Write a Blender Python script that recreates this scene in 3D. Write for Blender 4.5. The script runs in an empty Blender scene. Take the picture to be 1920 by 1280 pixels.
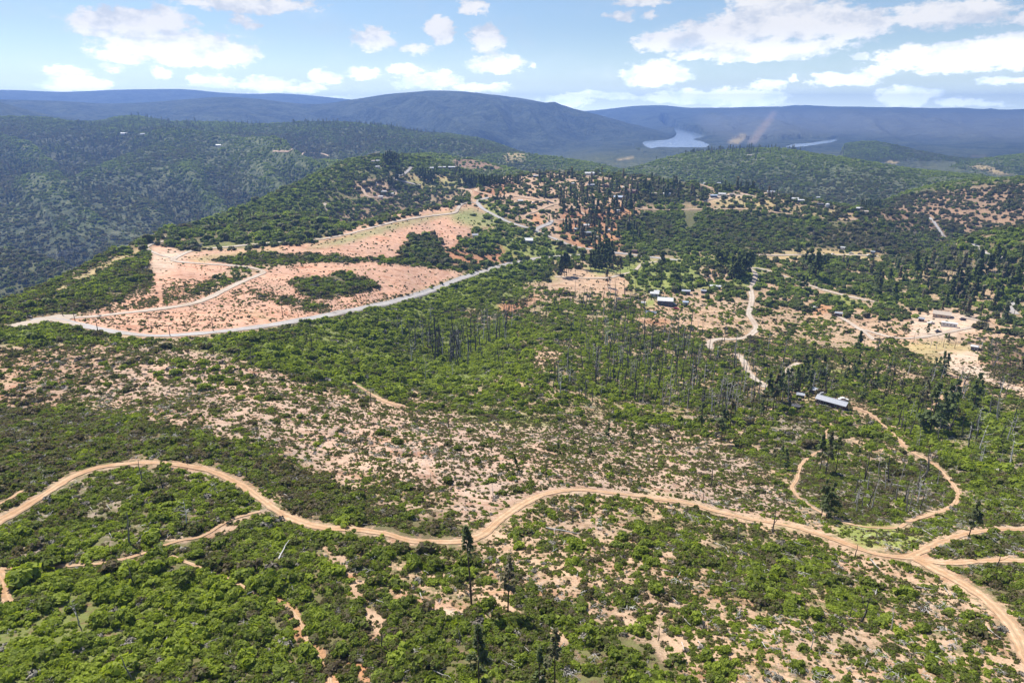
import bpy, bmesh, math, random
import numpy as np
from mathutils import Vector, Matrix

rng = np.random.default_rng(7)
random.seed(7)
SC = bpy.context.scene
COL = SC.collection

# ------------------------------------------------------------------ camera
PITCH = math.radians(18.8)          # the drone camera looks this far below the horizon
F = 1280.0                          # focal length in photo pixels (24 mm on a 36 mm frame, 1920 px wide)
cam_data = bpy.data.cameras.new("camera")
cam_data.sensor_width = 36.0
cam_data.lens = 24.0
cam_data.clip_start = 0.5
cam_data.clip_end = 60000.0
cam = bpy.data.objects.new("camera", cam_data)
cam.location = (0, 0, 0)
cam.rotation_euler = (math.pi / 2 - PITCH, 0, 0)
COL.objects.link(cam)
SC.camera = cam

# ------------------------------------------------------------------ sun and sky
SUN_EL = math.radians(56.0)
SUN_AZ = math.radians(-44.0)        # compass angle from +Y, negative to the left: front left
sun_dir = Vector((math.sin(SUN_AZ) * math.cos(SUN_EL), math.cos(SUN_AZ) * math.cos(SUN_EL), math.sin(SUN_EL)))
sl = bpy.data.lights.new("sun", "SUN")
sl.energy = 5.0
sl.angle = math.radians(0.53)
sl.color = (1.0, 0.95, 0.88)
sun = bpy.data.objects.new("sun", sl)
sun.rotation_euler = sun_dir.to_track_quat("Z", "Y").to_euler()
sun.location = (0, 0, 300)
COL.objects.link(sun)

W = bpy.data.worlds.new("World")
SC.world = W
W.use_nodes = True


class NT:
    """small helper that writes node trees"""
    def __init__(self, tree):
        self.t = tree
        self.n = tree.nodes
        self.l = tree.links

    def node(self, kind, **kw):
        n = self.n.new(kind)
        for k, v in kw.items():
            setattr(n, k, v)
        return n

    def link(self, a, b):
        self.l.new(a, b)

    def _in(self, sock, v):
        if hasattr(v, "is_output") or hasattr(v, "links"):
            self.l.new(v, sock)
        else:
            sock.default_value = v

    def math(self, op, a, b=0.0, c=0.0, clamp=False):
        n = self.n.new("ShaderNodeMath")
        n.operation = op
        n.use_clamp = clamp
        self._in(n.inputs[0], a)
        self._in(n.inputs[1], b)
        self._in(n.inputs[2], c)
        return n.outputs[0]

    def vmath(self, op, a, b=(0, 0, 0)):
        n = self.n.new("ShaderNodeVectorMath")
        n.operation = op
        self._in(n.inputs[0], a)
        self._in(n.inputs[1], b)
        return n.outputs[0]

    def noise(self, vec, scale, detail=4.0, rough=0.55, dist=0.0, out="Fac"):
        n = self.n.new("ShaderNodeTexNoise")
        if vec is not None:
            self.l.new(vec, n.inputs["Vector"])
        n.inputs["Scale"].default_value = scale
        n.inputs["Detail"].default_value = detail
        n.inputs["Roughness"].default_value = rough
        n.inputs["Distortion"].default_value = dist
        return n.outputs[out]

    def ramp(self, fac, stops):
        n = self.n.new("ShaderNodeValToRGB")
        e = n.color_ramp.elements
        while len(e) < len(stops):
            e.new(0.5)
        for i, (p, c) in enumerate(stops):
            e[i].position = p
            e[i].color = (*c, 1.0) if len(c) == 3 else c
        self._in(n.inputs[0], fac)
        return n.outputs[0]

    def smooth(self, v, lo, hi, a=0.0, b=1.0):
        n = self.n.new("ShaderNodeMapRange")
        n.interpolation_type = "SMOOTHSTEP"
        self._in(n.inputs["Value"], v)
        self._in(n.inputs["From Min"], lo)
        self._in(n.inputs["From Max"], hi)
        self._in(n.inputs["To Min"], a)
        self._in(n.inputs["To Max"], b)
        return n.outputs[0]

    def mix(self, fac, a, b, mode="MIX"):
        n = self.n.new("ShaderNodeMix")
        n.data_type = "RGBA"
        n.blend_type = mode
        n.clamp_factor = True
        self._in(n.inputs[0], fac)
        for s, v in ((n.inputs[6], a), (n.inputs[7], b)):
            if isinstance(v, tuple):
                s.default_value = (*v, 1.0) if len(v) == 3 else v
            else:
                self.l.new(v, s)
        return n.outputs[2]


def px_dir(px, py):
    """direction of a photo pixel (1920x1280) from the drone"""
    dx = (np.asarray(px, float) - 960.0) / F
    dy = (640.0 - np.asarray(py, float)) / F
    return np.stack([dx, math.cos(PITCH) + dy * math.sin(PITCH), -math.sin(PITCH) + dy * math.cos(PITCH)], -1)


def px_az(px, py):
    """azimuth (radians) and slope (rise over ground distance) of a photo pixel"""
    d = px_dir(px, py)
    return np.arctan2(d[..., 0], d[..., 1]), d[..., 2] / np.hypot(d[..., 0], d[..., 1])


# clouds: (photo x, y of the centre, half width, half height, strength) turned into sky directions
CLOUDS = [
    (250, 42, 125, 30, 1.0), (330, 92, 150, 36, 1.1), (180, 50, 60, 22, .8), (260, 100, 95, 20, .9), (420, 100, 75, 28, 1.0),
    (310, 42, 55, 32, .9), (470, 8, 150, 18, .9), (458, 40, 40, 18, .7), (120, 135, 48, 12, .9), (140, 158, 70, 16, 1.0), (298, 136, 26, 9, .8),
    (215, 125, 45, 9, .6), (400, 155, 55, 18, .9), (500, 158, 70, 17, .9), (580, 166, 50, 12, .8), (610, 145, 40, 18, .9), (680, 138, 45, 16, .8),
    (700, 75, 52, 26, 1.0), (780, 92, 45, 12, .8), (828, 58, 36, 32, 1.1), (885, 16, 42, 14, .9), (912, 75, 42, 34, 1.0), (930, 118, 70, 22, 1.0),
    (760, 127, 52, 14, .9), (800, 150, 90, 22, .9), (900, 165, 80, 14, .8), (995, 124, 18, 9, .7), (1060, 188, 60, 15, .9), (1130, 180, 90, 12, .8),
    (1200, 4, 62, 12, .9), (1165, 32, 40, 14, .7), (1215, 30, 20, 12, .6),
    (1480, 40, 150, 42, 1.15), (1350, 60, 100, 33, 1.0), (1600, 45, 85, 32, 1.0), (1240, 78, 60, 24, 1.0), (1400, 98, 170, 22, 1.1), (1530, 84, 110, 14, .7), (1450, 8, 95, 30, 1.0),
    (1230, 140, 80, 28, 1.0), (1290, 182, 110, 18, 1.0), (1400, 185, 95, 22, 1.1), (1440, 158, 40, 15, .9), (1486, 148, 14, 9, .8), (1245, 120, 40, 12, .7),
    (1580, 150, 70, 16, 1.0), (1640, 136, 40, 12, .9), (1615, 108, 26, 11, .8), (1700, 180, 62, 22, 1.1), (1790, 194, 40, 8, .9),
    (1780, 26, 110, 28, 1.0), (1835, 18, 45, 22, 1.0), (1780, 108, 130, 28, 1.1), (1890, 95, 80, 32, 1.1), (1700, 118, 50, 16, .8), (1890, 150, 50, 8, .8), (1920, 32, 22, 12, .8),
    (1830, 190, 60, 8, .6), (640, 188, 60, 8, .6),
]
wt = NT(W.node_tree)
W.node_tree.nodes.clear()
w_out = wt.node("ShaderNodeOutputWorld")
w_bg = wt.node("ShaderNodeBackground")
sky = wt.node("ShaderNodeTexSky", sky_type="NISHITA", sun_disc=False, sun_elevation=SUN_EL, sun_rotation=SUN_AZ,
              altitude=600.0, air_density=1.0, dust_density=0.35, ozone_density=2.0)
w_bg.inputs["Strength"].default_value = 0.093
geo = wt.node("ShaderNodeTexCoord").outputs["Generated"]
sep = wt.node("ShaderNodeSeparateXYZ")
wt.link(geo, sep.inputs[0])
az_n = wt.math("ARCTAN2", sep.outputs[0], sep.outputs[1])
el_n = wt.math("ARCSINE", sep.outputs[2])
ang = wt.node("ShaderNodeCombineXYZ")
wt.link(az_n, ang.inputs[0])
wt.link(wt.math("MULTIPLY", el_n, 1.9), ang.inputs[1])
warp = wt.noise(ang.outputs[0], 34.0, 6.0, 0.62, out="Color")
warp = wt.vmath("SUBTRACT", warp, (0.5, 0.5, 0.5))
wsc = wt.node("ShaderNodeVectorMath", operation="SCALE")
wt.link(warp, wsc.inputs[0])
wsc.inputs["Scale"].default_value = 0.046
ang_w = wt.vmath("ADD", ang.outputs[0], wsc.outputs[0])
sw = wt.node("ShaderNodeSeparateXYZ")
wt.link(ang_w, sw.inputs[0])
billow = wt.noise(ang.outputs[0], 62.0, 7.0, 0.64)
dens = None
lit = None
for (cx, cy, hw, hh, st) in CLOUDS:
    a0, t0 = px_az(cx, cy)
    e0 = math.atan(t0)
    ra = hw / F * 0.93
    re = hh / F * 0.93 * 1.9
    u = wt.math("MULTIPLY", wt.math("SUBTRACT", sw.outputs[0], float(a0)), 1.0 / ra)
    v = wt.math("MULTIPLY", wt.math("SUBTRACT", sw.outputs[1], float(e0) * 1.9), 1.0 / re)
    d2 = wt.math("MULTIPLY_ADD", u, u, wt.math("MULTIPLY", v, v))
    one = wt.math("MULTIPLY_ADD", d2, -st, st)
    dens = one if dens is None else wt.math("SMOOTH_MAX", dens, one, 0.12)
# the same kind of cumulus goes on round the rest of the sky
rest = wt.noise(ang_w, 4.2, 5.0, 0.55)
rest = wt.math("MULTIPLY", wt.math("SUBTRACT", rest, 0.56), 7.0)
out_side = wt.smooth(wt.math("ABSOLUTE", az_n), 0.68, 0.80)
out_up = wt.smooth(el_n, 0.17, 0.26)
rest = wt.math("SUBTRACT", rest, wt.math("MULTIPLY", wt.math("SUBTRACT", 1.0, wt.math("MAXIMUM", out_side, out_up)), 9.0))
dens = wt.math("MAXIMUM", dens, rest)
alpha = wt.smooth(wt.math("ADD", dens, wt.math("MULTIPLY", wt.math("SUBTRACT", billow, 0.5), 1.5)), 0.16, 0.66)
alpha = wt.math("MULTIPLY", alpha, 0.97)
thin = wt.noise(ang.outputs[0], 9.0, 5.0, 0.65)
alpha = wt.math("MAXIMUM", alpha, wt.smooth(thin, 0.42, 0.85, 0.02, 0.32))
shift = wt.vmath("ADD", ang.outputs[0], (-0.016, 0.030, 0.0))
relief_shade = wt.math("SUBTRACT", wt.noise(ang.outputs[0], 17.0, 6.0, 0.62), wt.noise(shift, 17.0, 6.0, 0.62))  # sunlit and shaded sides of the puffs, painted into the cloud colour
body = wt.smooth(wt.math("ADD", wt.math("MULTIPLY_ADD", relief_shade, 3.4, wt.math("MULTIPLY", dens, 0.55)), wt.math("MULTIPLY", billow, 0.9)), 0.20, 1.15)
ccol = wt.mix(body, (5.2, 5.6, 6.2), (7.7, 7.6, 7.45))
ccs = wt.node("ShaderNodeVectorMath", operation="SCALE")       # low clouds brightened in their colour to offset the haze that dims them
wt.link(ccol, ccs.inputs[0])
wt.link(wt.smooth(wt.math("ABSOLUTE", el_n), 0.10, 0.02, 1.0, 1.9), ccs.inputs["Scale"])
ccol = ccs.outputs[0]
skyc = wt.mix(1.0, sky.outputs[0], (0.84, 0.87, 0.90), "MULTIPLY")
# bright hazy band that lies along the whole horizon
glow = wt.math("POWER", wt.math("SUBTRACT", 1.0, wt.math("MULTIPLY", wt.math("ABSOLUTE", el_n), 1.0 / 0.11), clamp=True), 2.0)
glc = wt.node("ShaderNodeVectorMath", operation="SCALE")
glc.inputs[0].default_value = (4.6, 5.5, 4.2)
low = wt.math("POWER", wt.math("SUBTRACT", 1.0, wt.math("MULTIPLY", wt.math("ABSOLUTE", el_n), 1.0 / 0.035), clamp=True), 1.5)
wt.link(wt.math("MULTIPLY_ADD", low, 1.3, glow), glc.inputs["Scale"])
wt.link(wt.vmath("ADD", wt.mix(alpha, skyc, ccol), glc.outputs[0]), w_bg.inputs["Color"])
wt.link(w_bg.outputs[0], w_out.inputs["Surface"])

vs = SC.view_settings
SC.display_settings.display_device = "sRGB"
vs.view_transform = "Standard"
vs.look = "None"
vs.exposure = 0.54
vs.gamma = 1.0
vs.use_curve_mapping = False
SC.cycles.use_denoising = True
SC.cycles.max_bounces = 6
SC.cycles.diffuse_bounces = 2
SC.cycles.glossy_bounces = 2
SC.cycles.transmission_bounces = 2
SC.cycles.transparent_max_bounces = 6
SC.cycles.volume_bounces = 0
SC.cycles.use_adaptive_sampling = True
SC.cycles.adaptive_threshold = 0.02
# ------------------------------------------------------------------ numpy noise
def _hash(ix, iy, seed):
    h = (ix.astype(np.int64) * 374761393 + iy.astype(np.int64) * 668265263 + seed * 974634777) & 0xFFFFFFFF
    h = ((h ^ (h >> 13)) * 1274126177) & 0xFFFFFFFF
    return ((h ^ (h >> 16)) & 0xFFFF) / 65535.0


def vnoise(x, y, seed=0):
    ix, iy = np.floor(x), np.floor(y)
    fx, fy = x - ix, y - iy
    fx = fx * fx * fx * (fx * (fx * 6 - 15) + 10)
    fy = fy * fy * fy * (fy * (fy * 6 - 15) + 10)
    a, b = _hash(ix, iy, seed), _hash(ix + 1, iy, seed)
    c, d = _hash(ix, iy + 1, seed), _hash(ix + 1, iy + 1, seed)
    return (a + (b - a) * fx) * (1 - fy) + (c + (d - c) * fx) * fy - 0.5


def fbm(x, y, octaves=4, seed=0, gain=0.5):
    s, amp, tot = 0.0, 1.0, 0.0
    for o in range(octaves):
        s = s + amp * vnoise(x, y, seed + o * 17)
        tot += amp
        amp *= gain
        x, y = x * 2.03 + 11.3, y * 2.03 - 7.1
    return s / tot * 2.0            # about -1..1


def ridged(x, y, octaves=3, seed=0):
    s, amp, tot = 0.0, 1.0, 0.0
    for o in range(octaves):
        s = s + amp * (1.0 - 2.0 * np.abs(vnoise(x, y, seed + o * 31)))
        tot += amp
        amp *= 0.5
        x, y = x * 2.1 + 3.3, y * 2.1 + 9.7
    return s / tot * 2.0 - 1.0


# ------------------------------------------------------------------ near ground: thin-plate surface through surveyed points
LAKE_Z = -188.0
# photo x, y and metres below the drone
NEAR = [
    (-500, 1700, 70), (0, 1280, 74), (320, 1280, 76), (640, 1280, 78), (960, 1280, 79), (1300, 1280, 81), (1600, 1280, 84), (1920, 1280, 86), (2400, 1500, 84), (960, 1700, 76),
    (-400, 1000, 72), (0, 1000, 77), (320, 1000, 78), (640, 1000, 81), (880, 1010, 85), (1280, 1000, 93), (1600, 1030, 98), (1920, 1000, 100), (2350, 1000, 104),
    (-400, 870, 74), (0, 870, 80), (280, 865, 81), (600, 880, 88), (960, 880, 96), (1240, 880, 107), (1500, 870, 121), (1760, 870, 124), (1920, 870, 124), (2350, 850, 128),
    (-400, 760, 80), (0, 760, 86), (300, 740, 90), (560, 760, 96), (760, 770, 110), (960, 780, 118), (1150, 770, 134), (1330, 780, 137), (1560, 755, 144), (1760, 750, 148), (1920, 750, 148), (2350, 740, 150),
    (-400, 680, 88), (0, 660, 93), (300, 650, 101), (500, 660, 110), (640, 690, 122), (760, 700, 134), (860, 690, 142), (1000, 680, 134), (1040, 650, 138), (1180, 680, 150), (1350, 680, 156), (1560, 670, 160), (1800, 665, 158), (1920, 650, 162),
    (-400, 640, 92), (0, 610, 98), (100, 598, 102), (300, 615, 108), (500, 605, 116), (640, 590, 126), (720, 600, 136), (820, 600, 150), (960, 590, 150), (1100, 580, 156), (1240, 560, 160), (1420, 560, 164), (1600, 560, 168), (1800, 580, 166), (1920, 570, 172),
    (0, 585, 101), (150, 560, 106), (300, 540, 109), (400, 540, 114), (600, 545, 124), (760, 530, 134), (870, 510, 142), (1000, 500, 150), (1120, 500, 152), (1280, 490, 156), (1420, 490, 158), (1640, 480, 162), (1750, 490, 176), (1880, 500, 184),
    (200, 486, 109), (300, 475, 111), (400, 465, 113), (520, 460, 116), (640, 440, 116), (780, 400, 112), (890, 380, 114), (960, 430, 132), (1080, 455, 146), (1200, 460, 152), (1300, 430, 146), (1420, 440, 150), (1560, 430, 150), (1700, 440, 160), (1840, 450, 178),
    (290, 446, 110), (340, 440, 111), (420, 434, 113), (500, 412, 111), (560, 406, 110), (620, 420, 113), (900, 345, 102), (960, 372, 114), (1060, 380, 120), (1180, 390, 128), (1280, 370, 122), (1400, 385, 128), (1500, 380, 126), (1600, 395, 132), (1700, 405, 142), (1780, 425, 160),
    (950, 332, 100), (1030, 326, 99), (1120, 328, 101), (1200, 335, 105), (1300, 348, 111), (1400, 358, 116),
]
# crest line of the near ground: photo x, y (the ground drops away behind it)
CREST = [(-700, 640), (-300, 640), (0, 578), (100, 530), (200, 482), (290, 444), (340, 437), (420, 431), (500, 408), (560, 403), (620, 418), (660, 424), (740, 404), (840, 384), (880, 368), (905, 342),
         (950, 330), (1030, 323), (1120, 324), (1200, 331), (1300, 345), (1400, 355), (1500, 372), (1600, 390), (1700, 403), (1780, 424), (1850, 446), (1920, 466), (2300, 480), (2700, 480)]


def tps_fit(P, v, lam=1e-3):
    n = len(P)
    d = np.linalg.norm(P[:, None] - P[None], axis=-1)
    K = np.where(d > 0, d * d * np.log(d + 1e-12), 0.0) + lam * np.eye(n)
    A = np.zeros((n + 3, n + 3))
    A[:n, :n] = K
    A[:n, n] = 1
    A[:n, n + 1:] = P
    A[n, :n] = 1
    A[n + 1:, :n] = P.T
    w = np.linalg.solve(A, np.concatenate([v, np.zeros(3)]))
    return P, w


def tps_eval(model, Q):
    P, w = model
    n = len(P)
    out = w[n] + Q @ w[n + 1:]
    for i in range(n):
        d2 = (Q[..., 0] - P[i, 0]) ** 2 + (Q[..., 1] - P[i, 1]) ** 2
        out = out + w[i] * 0.5 * d2 * np.log(d2 + 1e-24)
    return out


_n = np.array(NEAR, float)
_az, _t = px_az(_n[:, 0], _n[:, 1])
_r = -_n[:, 2] / _t
NEAR_MODEL = tps_fit(np.stack([_az * 2.2, np.log(_r)], -1), -_n[:, 2], 2e-3)

# ------------------------------------------------------------------ hills: crest polylines (photo x, y, distance), foot and back
HILLS = {
    # spur with the power-line trees, behind the near ridge
    "spur": dict(pts=[(250, 480, 640), (290, 449, 690), (370, 420, 800), (430, 400, 880), (500, 371, 970), (560, 343, 1060), (630, 308, 1180), (700, 292, 1260), (760, 290, 1300), (830, 304, 1300), (880, 322, 1240), (930, 340, 1150)],
                 wf=330, drop=120, wb=260, bdrop=110, gully=10, gl=120),
    "field_hill": dict(pts=[(640, 330, 1500), (700, 305, 1560), (760, 292, 1600), (800, 286, 1620), (850, 295, 1620), (900, 300, 1600), (950, 314, 1560), (1000, 330, 1500)],
                       wf=420, drop=95, wb=300, bdrop=120, gully=8, gl=130),
    "green_hill": dict(pts=[(840, 310, 2050), (900, 292, 2080), (960, 285, 2100), (1000, 290, 2080), (1050, 296, 2050), (1100, 303, 2000), (1150, 315, 1950), (1210, 332, 1850)],
                       wf=600, drop=150, wb=400, bdrop=160, gully=12, gl=180),
    "left_ridge": dict(pts=[(-900, 215, 3300), (-400, 215, 3200), (0, 219, 3100), (60, 218, 3050), (130, 227, 3000), (180, 230, 3000), (225, 219, 3000), (262, 216, 3000), (310, 229, 2900), (420, 228, 2800), (500, 231, 2800),
                            (560, 228, 2800), (640, 228, 2800), (740, 241, 2700), (800, 250, 2700), (860, 254, 2650), (920, 267, 2600), (1000, 294, 2500), (1060, 306, 2400), (1150, 320, 2300)],
                       wf=1700, drop=300, wb=900, bdrop=230, gully=105, gl=480),
    "valley_spur": dict(pts=[(-900, 470, 1650), (-300, 450, 1650), (-100, 425, 1700), (0, 398, 1750), (100, 348, 1880), (200, 304, 2080), (290, 272, 2250), (360, 276, 2250), (440, 284, 2150), (520, 292, 2020), (600, 298, 1880), (680, 306, 1750)],
                        wf=800, drop=190, wb=330, bdrop=105, gully=48, gl=260),
    "low_spur": dict(pts=[(-500, 505, 1180), (-200, 490, 1220), (-60, 474, 1260), (20, 470, 1260), (90, 486, 1200), (150, 512, 1120), (200, 545, 1000)],
                     wf=420, drop=120, wb=260, bdrop=70, gully=16, gl=120),
    "right_hill": dict(pts=[(1080, 345, 1900), (1130, 330, 1950), (1180, 318, 2000), (1240, 300, 2050), (1290, 288, 2100), (1350, 283, 2100), (1420, 278, 2100), (1480, 280, 2100), (1530, 290, 2050), (1600, 299, 2000), (1700, 318, 1950),
                            (1780, 326, 1900), (1850, 332, 1850), (1920, 345, 1800)],
                       wf=620, drop=130, wb=600, bdrop=130, gully=16, gl=210),
    "dark_hill": dict(pts=[(1400, 312, 3190), (1470, 296, 3245), (1510, 286, 3245), (1545, 278, 3300), (1580, 271, 3300), (1620, 264, 3300), (1660, 268, 3300), (1700, 278, 3300), (1760, 291, 3245), (1830, 306, 3190)],
                      wf=700, drop=120, wb=500, bdrop=110, gully=14, gl=300),
    "field_rise": dict(pts=[(1680, 340, 2700), (1740, 325, 2700), (1800, 310, 2750), (1850, 300, 2800), (1900, 293, 2850), (1960, 285, 2900), (2300, 270, 3000), (2700, 270, 3000)],
                       wf=700, drop=120, wb=900, bdrop=70, gully=12, gl=260),
    "burnt_hill": dict(pts=[(1560, 410, 1300), (1640, 385, 1330), (1700, 362, 1360), (1760, 346, 1400), (1830, 338, 1400), (1920, 333, 1400), (2100, 325, 1400), (2600, 320, 1400)],
                       wf=420, drop=120, wb=400, bdrop=80, gully=14, gl=130),
    "edge_hill": dict(pts=[(1740, 478, 840), (1790, 458, 860), (1840, 441, 880), (1920, 428, 900), (2050, 415, 900), (2500, 400, 900)],
                      wf=260, drop=80, wb=240, bdrop=60, gully=5, gl=90),
    "mountain": dict(pts=[(250, 235, 5596), (330, 228, 5510), (430, 219, 5510), (520, 208, 5424), (590, 201, 5424), (640, 190, 5424), (680, 183, 5424), (720, 177, 5424), (760, 173, 5424), (800, 170, 5424), (850, 170, 5424), (900, 175, 5424),
                          (960, 181, 5855), (1020, 192, 5769), (1080, 206, 5683), (1130, 218, 5596), (1180, 231, 5510), (1225, 243, 5424), (1260, 253, 5338), (1285, 263, 5252)],
                     wf=1500, drop=290, wb=1300, bdrop=300, gully=130, gl=700),
    "west_hill": dict(pts=[(-900, 180, 4284), (-300, 175, 4284), (-60, 180, 4284), (0, 190, 4284), (40, 203, 4284), (80, 214, 4195), (140, 222, 4106)],
                      wf=800, drop=150, wb=800, bdrop=200, gully=25, gl=400),
    "violet_range": dict(pts=[(-900, 185, 5400), (-200, 188, 5400), (0, 186, 5400), (130, 190, 5400), (200, 195, 5400), (280, 192, 5400), (340, 187, 5400), (400, 182, 5400), (440, 182, 5400), (480, 185, 5400), (540, 193, 5400), (600, 201, 5400), (680, 212, 5400)],
                         wf=1200, drop=200, wb=1200, bdrop=300, gully=60, gl=1300),
    "far_range": dict(pts=[(-900, 170, 8800), (-200, 172, 8800), (0, 168, 8800), (60, 170, 8800), (120, 173, 8800), (180, 170, 8800), (240, 168, 8800), (340, 167, 8800), (380, 171, 8800), (420, 175, 8800), (480, 177, 8800), (520, 175, 8800),
                           (580, 179, 8800), (640, 185, 8800), (760, 196, 8800)],
                      wf=1200, drop=200, wb=2500, bdrop=300, gully=60, gl=2000),
    "north_hill": dict(pts=[(1020, 212, 9375), (1120, 207, 9375), (1160, 202, 9375), (1200, 198, 9375), (1245, 197, 9375), (1290, 203, 9300), (1340, 208, 9225), (1420, 216, 9000)],
                       wf=2000, drop=200, wb=1500, bdrop=150, gully=40, gl=900),
    "plateau": dict(pts=[(1150, 250, 8075), (1230, 228, 8330), (1290, 212, 8500), (1340, 206, 8670), (1390, 201, 8840), (1450, 200, 8925), (1550, 200, 9010), (1700, 202, 9010), (1840, 205, 9010), (1920, 206, 9010), (2300, 204, 9010), (2700, 204, 9010)],
                    wf=3400, drop=185, wb=2500, bdrop=60, gully=60, gl=800),
}
NOISY = {"left_ridge": 1.0, "mountain": 1.0}


def smax(a, b, k):
    h = np.clip(0.5 + 0.5 * (a - b) / k, 0, 1)
    return b + (a - b) * h + k * h * (1 - h)


_c = np.array(CREST, float)
_caz, _ct = px_az(_c[:, 0], _c[:, 1])


def near_height(az, r):
    """the near ground with its far side falling away behind the crest"""
    azc = np.clip(az, -0.95, 0.95)
    q = np.stack([azc * 2.2, np.log(np.clip(r, 40, 2600))], -1)
    return tps_eval(NEAR_MODEL, q)


def build_heights(AZ, R):
    """AZ (n,) and R (m,) -> heights (n, m)"""
    A, RR = np.meshgrid(AZ, R, indexing="ij")
    X, Y = np.sin(A) * RR, np.cos(A) * RR
    near = near_height(A, RR)
    # distance of the crest along every azimuth: first r where the near surface rises past the crest's slope
    ctan = np.interp(AZ, _caz, _ct)
    slope = near / RR
    over = slope >= ctan[:, None]
    over[:, R < 150] = False
    idx = np.where(over.any(1), over.argmax(1), len(R) - 1)
    rc = np.minimum(R[idx], 1500.0)
    # smooth the crest distance over neighbouring columns
    k = 13
    pad = np.pad(rc, (k, k), mode="edge")
    rc = np.convolve(pad, np.ones(2 * k + 1) / (2 * k + 1), mode="valid")
    hc = ctan * rc
    beyond = RR - rc[:, None]
    s = np.clip(beyond, 0, None)
    wdrop = 40.0
    fall = hc[:, None] - 0.55 * (np.sqrt(s * s + wdrop * wdrop) - wdrop)
    # rounded shoulder: pull the surface to the crest height just before it
    tcr = np.clip(1 + beyond / 30.0, 0, 1)
    near_l = np.where(beyond > 0, fall, near * (1 - tcr) + np.minimum(near, hc[:, None]) * tcr)
    micro = fbm(X / 46, Y / 46, 4, 3) * 2.2 * np.clip(RR / 160, 0.35, 1) + fbm(X / 9, Y / 9, 3, 9) * 0.45
    near_l = near_l + micro * np.clip(-beyond / 40, 0.15, 1)
    base = -238.0 + fbm(X / 900, Y / 900, 4, 21) * 26
    base = np.where(A < -0.12, base - 70 * np.clip((-A - 0.12) / 0.2, 0, 1) * np.clip((3200 - RR) / 1500, 0, 1), base)
    # the reservoir basin
    base = base + 44 * np.clip((A - 0.02) / 0.1, 0, 1) * np.clip((RR - 1900) / 900, 0, 1)
    H = smax(near_l, base, 14.0)
    for name, h in HILLS.items():
        p = np.array(h["pts"], float)
        a, t = px_az(p[:, 0], p[:, 1])
        o = np.argsort(a)
        a, t, rr = a[o], t[o], p[o, 2]
        rcl = np.interp(AZ, a, rr)
        hcl = np.interp(AZ, a, t) * rcl
        kk = 5
        for _ in range(2):
            hcl = np.convolve(np.pad(hcl, (kk, kk), mode="edge"), np.ones(2 * kk + 1) / (2 * kk + 1), mode="valid")
        outside = np.clip(a[0] - AZ, 0, None) + np.clip(AZ - a[-1], 0, None)
        hcl = hcl - outside * rcl * 0.55
        d = rcl[:, None] - RR
        tf = np.clip(d / h["wf"], 0, None)
        tb = np.clip(-d / h["wb"], 0, None)
        prof_f = np.where(tf < 1, tf ** 1.25, 1 + (tf - 1) * 1.6)
        prof_b = np.where(tb < 1, tb ** 1.35, 1 + (tb - 1) * 0.9)
        z = hcl[:, None] - h["drop"] * prof_f - h["bdrop"] * prof_b
        gl = h["gl"]
        env = np.clip(tf * 2.2, 0, 1) + np.clip(tb * 2.2, 0, 1)
        # spurs and gullies: ridged noise stretched down the slope, bent sideways a little
        U = A * rcl[:, None] / gl + 0.35 * fbm(X / (gl * 2), Y / (gl * 2), 2, 5)
        V = RR / (gl * 3.2)
        z = z + h["gully"] * env * (ridged(U + V * 0.9, V, 3, 41 + len(name)) - 0.15)
        z = z + 0.25 * h["gully"] * fbm(X / (gl * 0.5), Y / (gl * 0.5), 4, 77) * (0.15 + 0.85 * np.clip(env, 0, 1))
        H = smax(z, H, max(4.0, 0.012 * float(rr.mean())))
    # the lake bed stays under the water where the lake lies
    return H, rc


# fine columns where the drone looks, coarse ones elsewhere
AZ_F = np.linspace(math.radians(-56), math.radians(56), 900)
AZ_C = np.linspace(math.radians(56), math.radians(304), 66)[1:-1]
AZ_ALL = np.concatenate([AZ_F, AZ_C])
R_ALL = np.concatenate([[4.0, 12.0, 22.0, 32.0, 40.0], np.geomspace(46.0, 11200.0, 700)])
H_F, RCREST = build_heights(AZ_F, R_ALL)
# behind and beside the drone: the ground of the outermost columns carried on
wc = (AZ_C - AZ_C[0]) / (AZ_C[-1] - AZ_C[0])
H_C = H_F[-1][None] * (1 - wc)[:, None] + H_F[0][None] * wc[:, None]
H_ALL = np.concatenate([H_F, H_C])

# reservoir: the valley between the mountain, the slide-scarred plateau and the middle hills
LAKE_PTS = [(1205, 268), (1212, 264), (1225, 263), (1250, 262), (1262, 258), (1268, 252), (1262, 247), (1250, 243), (1236, 240), (1240, 237), (1262, 240), (1290, 246), (1315, 252), (1322, 257), (1300, 262),
            (1318, 266), (1330, 272), (1322, 277), (1290, 277), (1260, 277), (1235, 276), (1222, 279), (1212, 276)]
LAKE_ARM = [(1470, 276), (1490, 270), (1520, 268), (1545, 264), (1566, 260), (1572, 263), (1556, 268), (1530, 272), (1500, 276)]


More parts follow.
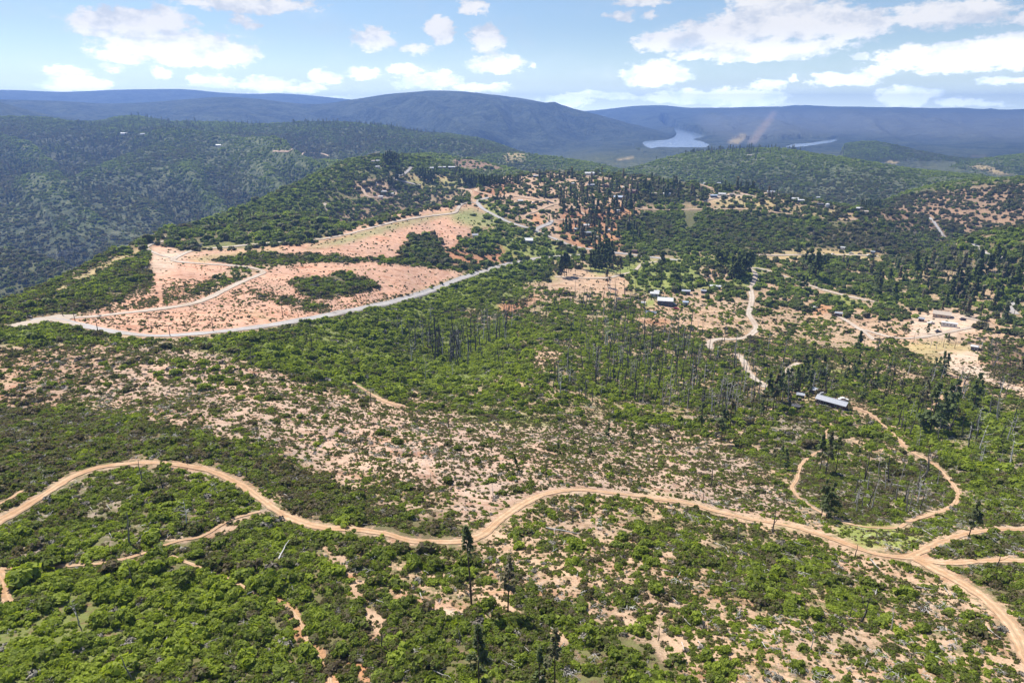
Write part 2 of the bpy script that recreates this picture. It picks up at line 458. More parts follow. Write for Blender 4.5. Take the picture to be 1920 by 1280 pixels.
def hit(px, py):
    """ground point (x, y, z) that a photo pixel shows, by walking out along its azimuth"""
    px, py = np.atleast_1d(np.asarray(px, float)), np.atleast_1d(np.asarray(py, float))
    az, t = px_az(px, py)
    f = np.clip((az - AZ_F[0]) / (AZ_F[1] - AZ_F[0]), 0, len(AZ_F) - 1.001)
    i = f.astype(int)
    w = (f - i)[:, None]
    prof = H_F[i] * (1 - w) + H_F[np.minimum(i + 1, len(AZ_F) - 1)] * w
    s = prof / R_ALL[None]
    ok = s >= t[:, None]
    ok[:, 0] = False
    any_ = ok.any(1)
    j = np.where(any_, ok.argmax(1), s.argmax(1))
    j = np.maximum(j, 1)
    n = np.arange(len(px))
    s0, s1 = s[n, j - 1], s[n, j]
    u = np.where(any_, np.clip((t - s0) / np.where(np.abs(s1 - s0) < 1e-9, 1e-9, s1 - s0), 0, 1), 1.0)
    r = R_ALL[j - 1] + u * (R_ALL[j] - R_ALL[j - 1])
    z = prof[n, j - 1] + u * (prof[n, j] - prof[n, j - 1])
    return np.stack([np.sin(az) * r, np.cos(az) * r, z], -1)


def ground(x, y):
    """terrain height at world x, y (bilinear on the mesh's own grid)"""
    x, y = np.asarray(x, float), np.asarray(y, float)
    az, r = np.arctan2(x, y), np.hypot(x, y)
    f = np.clip((az - AZ_F[0]) / (AZ_F[1] - AZ_F[0]), 0, len(AZ_F) - 1.001)
    i = f.astype(int)
    w = f - i
    j = np.clip(np.searchsorted(R_ALL, r) - 1, 0, len(R_ALL) - 2)
    u = np.clip((r - R_ALL[j]) / (R_ALL[j + 1] - R_ALL[j]), 0, 1)
    return (H_F[i, j] * (1 - w) + H_F[i + 1, j] * w) * (1 - u) + (H_F[i, j + 1] * (1 - w) + H_F[i + 1, j + 1] * w) * u


def to_px(x, y, z):
    """photo pixel of a world point (points behind the drone fall far below the frame)"""
    dz = -(y * math.cos(PITCH) - z * math.sin(PITCH))
    dy = y * math.sin(PITCH) + z * math.cos(PITCH)
    dep = np.maximum(-dz, 1e-3)
    return 960 + F * x / dep, 640 - F * dy / dep, -dz
# ------------------------------------------------------------------ land cover, traced from the photograph in map patches
# soil colours (real-world albedo)
TAN, PINK, RED, PALE, BROWN, GRASS, STRAW, GREY, WOODS, ORANGE = (
    (0.47, 0.335, 0.225), (0.54, 0.335, 0.232), (0.40, 0.21, 0.12), (0.56, 0.44, 0.33), (0.25, 0.165, 0.11), (0.25, 0.29, 0.085), (0.42, 0.34, 0.17), (0.32, 0.26, 0.20), (0.10, 0.10, 0.055), (0.47, 0.265, 0.14))
# patch: (soil, shrub cover 0-1, tone 0 dark olive .. 1 bright green, edge blur px, [points])
PATCH = [
    # far country
    (WOODS, 0.80, 0.35, 6, [(-800, 0), (2800, 0), (2800, 440), (1900, 480), (1500, 372), (1000, 320), (880, 345), (560, 400), (290, 446), (-100, 620), (-800, 700)]),
    # hill behind: bright green slopes near the spur
    (WOODS, 0.95, 0.85, 8, [(760, 300), (640, 310), (500, 372), (290, 450), (330, 470), (620, 425), (860, 385), (880, 330)]),
    (TAN, 0.82, 0.65, 8, [(620, 290), (760, 285), (900, 300), (1000, 325), (900, 350), (840, 385), (620, 430), (440, 440), (600, 350)]),
    # everything near that is not said otherwise
    (TAN, 0.50, 0.55, 10, [(-800, 660), (0, 578), (290, 446), (560, 405), (880, 345), (1000, 320), (1200, 330), (1500, 372), (1800, 430), (2800, 480), (2800, 1900), (-800, 1900)]),
    # left hill of shrubs
    (BROWN, 0.86, 0.42, 6, [(-800, 660), (0, 580), (100, 535), (200, 485), (290, 446), (332, 452), (282, 478), (292, 515), (270, 566), (130, 588), (30, 600), (-300, 640)]),
    (BROWN, 0.55, 0.15, 8, [(230, 560), (290, 515), (340, 505), (350, 530), (300, 565), (250, 582)]),
    (STRAW, 0.12, 0.6, 3, [(96, 547), (200, 492), (282, 452), (290, 458), (200, 502), (104, 556)]),
    (STRAW, 0.35, 0.6, 5, [(-40, 650), (60, 618), (92, 608), (60, 640), (0, 665)]),
    # graded pink fields
    (PINK, 0.07, 0.25, 3, [(128, 600), (180, 585), (270, 570), (390, 550), (490, 508), (560, 495), (700, 490), (790, 500), (868, 514), (800, 545), (740, 566), (620, 590), (480, 615), (330, 630), (200, 622)]),
    (PINK, 0.08, 0.25, 4, [(282, 462), (300, 458), (340, 470), (480, 467), (600, 447), (740, 408), (868, 380), (930, 388), (962, 425), (962, 480), (880, 502), (700, 490), (560, 492), (450, 495), (380, 532), (262, 575), (150, 590), (200, 575), (280, 540), (290, 500)]),
    (PALE, 0.03, 0.2, 6, [(285, 468), (350, 472), (330, 500), (300, 512), (280, 500)]),
    (RED, 0.2, 0.2, 8, [(240, 575), (330, 540), (380, 535), (330, 560)]),
    (STRAW, 0.04, 0.5, 4, [(345, 484), (460, 472), (540, 466), (500, 478), (380, 492)]),
    ((0.30, 0.295, 0.14), 0.06, 0.5, 5, [(560, 470), (600, 456), (740, 418), (868, 392), (840, 404), (740, 430), (640, 458)]),
    ((0.27, 0.285, 0.12), 0.12, 0.6, 6, [(840, 400), (884, 388), (930, 410), (950, 430), (900, 430), (850, 415)]),
    # green islands in the fields
    (BROWN, 0.93, 0.42, 3, [(385, 490), (470, 474), (560, 476), (640, 478), (664, 487), (745, 482), (772, 440), (822, 446), (832, 470), (845, 490), (878, 498), (870, 508), (780, 498), (700, 491), (560, 493), (450, 497)]),
    (BROWN, 0.95, 0.45, 3, [(542, 528), (575, 517), (610, 520), (640, 508), (700, 528), (714, 538), (690, 545), (640, 553), (610, 562), (575, 556)]),
    (BROWN, 0.75, 0.35, 4, [(466, 544), (520, 560), (605, 572), (620, 584), (560, 575), (490, 558)]),
    (GRASS, 0.75, 0.35, 4, [(330, 460), (440, 440), (520, 440), (620, 440), (590, 452), (480, 463), (350, 468)]),
    (BROWN, 0.9, 0.45, 4, [(300, 445), (480, 415), (560, 402), (640, 425), (590, 450), (470, 450), (400, 455)]),
    # red scrub knoll and green by the white house
    (RED, 0.34, 0.45, 4, [(832, 470), (880, 445), (960, 440), (1000, 470), (955, 490), (880, 503), (838, 488)]),
    (BROWN, 0.75, 0.7, 5, [(860, 455), (895, 428), (960, 432), (985, 450), (920, 462), (890, 480)]),
    (GRASS, 0.4, 0.6, 6, [(930, 440), (1010, 440), (1090, 460), (1100, 480), (1000, 490), (950, 480)]),
    (GRASS, 0.35, 0.8, 5, [(900, 375), (960, 388), (1000, 420), (1020, 452), (960, 435), (920, 410)]),
    (BROWN, 0.85, 0.75, 5, [(935, 385), (985, 395), (1015, 425), (1000, 440), (950, 420)]),
    # village hill
    (TAN, 0.22, 0.38, 8, [(905, 350), (950, 330), (1060, 325), (1130, 340), (1230, 345), (1240, 370), (1190, 440), (1150, 470), (1060, 462), (1010, 440), (940, 400)]),
    (RED, 0.24, 0.35, 7, [(1050, 398), (1120, 390), (1185, 392), (1190, 440), (1160, 470), (1075, 466), (1045, 430)]),
    (ORANGE, 0.14, 0.3, 5, [(1060, 425), (1110, 418), (1168, 432), (1182, 458), (1130, 470), (1070, 452)]),
    (ORANGE, 0.12, 0.3, 4, [(1130, 388), (1188, 380), (1200, 402), (1180, 414), (1130, 408)]),
    (RED, 0.2, 0.3, 4, [(860, 352), (900, 358), (940, 345), (985, 338), (935, 368), (900, 368)]),
    (ORANGE, 0.1, 0.3, 4, [(990, 405), (1010, 400), (1024, 425), (1000, 420)]),
    (STRAW, 0.15, 0.4, 4, [(700, 322), (760, 330), (790, 325), (860, 330), (850, 345), (770, 345), (720, 325)]),
    (GRASS, 0.15, 0.5, 5, [(755, 335), (800, 345), (880, 335), (870, 348), (800, 352), (765, 345)]),
    (BROWN, 0.05, 0.2, 3, [(846, 302), (868, 296), (905, 303), (948, 316), (930, 320), (890, 316), (852, 312)]),
    (STRAW, 0.2, 0.3, 4, [(942, 291), (960, 283), (990, 287), (984, 303), (946, 304)]),
    (STRAW, 0.3, 0.4, 3, [(672, 296), (700, 286), (740, 280), (745, 283), (705, 292), (680, 302)]),
    (TAN, 0.3, 0.3, 4, [(656, 345), (700, 335), (730, 345), (742, 362), (722, 374), (690, 370), (668, 368)]),
    # dense dark oaks below the ridge road
    (WOODS, 0.96, 0.5, 6, [(1172, 408), (1240, 392), (1330, 396), (1400, 398), (1500, 402), (1590, 415), (1700, 430), (1790, 465), (1850, 520), (1760, 530), (1680, 495), (1560, 468), (1420, 468), (1200, 476), (1160, 455)]),
    (BROWN, 0.8, 0.15, 8, [(1500, 430), (1600, 420), (1700, 440), (1760, 490), (1700, 500), (1600, 470), (1520, 460)]),
    (WOODS, 0.9, 0.25, 6, [(1200, 345), (1300, 348), (1330, 360), (1300, 378), (1200, 385)]),
    (STRAW, 0.3, 0.35, 4, [(1330, 378), (1380, 366), (1470, 372), (1460, 392), (1350, 392)]),
    (STRAW, 0.38, 0.35, 5, [(1465, 398), (1500, 385), (1560, 390), (1600, 408), (1570, 415)]),
    (PALE, 0.1, 0.35, 3, [(1322, 366), (1345, 362), (1410, 362), (1400, 370), (1330, 374)]),
    (PALE, 0.15, 0.35, 3, [(1425, 358), (1455, 357), (1470, 366), (1435, 366)]),
    # meadow and field strip
    (GRASS, 0.40, 0.8, 6, [(1160, 490), (1230, 486), (1400, 480), (1440, 500), (1420, 540), (1300, 548), (1200, 548), (1140, 530)]),
    (STRAW, 0.10, 0.4, 4, [(1412, 477), (1500, 466), (1640, 470), (1690, 486), (1640, 492), (1430, 486)]),
    (TAN, 0.66, 0.60, 5, [(1430, 490), (1700, 490), (1920, 520), (2400, 560), (2300, 640), (1900, 590), (1700, 575), (1560, 548), (1450, 510)]),
    (GRASS, 0.12, 0.7, 3, [(1545, 548), (1580, 555), (1622, 570), (1600, 578), (1572, 574)]),
    (TAN, 0.25, 0.4, 4, [(1310, 500), (1365, 500), (1380, 520), (1360, 535), (1318, 530)]),
    (TAN, 0.08, 0.3, 3, [(952, 528), (990, 513), (1050, 506), (1090, 500), (1160, 508), (1185, 528), (1170, 552), (1120, 550), (1040, 540)]),
    (GRASS, 0.10, 0.6, 4, [(1090, 500), (1150, 496), (1215, 490), (1180, 512), (1120, 516)]),
    # green country between the paved road and the slope
    (GRASS, 0.80, 0.68, 7, [(-100, 690), (-60, 640), (90, 612), (205, 637), (330, 642), (500, 622), (640, 592), (800, 546), (920, 502), (1000, 492), (1052, 520), (960, 535), (1000, 560), (900, 600), (820, 680), (760, 745), (640, 728), (520, 690), (380, 660), (200, 652)]),
    (GRASS, 0.80, 0.95, 8, [(720, 585), (800, 550), (920, 505), (1000, 495), (1030, 512), (940, 535), (860, 565), (780, 590)]),
    (GRASS, 0.85, 0.85, 8, [(770, 680), (850, 650), (940, 590), (1010, 630), (960, 690), (870, 730), (800, 745)]),
    (TAN, 0.45, 0.5, 5, [(800, 585), (890, 578), (945, 592), (900, 605), (830, 590)]),
    (RED, 0.35, 0.3, 5, [(930, 570), (1000, 555), (1040, 580), (990, 600), (950, 600)]),
    (TAN, 0.64, 0.74, 8, [(960, 600), (1000, 565), (1180, 555), (1200, 620), (1300, 640), (1420, 650), (1420, 720), (1300, 805), (1150, 790), (1100, 780), (980, 770), (860, 760), (900, 730), (970, 690)]),
    (TAN, 0.2, 0.4, 4, [(1010, 660), (1045, 655), (1060, 668), (1030, 680), (990, 700)]),
    # metal building yard
    (TAN, 0.38, 0.6, 4, [(1190, 598), (1200, 570), (1215, 555), (1300, 542), (1380, 546), (1395, 572), (1330, 618), (1240, 612)]),
    (GRASS, 0.0, 0.6, 2, [(1205, 576), (1215, 560), (1230, 562), (1228, 574)]),
    (ORANGE, 0.15, 0.3, 3, [(1185, 602), (1240, 596), (1270, 605), (1240, 612)]),
    # settlement on the right
    (TAN, 0.34, 0.4, 4, [(1540, 570), (1600, 580), (1700, 585), (1760, 580), (1860, 590), (1960, 630), (1880, 650), (1760, 640), (1640, 640), (1570, 610)]),
    (PALE, 0.06, 0.4, 3, [(1705, 595), (1760, 582), (1830, 592), (1850, 612), (1790, 630), (1700, 635), (1710, 615)]),
    (STRAW, 0.06, 0.5, 4, [(1690, 645), (1770, 638), (1838, 652), (1830, 690), (1800, 700), (1745, 685)]),
    (PALE, 0.05, 0.5, 4, [(1760, 660), (1835, 660), (1840, 690), (1930, 725), (2100, 760), (2100, 780), (1920, 745), (1790, 700)]),
    (BROWN, 0.42, 0.2, 6, [(1850, 640), (1930, 650), (2300, 700), (2300, 760), (1930, 725), (1850, 700)]),
    (ORANGE, 0.1, 0.3, 3, [(1522, 575), (1545, 568), (1562, 576), (1545, 590), (1525, 590)]),
    # burnt hill and edge hill
    ((0.38, 0.245, 0.165), 0.42, 0.08, 10, [(1630, 400), (1720, 360), (1800, 342), (1920, 335), (2700, 320), (2700, 430), (1920, 432), (1840, 435), (1780, 440), (1700, 425)]),
    (BROWN, 0.92, 0.5, 5, [(1760, 480), (1850, 445), (1930, 430), (2600, 410), (2600, 500), (1920, 500), (1840, 490)]),
    # dry pink-tan slope through the middle
    ((0.46, 0.335, 0.25), 0.25, 0.40, 9, [(-800, 680), (0, 650), (150, 648), (330, 642), (520, 700), (640, 742), (800, 768), (900, 762), (1050, 790), (1200, 815), (1320, 840), (1420, 890), (1490, 960), (1400, 960), (1300, 935), (1080, 915), (960, 940), (905, 985),
                           (840, 965), (700, 935), (600, 885), (480, 820), (300, 790), (120, 760), (-800, 780)]),
    ((0.40, 0.275, 0.19), 0.28, 0.34, 9, [(-800, 680), (0, 650), (180, 645), (300, 660), (200, 700), (100, 760), (-800, 790)]),
    ((0.50, 0.365, 0.278), 0.16, 0.35, 9, [(540, 740), (700, 770), (900, 800), (1000, 870), (940, 930), (840, 945), (740, 900), (640, 850), (560, 790)]),
    (GRASS, 0.55, 0.4, 7, [(840, 760), (960, 770), (1060, 790), (1000, 800), (900, 790)]),
    (TAN, 0.50, 0.45, 8, [(740, 900), (860, 940), (850, 960), (700, 940), (660, 900)]),
    # dense belt above the left trail
    (BROWN, 0.88, 0.35, 6, [(-800, 800), (0, 765), (150, 775), (300, 795), (480, 838), (620, 900), (760, 965), (870, 980), (868, 1012), (780, 1010), (640, 975), (560, 950), (470, 900), (400, 868), (280, 855), (120, 890), (0, 940), (-800, 1080)]),
    # inside the trail's bend
    (GREY, 0.74, 0.6, 7, [(-300, 1080), (0, 985), (100, 915), (200, 880), (300, 876), (400, 890), (470, 930), (520, 968), (430, 985), (320, 1015), (180, 1045), (60, 1050), (-300, 1150)]),
    (TAN, 0.35, 0.5, 5, [(270, 1028), (340, 1005), (360, 1012), (330, 1040), (280, 1045)]),
    # lower left chaparral
    (BROWN, 0.96, 0.60, 8, [(-800, 1150), (0, 1060), (150, 1062), (330, 1020), (470, 965), (560, 990), (640, 1000), (760, 1030), (860, 1022), (910, 1090), (1080, 1140), (1200, 1200), (1300, 1290), (1500, 1700), (-800, 1900)]),
    (TAN, 0.70, 0.55, 8, [(560, 990), (700, 1020), (860, 1022), (920, 1090), (960, 1150), (860, 1180), (760, 1140), (640, 1120), (590, 1050)]),
    (BROWN, 0.97, 0.45, 6, [(600, 1150), (760, 1140), (880, 1160), (1000, 1200), (1060, 1290), (1100, 1700), (500, 1700), (560, 1240)]),
    (BROWN, 0.95, 0.85, 8, [(-300, 1150), (30, 1080), (180, 1100), (380, 1070), (450, 1110), (400, 1200), (250, 1290), (200, 1600), (-300, 1600)]),
    # washed-out reddish tracks and gaps through it
    (ORANGE, 0.04, 0.4, 2, [(478, 1104), (512, 1110), (562, 1143), (584, 1190), (612, 1235), (636, 1300), (604, 1300), (583, 1240), (554, 1190), (538, 1152)]),
    (TAN, 0.10, 0.4, 3, [(650, 1056), (682, 1100), (702, 1150), (734, 1195), (712, 1207), (688, 1160), (660, 1112), (642, 1070)]),
    (TAN, 0.10, 0.4, 3, [(378, 1002), (440, 973), (505, 955), (492, 972), (430, 994), (390, 1014)]),
    (TAN, 0.12, 0.4, 3, [(612, 1018), (655, 1046), (645, 1072), (618, 1052)]),
    (TAN, 0.15, 0.4, 4, [(860, 1082), (905, 1092), (965, 1116), (985, 1152), (935, 1142), (878, 1112)]),
    (TAN, 0.15, 0.4, 4, [(1036, 1178), (1100, 1196), (1146, 1242), (1098, 1244), (1048, 1212)]),
    (PALE, 0.12, 0.4, 3, [(822, 1126), (874, 1148), (852, 1164), (815, 1146)]),
    (TAN, 0.15, 0.4, 3, [(736, 1106), (795, 1122), (772, 1142)]),
    (ORANGE, 0.10, 0.4, 2, [(656, 1226), (684, 1238), (694, 1278), (668, 1278)]),
    (GREY, 0.3, 0.4, 3, [(30, 1040), (70, 1012), (84, 1030), (48, 1062)]),
    # lower right dry shrubland
    (TAN, 0.42, 0.48, 8, [(905, 1015), (1060, 928), (1250, 945), (1420, 985), (1640, 1062), (1740, 1090), (1850, 1160), (1960, 1290), (2300, 1700), (1500, 1700), (1300, 1290), (1180, 1180), (1080, 1140), (940, 1090)]),
    (TAN, 0.70, 0.52, 8, [(1170, 955), (1300, 960), (1430, 1000), (1560, 1040), (1540, 1110), (1420, 1130), (1280, 1080), (1200, 1010)]),
    (TAN, 0.72, 0.6, 8, [(1390, 1080), (1560, 1070), (1700, 1110), (1700, 1180), (1560, 1190), (1430, 1150)]),
    (BROWN, 0.90, 0.6, 8, [(1060, 1170), (1160, 1180), (1260, 1250), (1330, 1330), (1400, 1700), (1100, 1700)]),
    (TAN, 0.46, 0.6, 8, [(1250, 1120), (1500, 1160), (1800, 1170), (1960, 1300), (2300, 1700), (1450, 1700), (1320, 1280)]),
    # right: woods, loop, junction
    (TAN, 0.58, 0.56, 8, [(1200, 630), (1420, 645), (1560, 650), (1700, 700), (1920, 750), (2600, 780), (2600, 1000), (1930, 985), (1800, 985), (1740, 1010), (1640, 1020), (1500, 965), (1430, 885), (1330, 838), (1280, 800), (1300, 700)]),
    (TAN, 0.78, 0.66, 8, [(1700, 740), (1930, 760), (2600, 800), (2600, 980), (1930, 960), (1820, 960), (1800, 880), (1720, 800)]),
    (GREY, 0.62, 0.4, 5, [(1500, 870), (1600, 865), (1740, 870), (1790, 925), (1700, 985), (1540, 968), (1490, 920)]),
    ((0.44, 0.33, 0.25), 0.24, 0.38, 9, [(1060, 785), (1180, 795), (1300, 812), (1400, 862), (1470, 925), (1490, 958), (1380, 950), (1240, 928), (1080, 905)]),
    (GREY, 0.6, 0.5, 6, [(1420, 780), (1530, 790), (1600, 830), (1500, 860), (1440, 850)]),
    (GRASS, 0.22, 0.55, 5, [(1560, 985), (1620, 978), (1700, 992), (1745, 1008), (1700, 1032), (1620, 1028), (1565, 1000)]),
    (BROWN, 0.86, 0.3, 4, [(1775, 1020), (1860, 1000), (1960, 1005), (2300, 1010), (2300, 1035), (1920, 1030), (1830, 1048), (1790, 1048)]),
    (BROWN, 0.82, 0.4, 4, [(1790, 1068), (1870, 1058), (1960, 1064), (2400, 1080), (2400, 1300), (1960, 1170), (1850, 1110)]),
    (GRASS, 0.1, 0.4, 3, [(1555, 690), (1585, 690), (1590, 702), (1558, 702)]),
    (STRAW, 0.1, 0.4, 4, [(1506, 738), (1532, 742), (1528, 760), (1508, 754)]),
    (TAN, 0.08, 0.4, 3, [(1592, 760), (1620, 765), (1640, 785), (1610, 778)]),
    ((0.19, 0.20, 0.185), 0.45, 0.3, 10, [(1290, 214), (1340, 207), (1400, 203), (1560, 202), (1920, 207), (2800, 205), (2800, 268), (1900, 268), (1700, 262), (1600, 255), (1480, 262), (1380, 270), (1320, 250)]),  # plateau: distance haze put into a paler, greyer soil colour
    # far clearings
    (STRAW, 0.05, 0.3, 2, [(1812, 313), (1836, 307), (1862, 313), (1902, 328), (1874, 328), (1840, 320)]),
    (STRAW, 0.1, 0.3, 2, [(1582, 295), (1600, 297), (1622, 303), (1606, 304)]),
    (STRAW, 0.1, 0.3, 2, [(1658, 300), (1690, 302), (1680, 308), (1660, 306)]),
    (PALE, 0.1, 0.3, 2, [(1820, 291), (1852, 292), (1850, 294), (1820, 294)]),
    ((0.27, 0.225, 0.165), 0.25, 0.3, 3, [(1447, 208), (1457, 208), (1450, 224), (1434, 246), (1424, 262), (1416, 270), (1398, 271), (1414, 250), (1428, 232)]),
    (STRAW, 0.25, 0.3, 3, [(1360, 268), (1392, 250), (1402, 256), (1384, 272)]),
    (STRAW, 0.1, 0.3, 2, [(1150, 298), (1170, 296), (1190, 292), (1188, 298), (1160, 302)]),
    (PALE, 0.1, 0.3, 2, [(226, 251), (240, 249), (278, 250), (276, 254), (240, 255)]),
    (PALE, 0.1, 0.3, 2, [(398, 272), (420, 271), (424, 274), (400, 275)]),
    (STRAW, 0.4, 0.3, 6, [(120, 232), (180, 230), (170, 245), (130, 245)]),
    (WOODS, 0.82, 0.22, 8, [(-800, 205), (640, 218), (900, 260), (700, 275), (300, 262), (280, 330), (120, 420), (60, 520), (-800, 640)]),
]
MAPX0, MAPY0, MAPS = -640, -40, 0.5                  # the map covers photo x -640..2560, y -40..1500 at half size
MW, MH = 1600, 770


def fill_poly(pts, w=MW, h=MH):
    """mask of a polygon by even-odd scan lines"""
    m = np.zeros((h, w), bool)
    p = [((x - MAPX0) * MAPS, (y - MAPY0) * MAPS) for x, y in pts]
    ys = [q[1] for q in p]
    for row in range(max(0, int(min(ys))), min(h, int(max(ys)) + 2)):
        yc = row + 0.5
        xs = []
        for (x0, y0), (x1, y1) in zip(p, p[1:] + p[:1]):
            if (y0 <= yc) != (y1 <= yc):
                xs.append(x0 + (yc - y0) / (y1 - y0) * (x1 - x0))
        xs.sort()
        for a, b in zip(xs[::2], xs[1::2]):
            i0, i1 = max(0, int(math.ceil(a - 0.5))), min(w, int(math.floor(b - 0.5)) + 1)
            if i1 > i0:
                m[row, i0:i1] = True
    return m


def box_blur(a, k):
    if k < 1:
        return a
    for ax in (0, 1):
        pad = [(0, 0)] * a.ndim
        pad[ax] = (k + 1, k)
        c = np.cumsum(np.pad(a, pad, mode="edge"), axis=ax)
        n = a.shape[ax]
        hi = np.take(c, np.arange(2 * k + 1, 2 * k + 1 + n), axis=ax)
        lo = np.take(c, np.arange(0, n), axis=ax)
        a = (hi - lo) / (2 * k + 1)
    return a


LAND = np.zeros((MH, MW, 5), np.float32)             # soil r g b, cover, tone
for soil, cov, tone, blur, pts in PATCH:
    m = box_blur(box_blur(fill_poly(pts).astype(np.float32), int(blur * 0.5)), int(blur * 0.4))[..., None]
    LAND = LAND * (1 - m) + np.array([*soil, cov, tone], np.float32) * m


def land_at(x, y, z, warp=1.0):
    """land cover at world points: looked up on the traced map, with edges frayed by noise that lives in the world"""
    px, py, dep = to_px(x, y, z)
    bad = dep < 5
    px, py = np.where(bad, 960 + np.sign(x) * 900, px), np.where(bad, 1480, py)
    d = np.maximum(np.hypot(x, y), 1.0)
    amp = np.clip(900.0 / d, 0.6, 9) * warp
    px = px + amp * 2.6 * fbm(x / np.clip(d * .03, 3, 60).round(0), y / np.clip(d * .03, 3, 60).round(0), 3, 201)
    py = py + amp * 1.5 * fbm(x / np.clip(d * .03, 3, 60).round(0), y / np.clip(d * .03, 3, 60).round(0), 3, 307)
    i = np.clip(((py - MAPY0) * MAPS).astype(int), 0, MH - 1)
    j = np.clip(((px - MAPX0) * MAPS).astype(int), 0, MW - 1)
    return LAND[i, j]


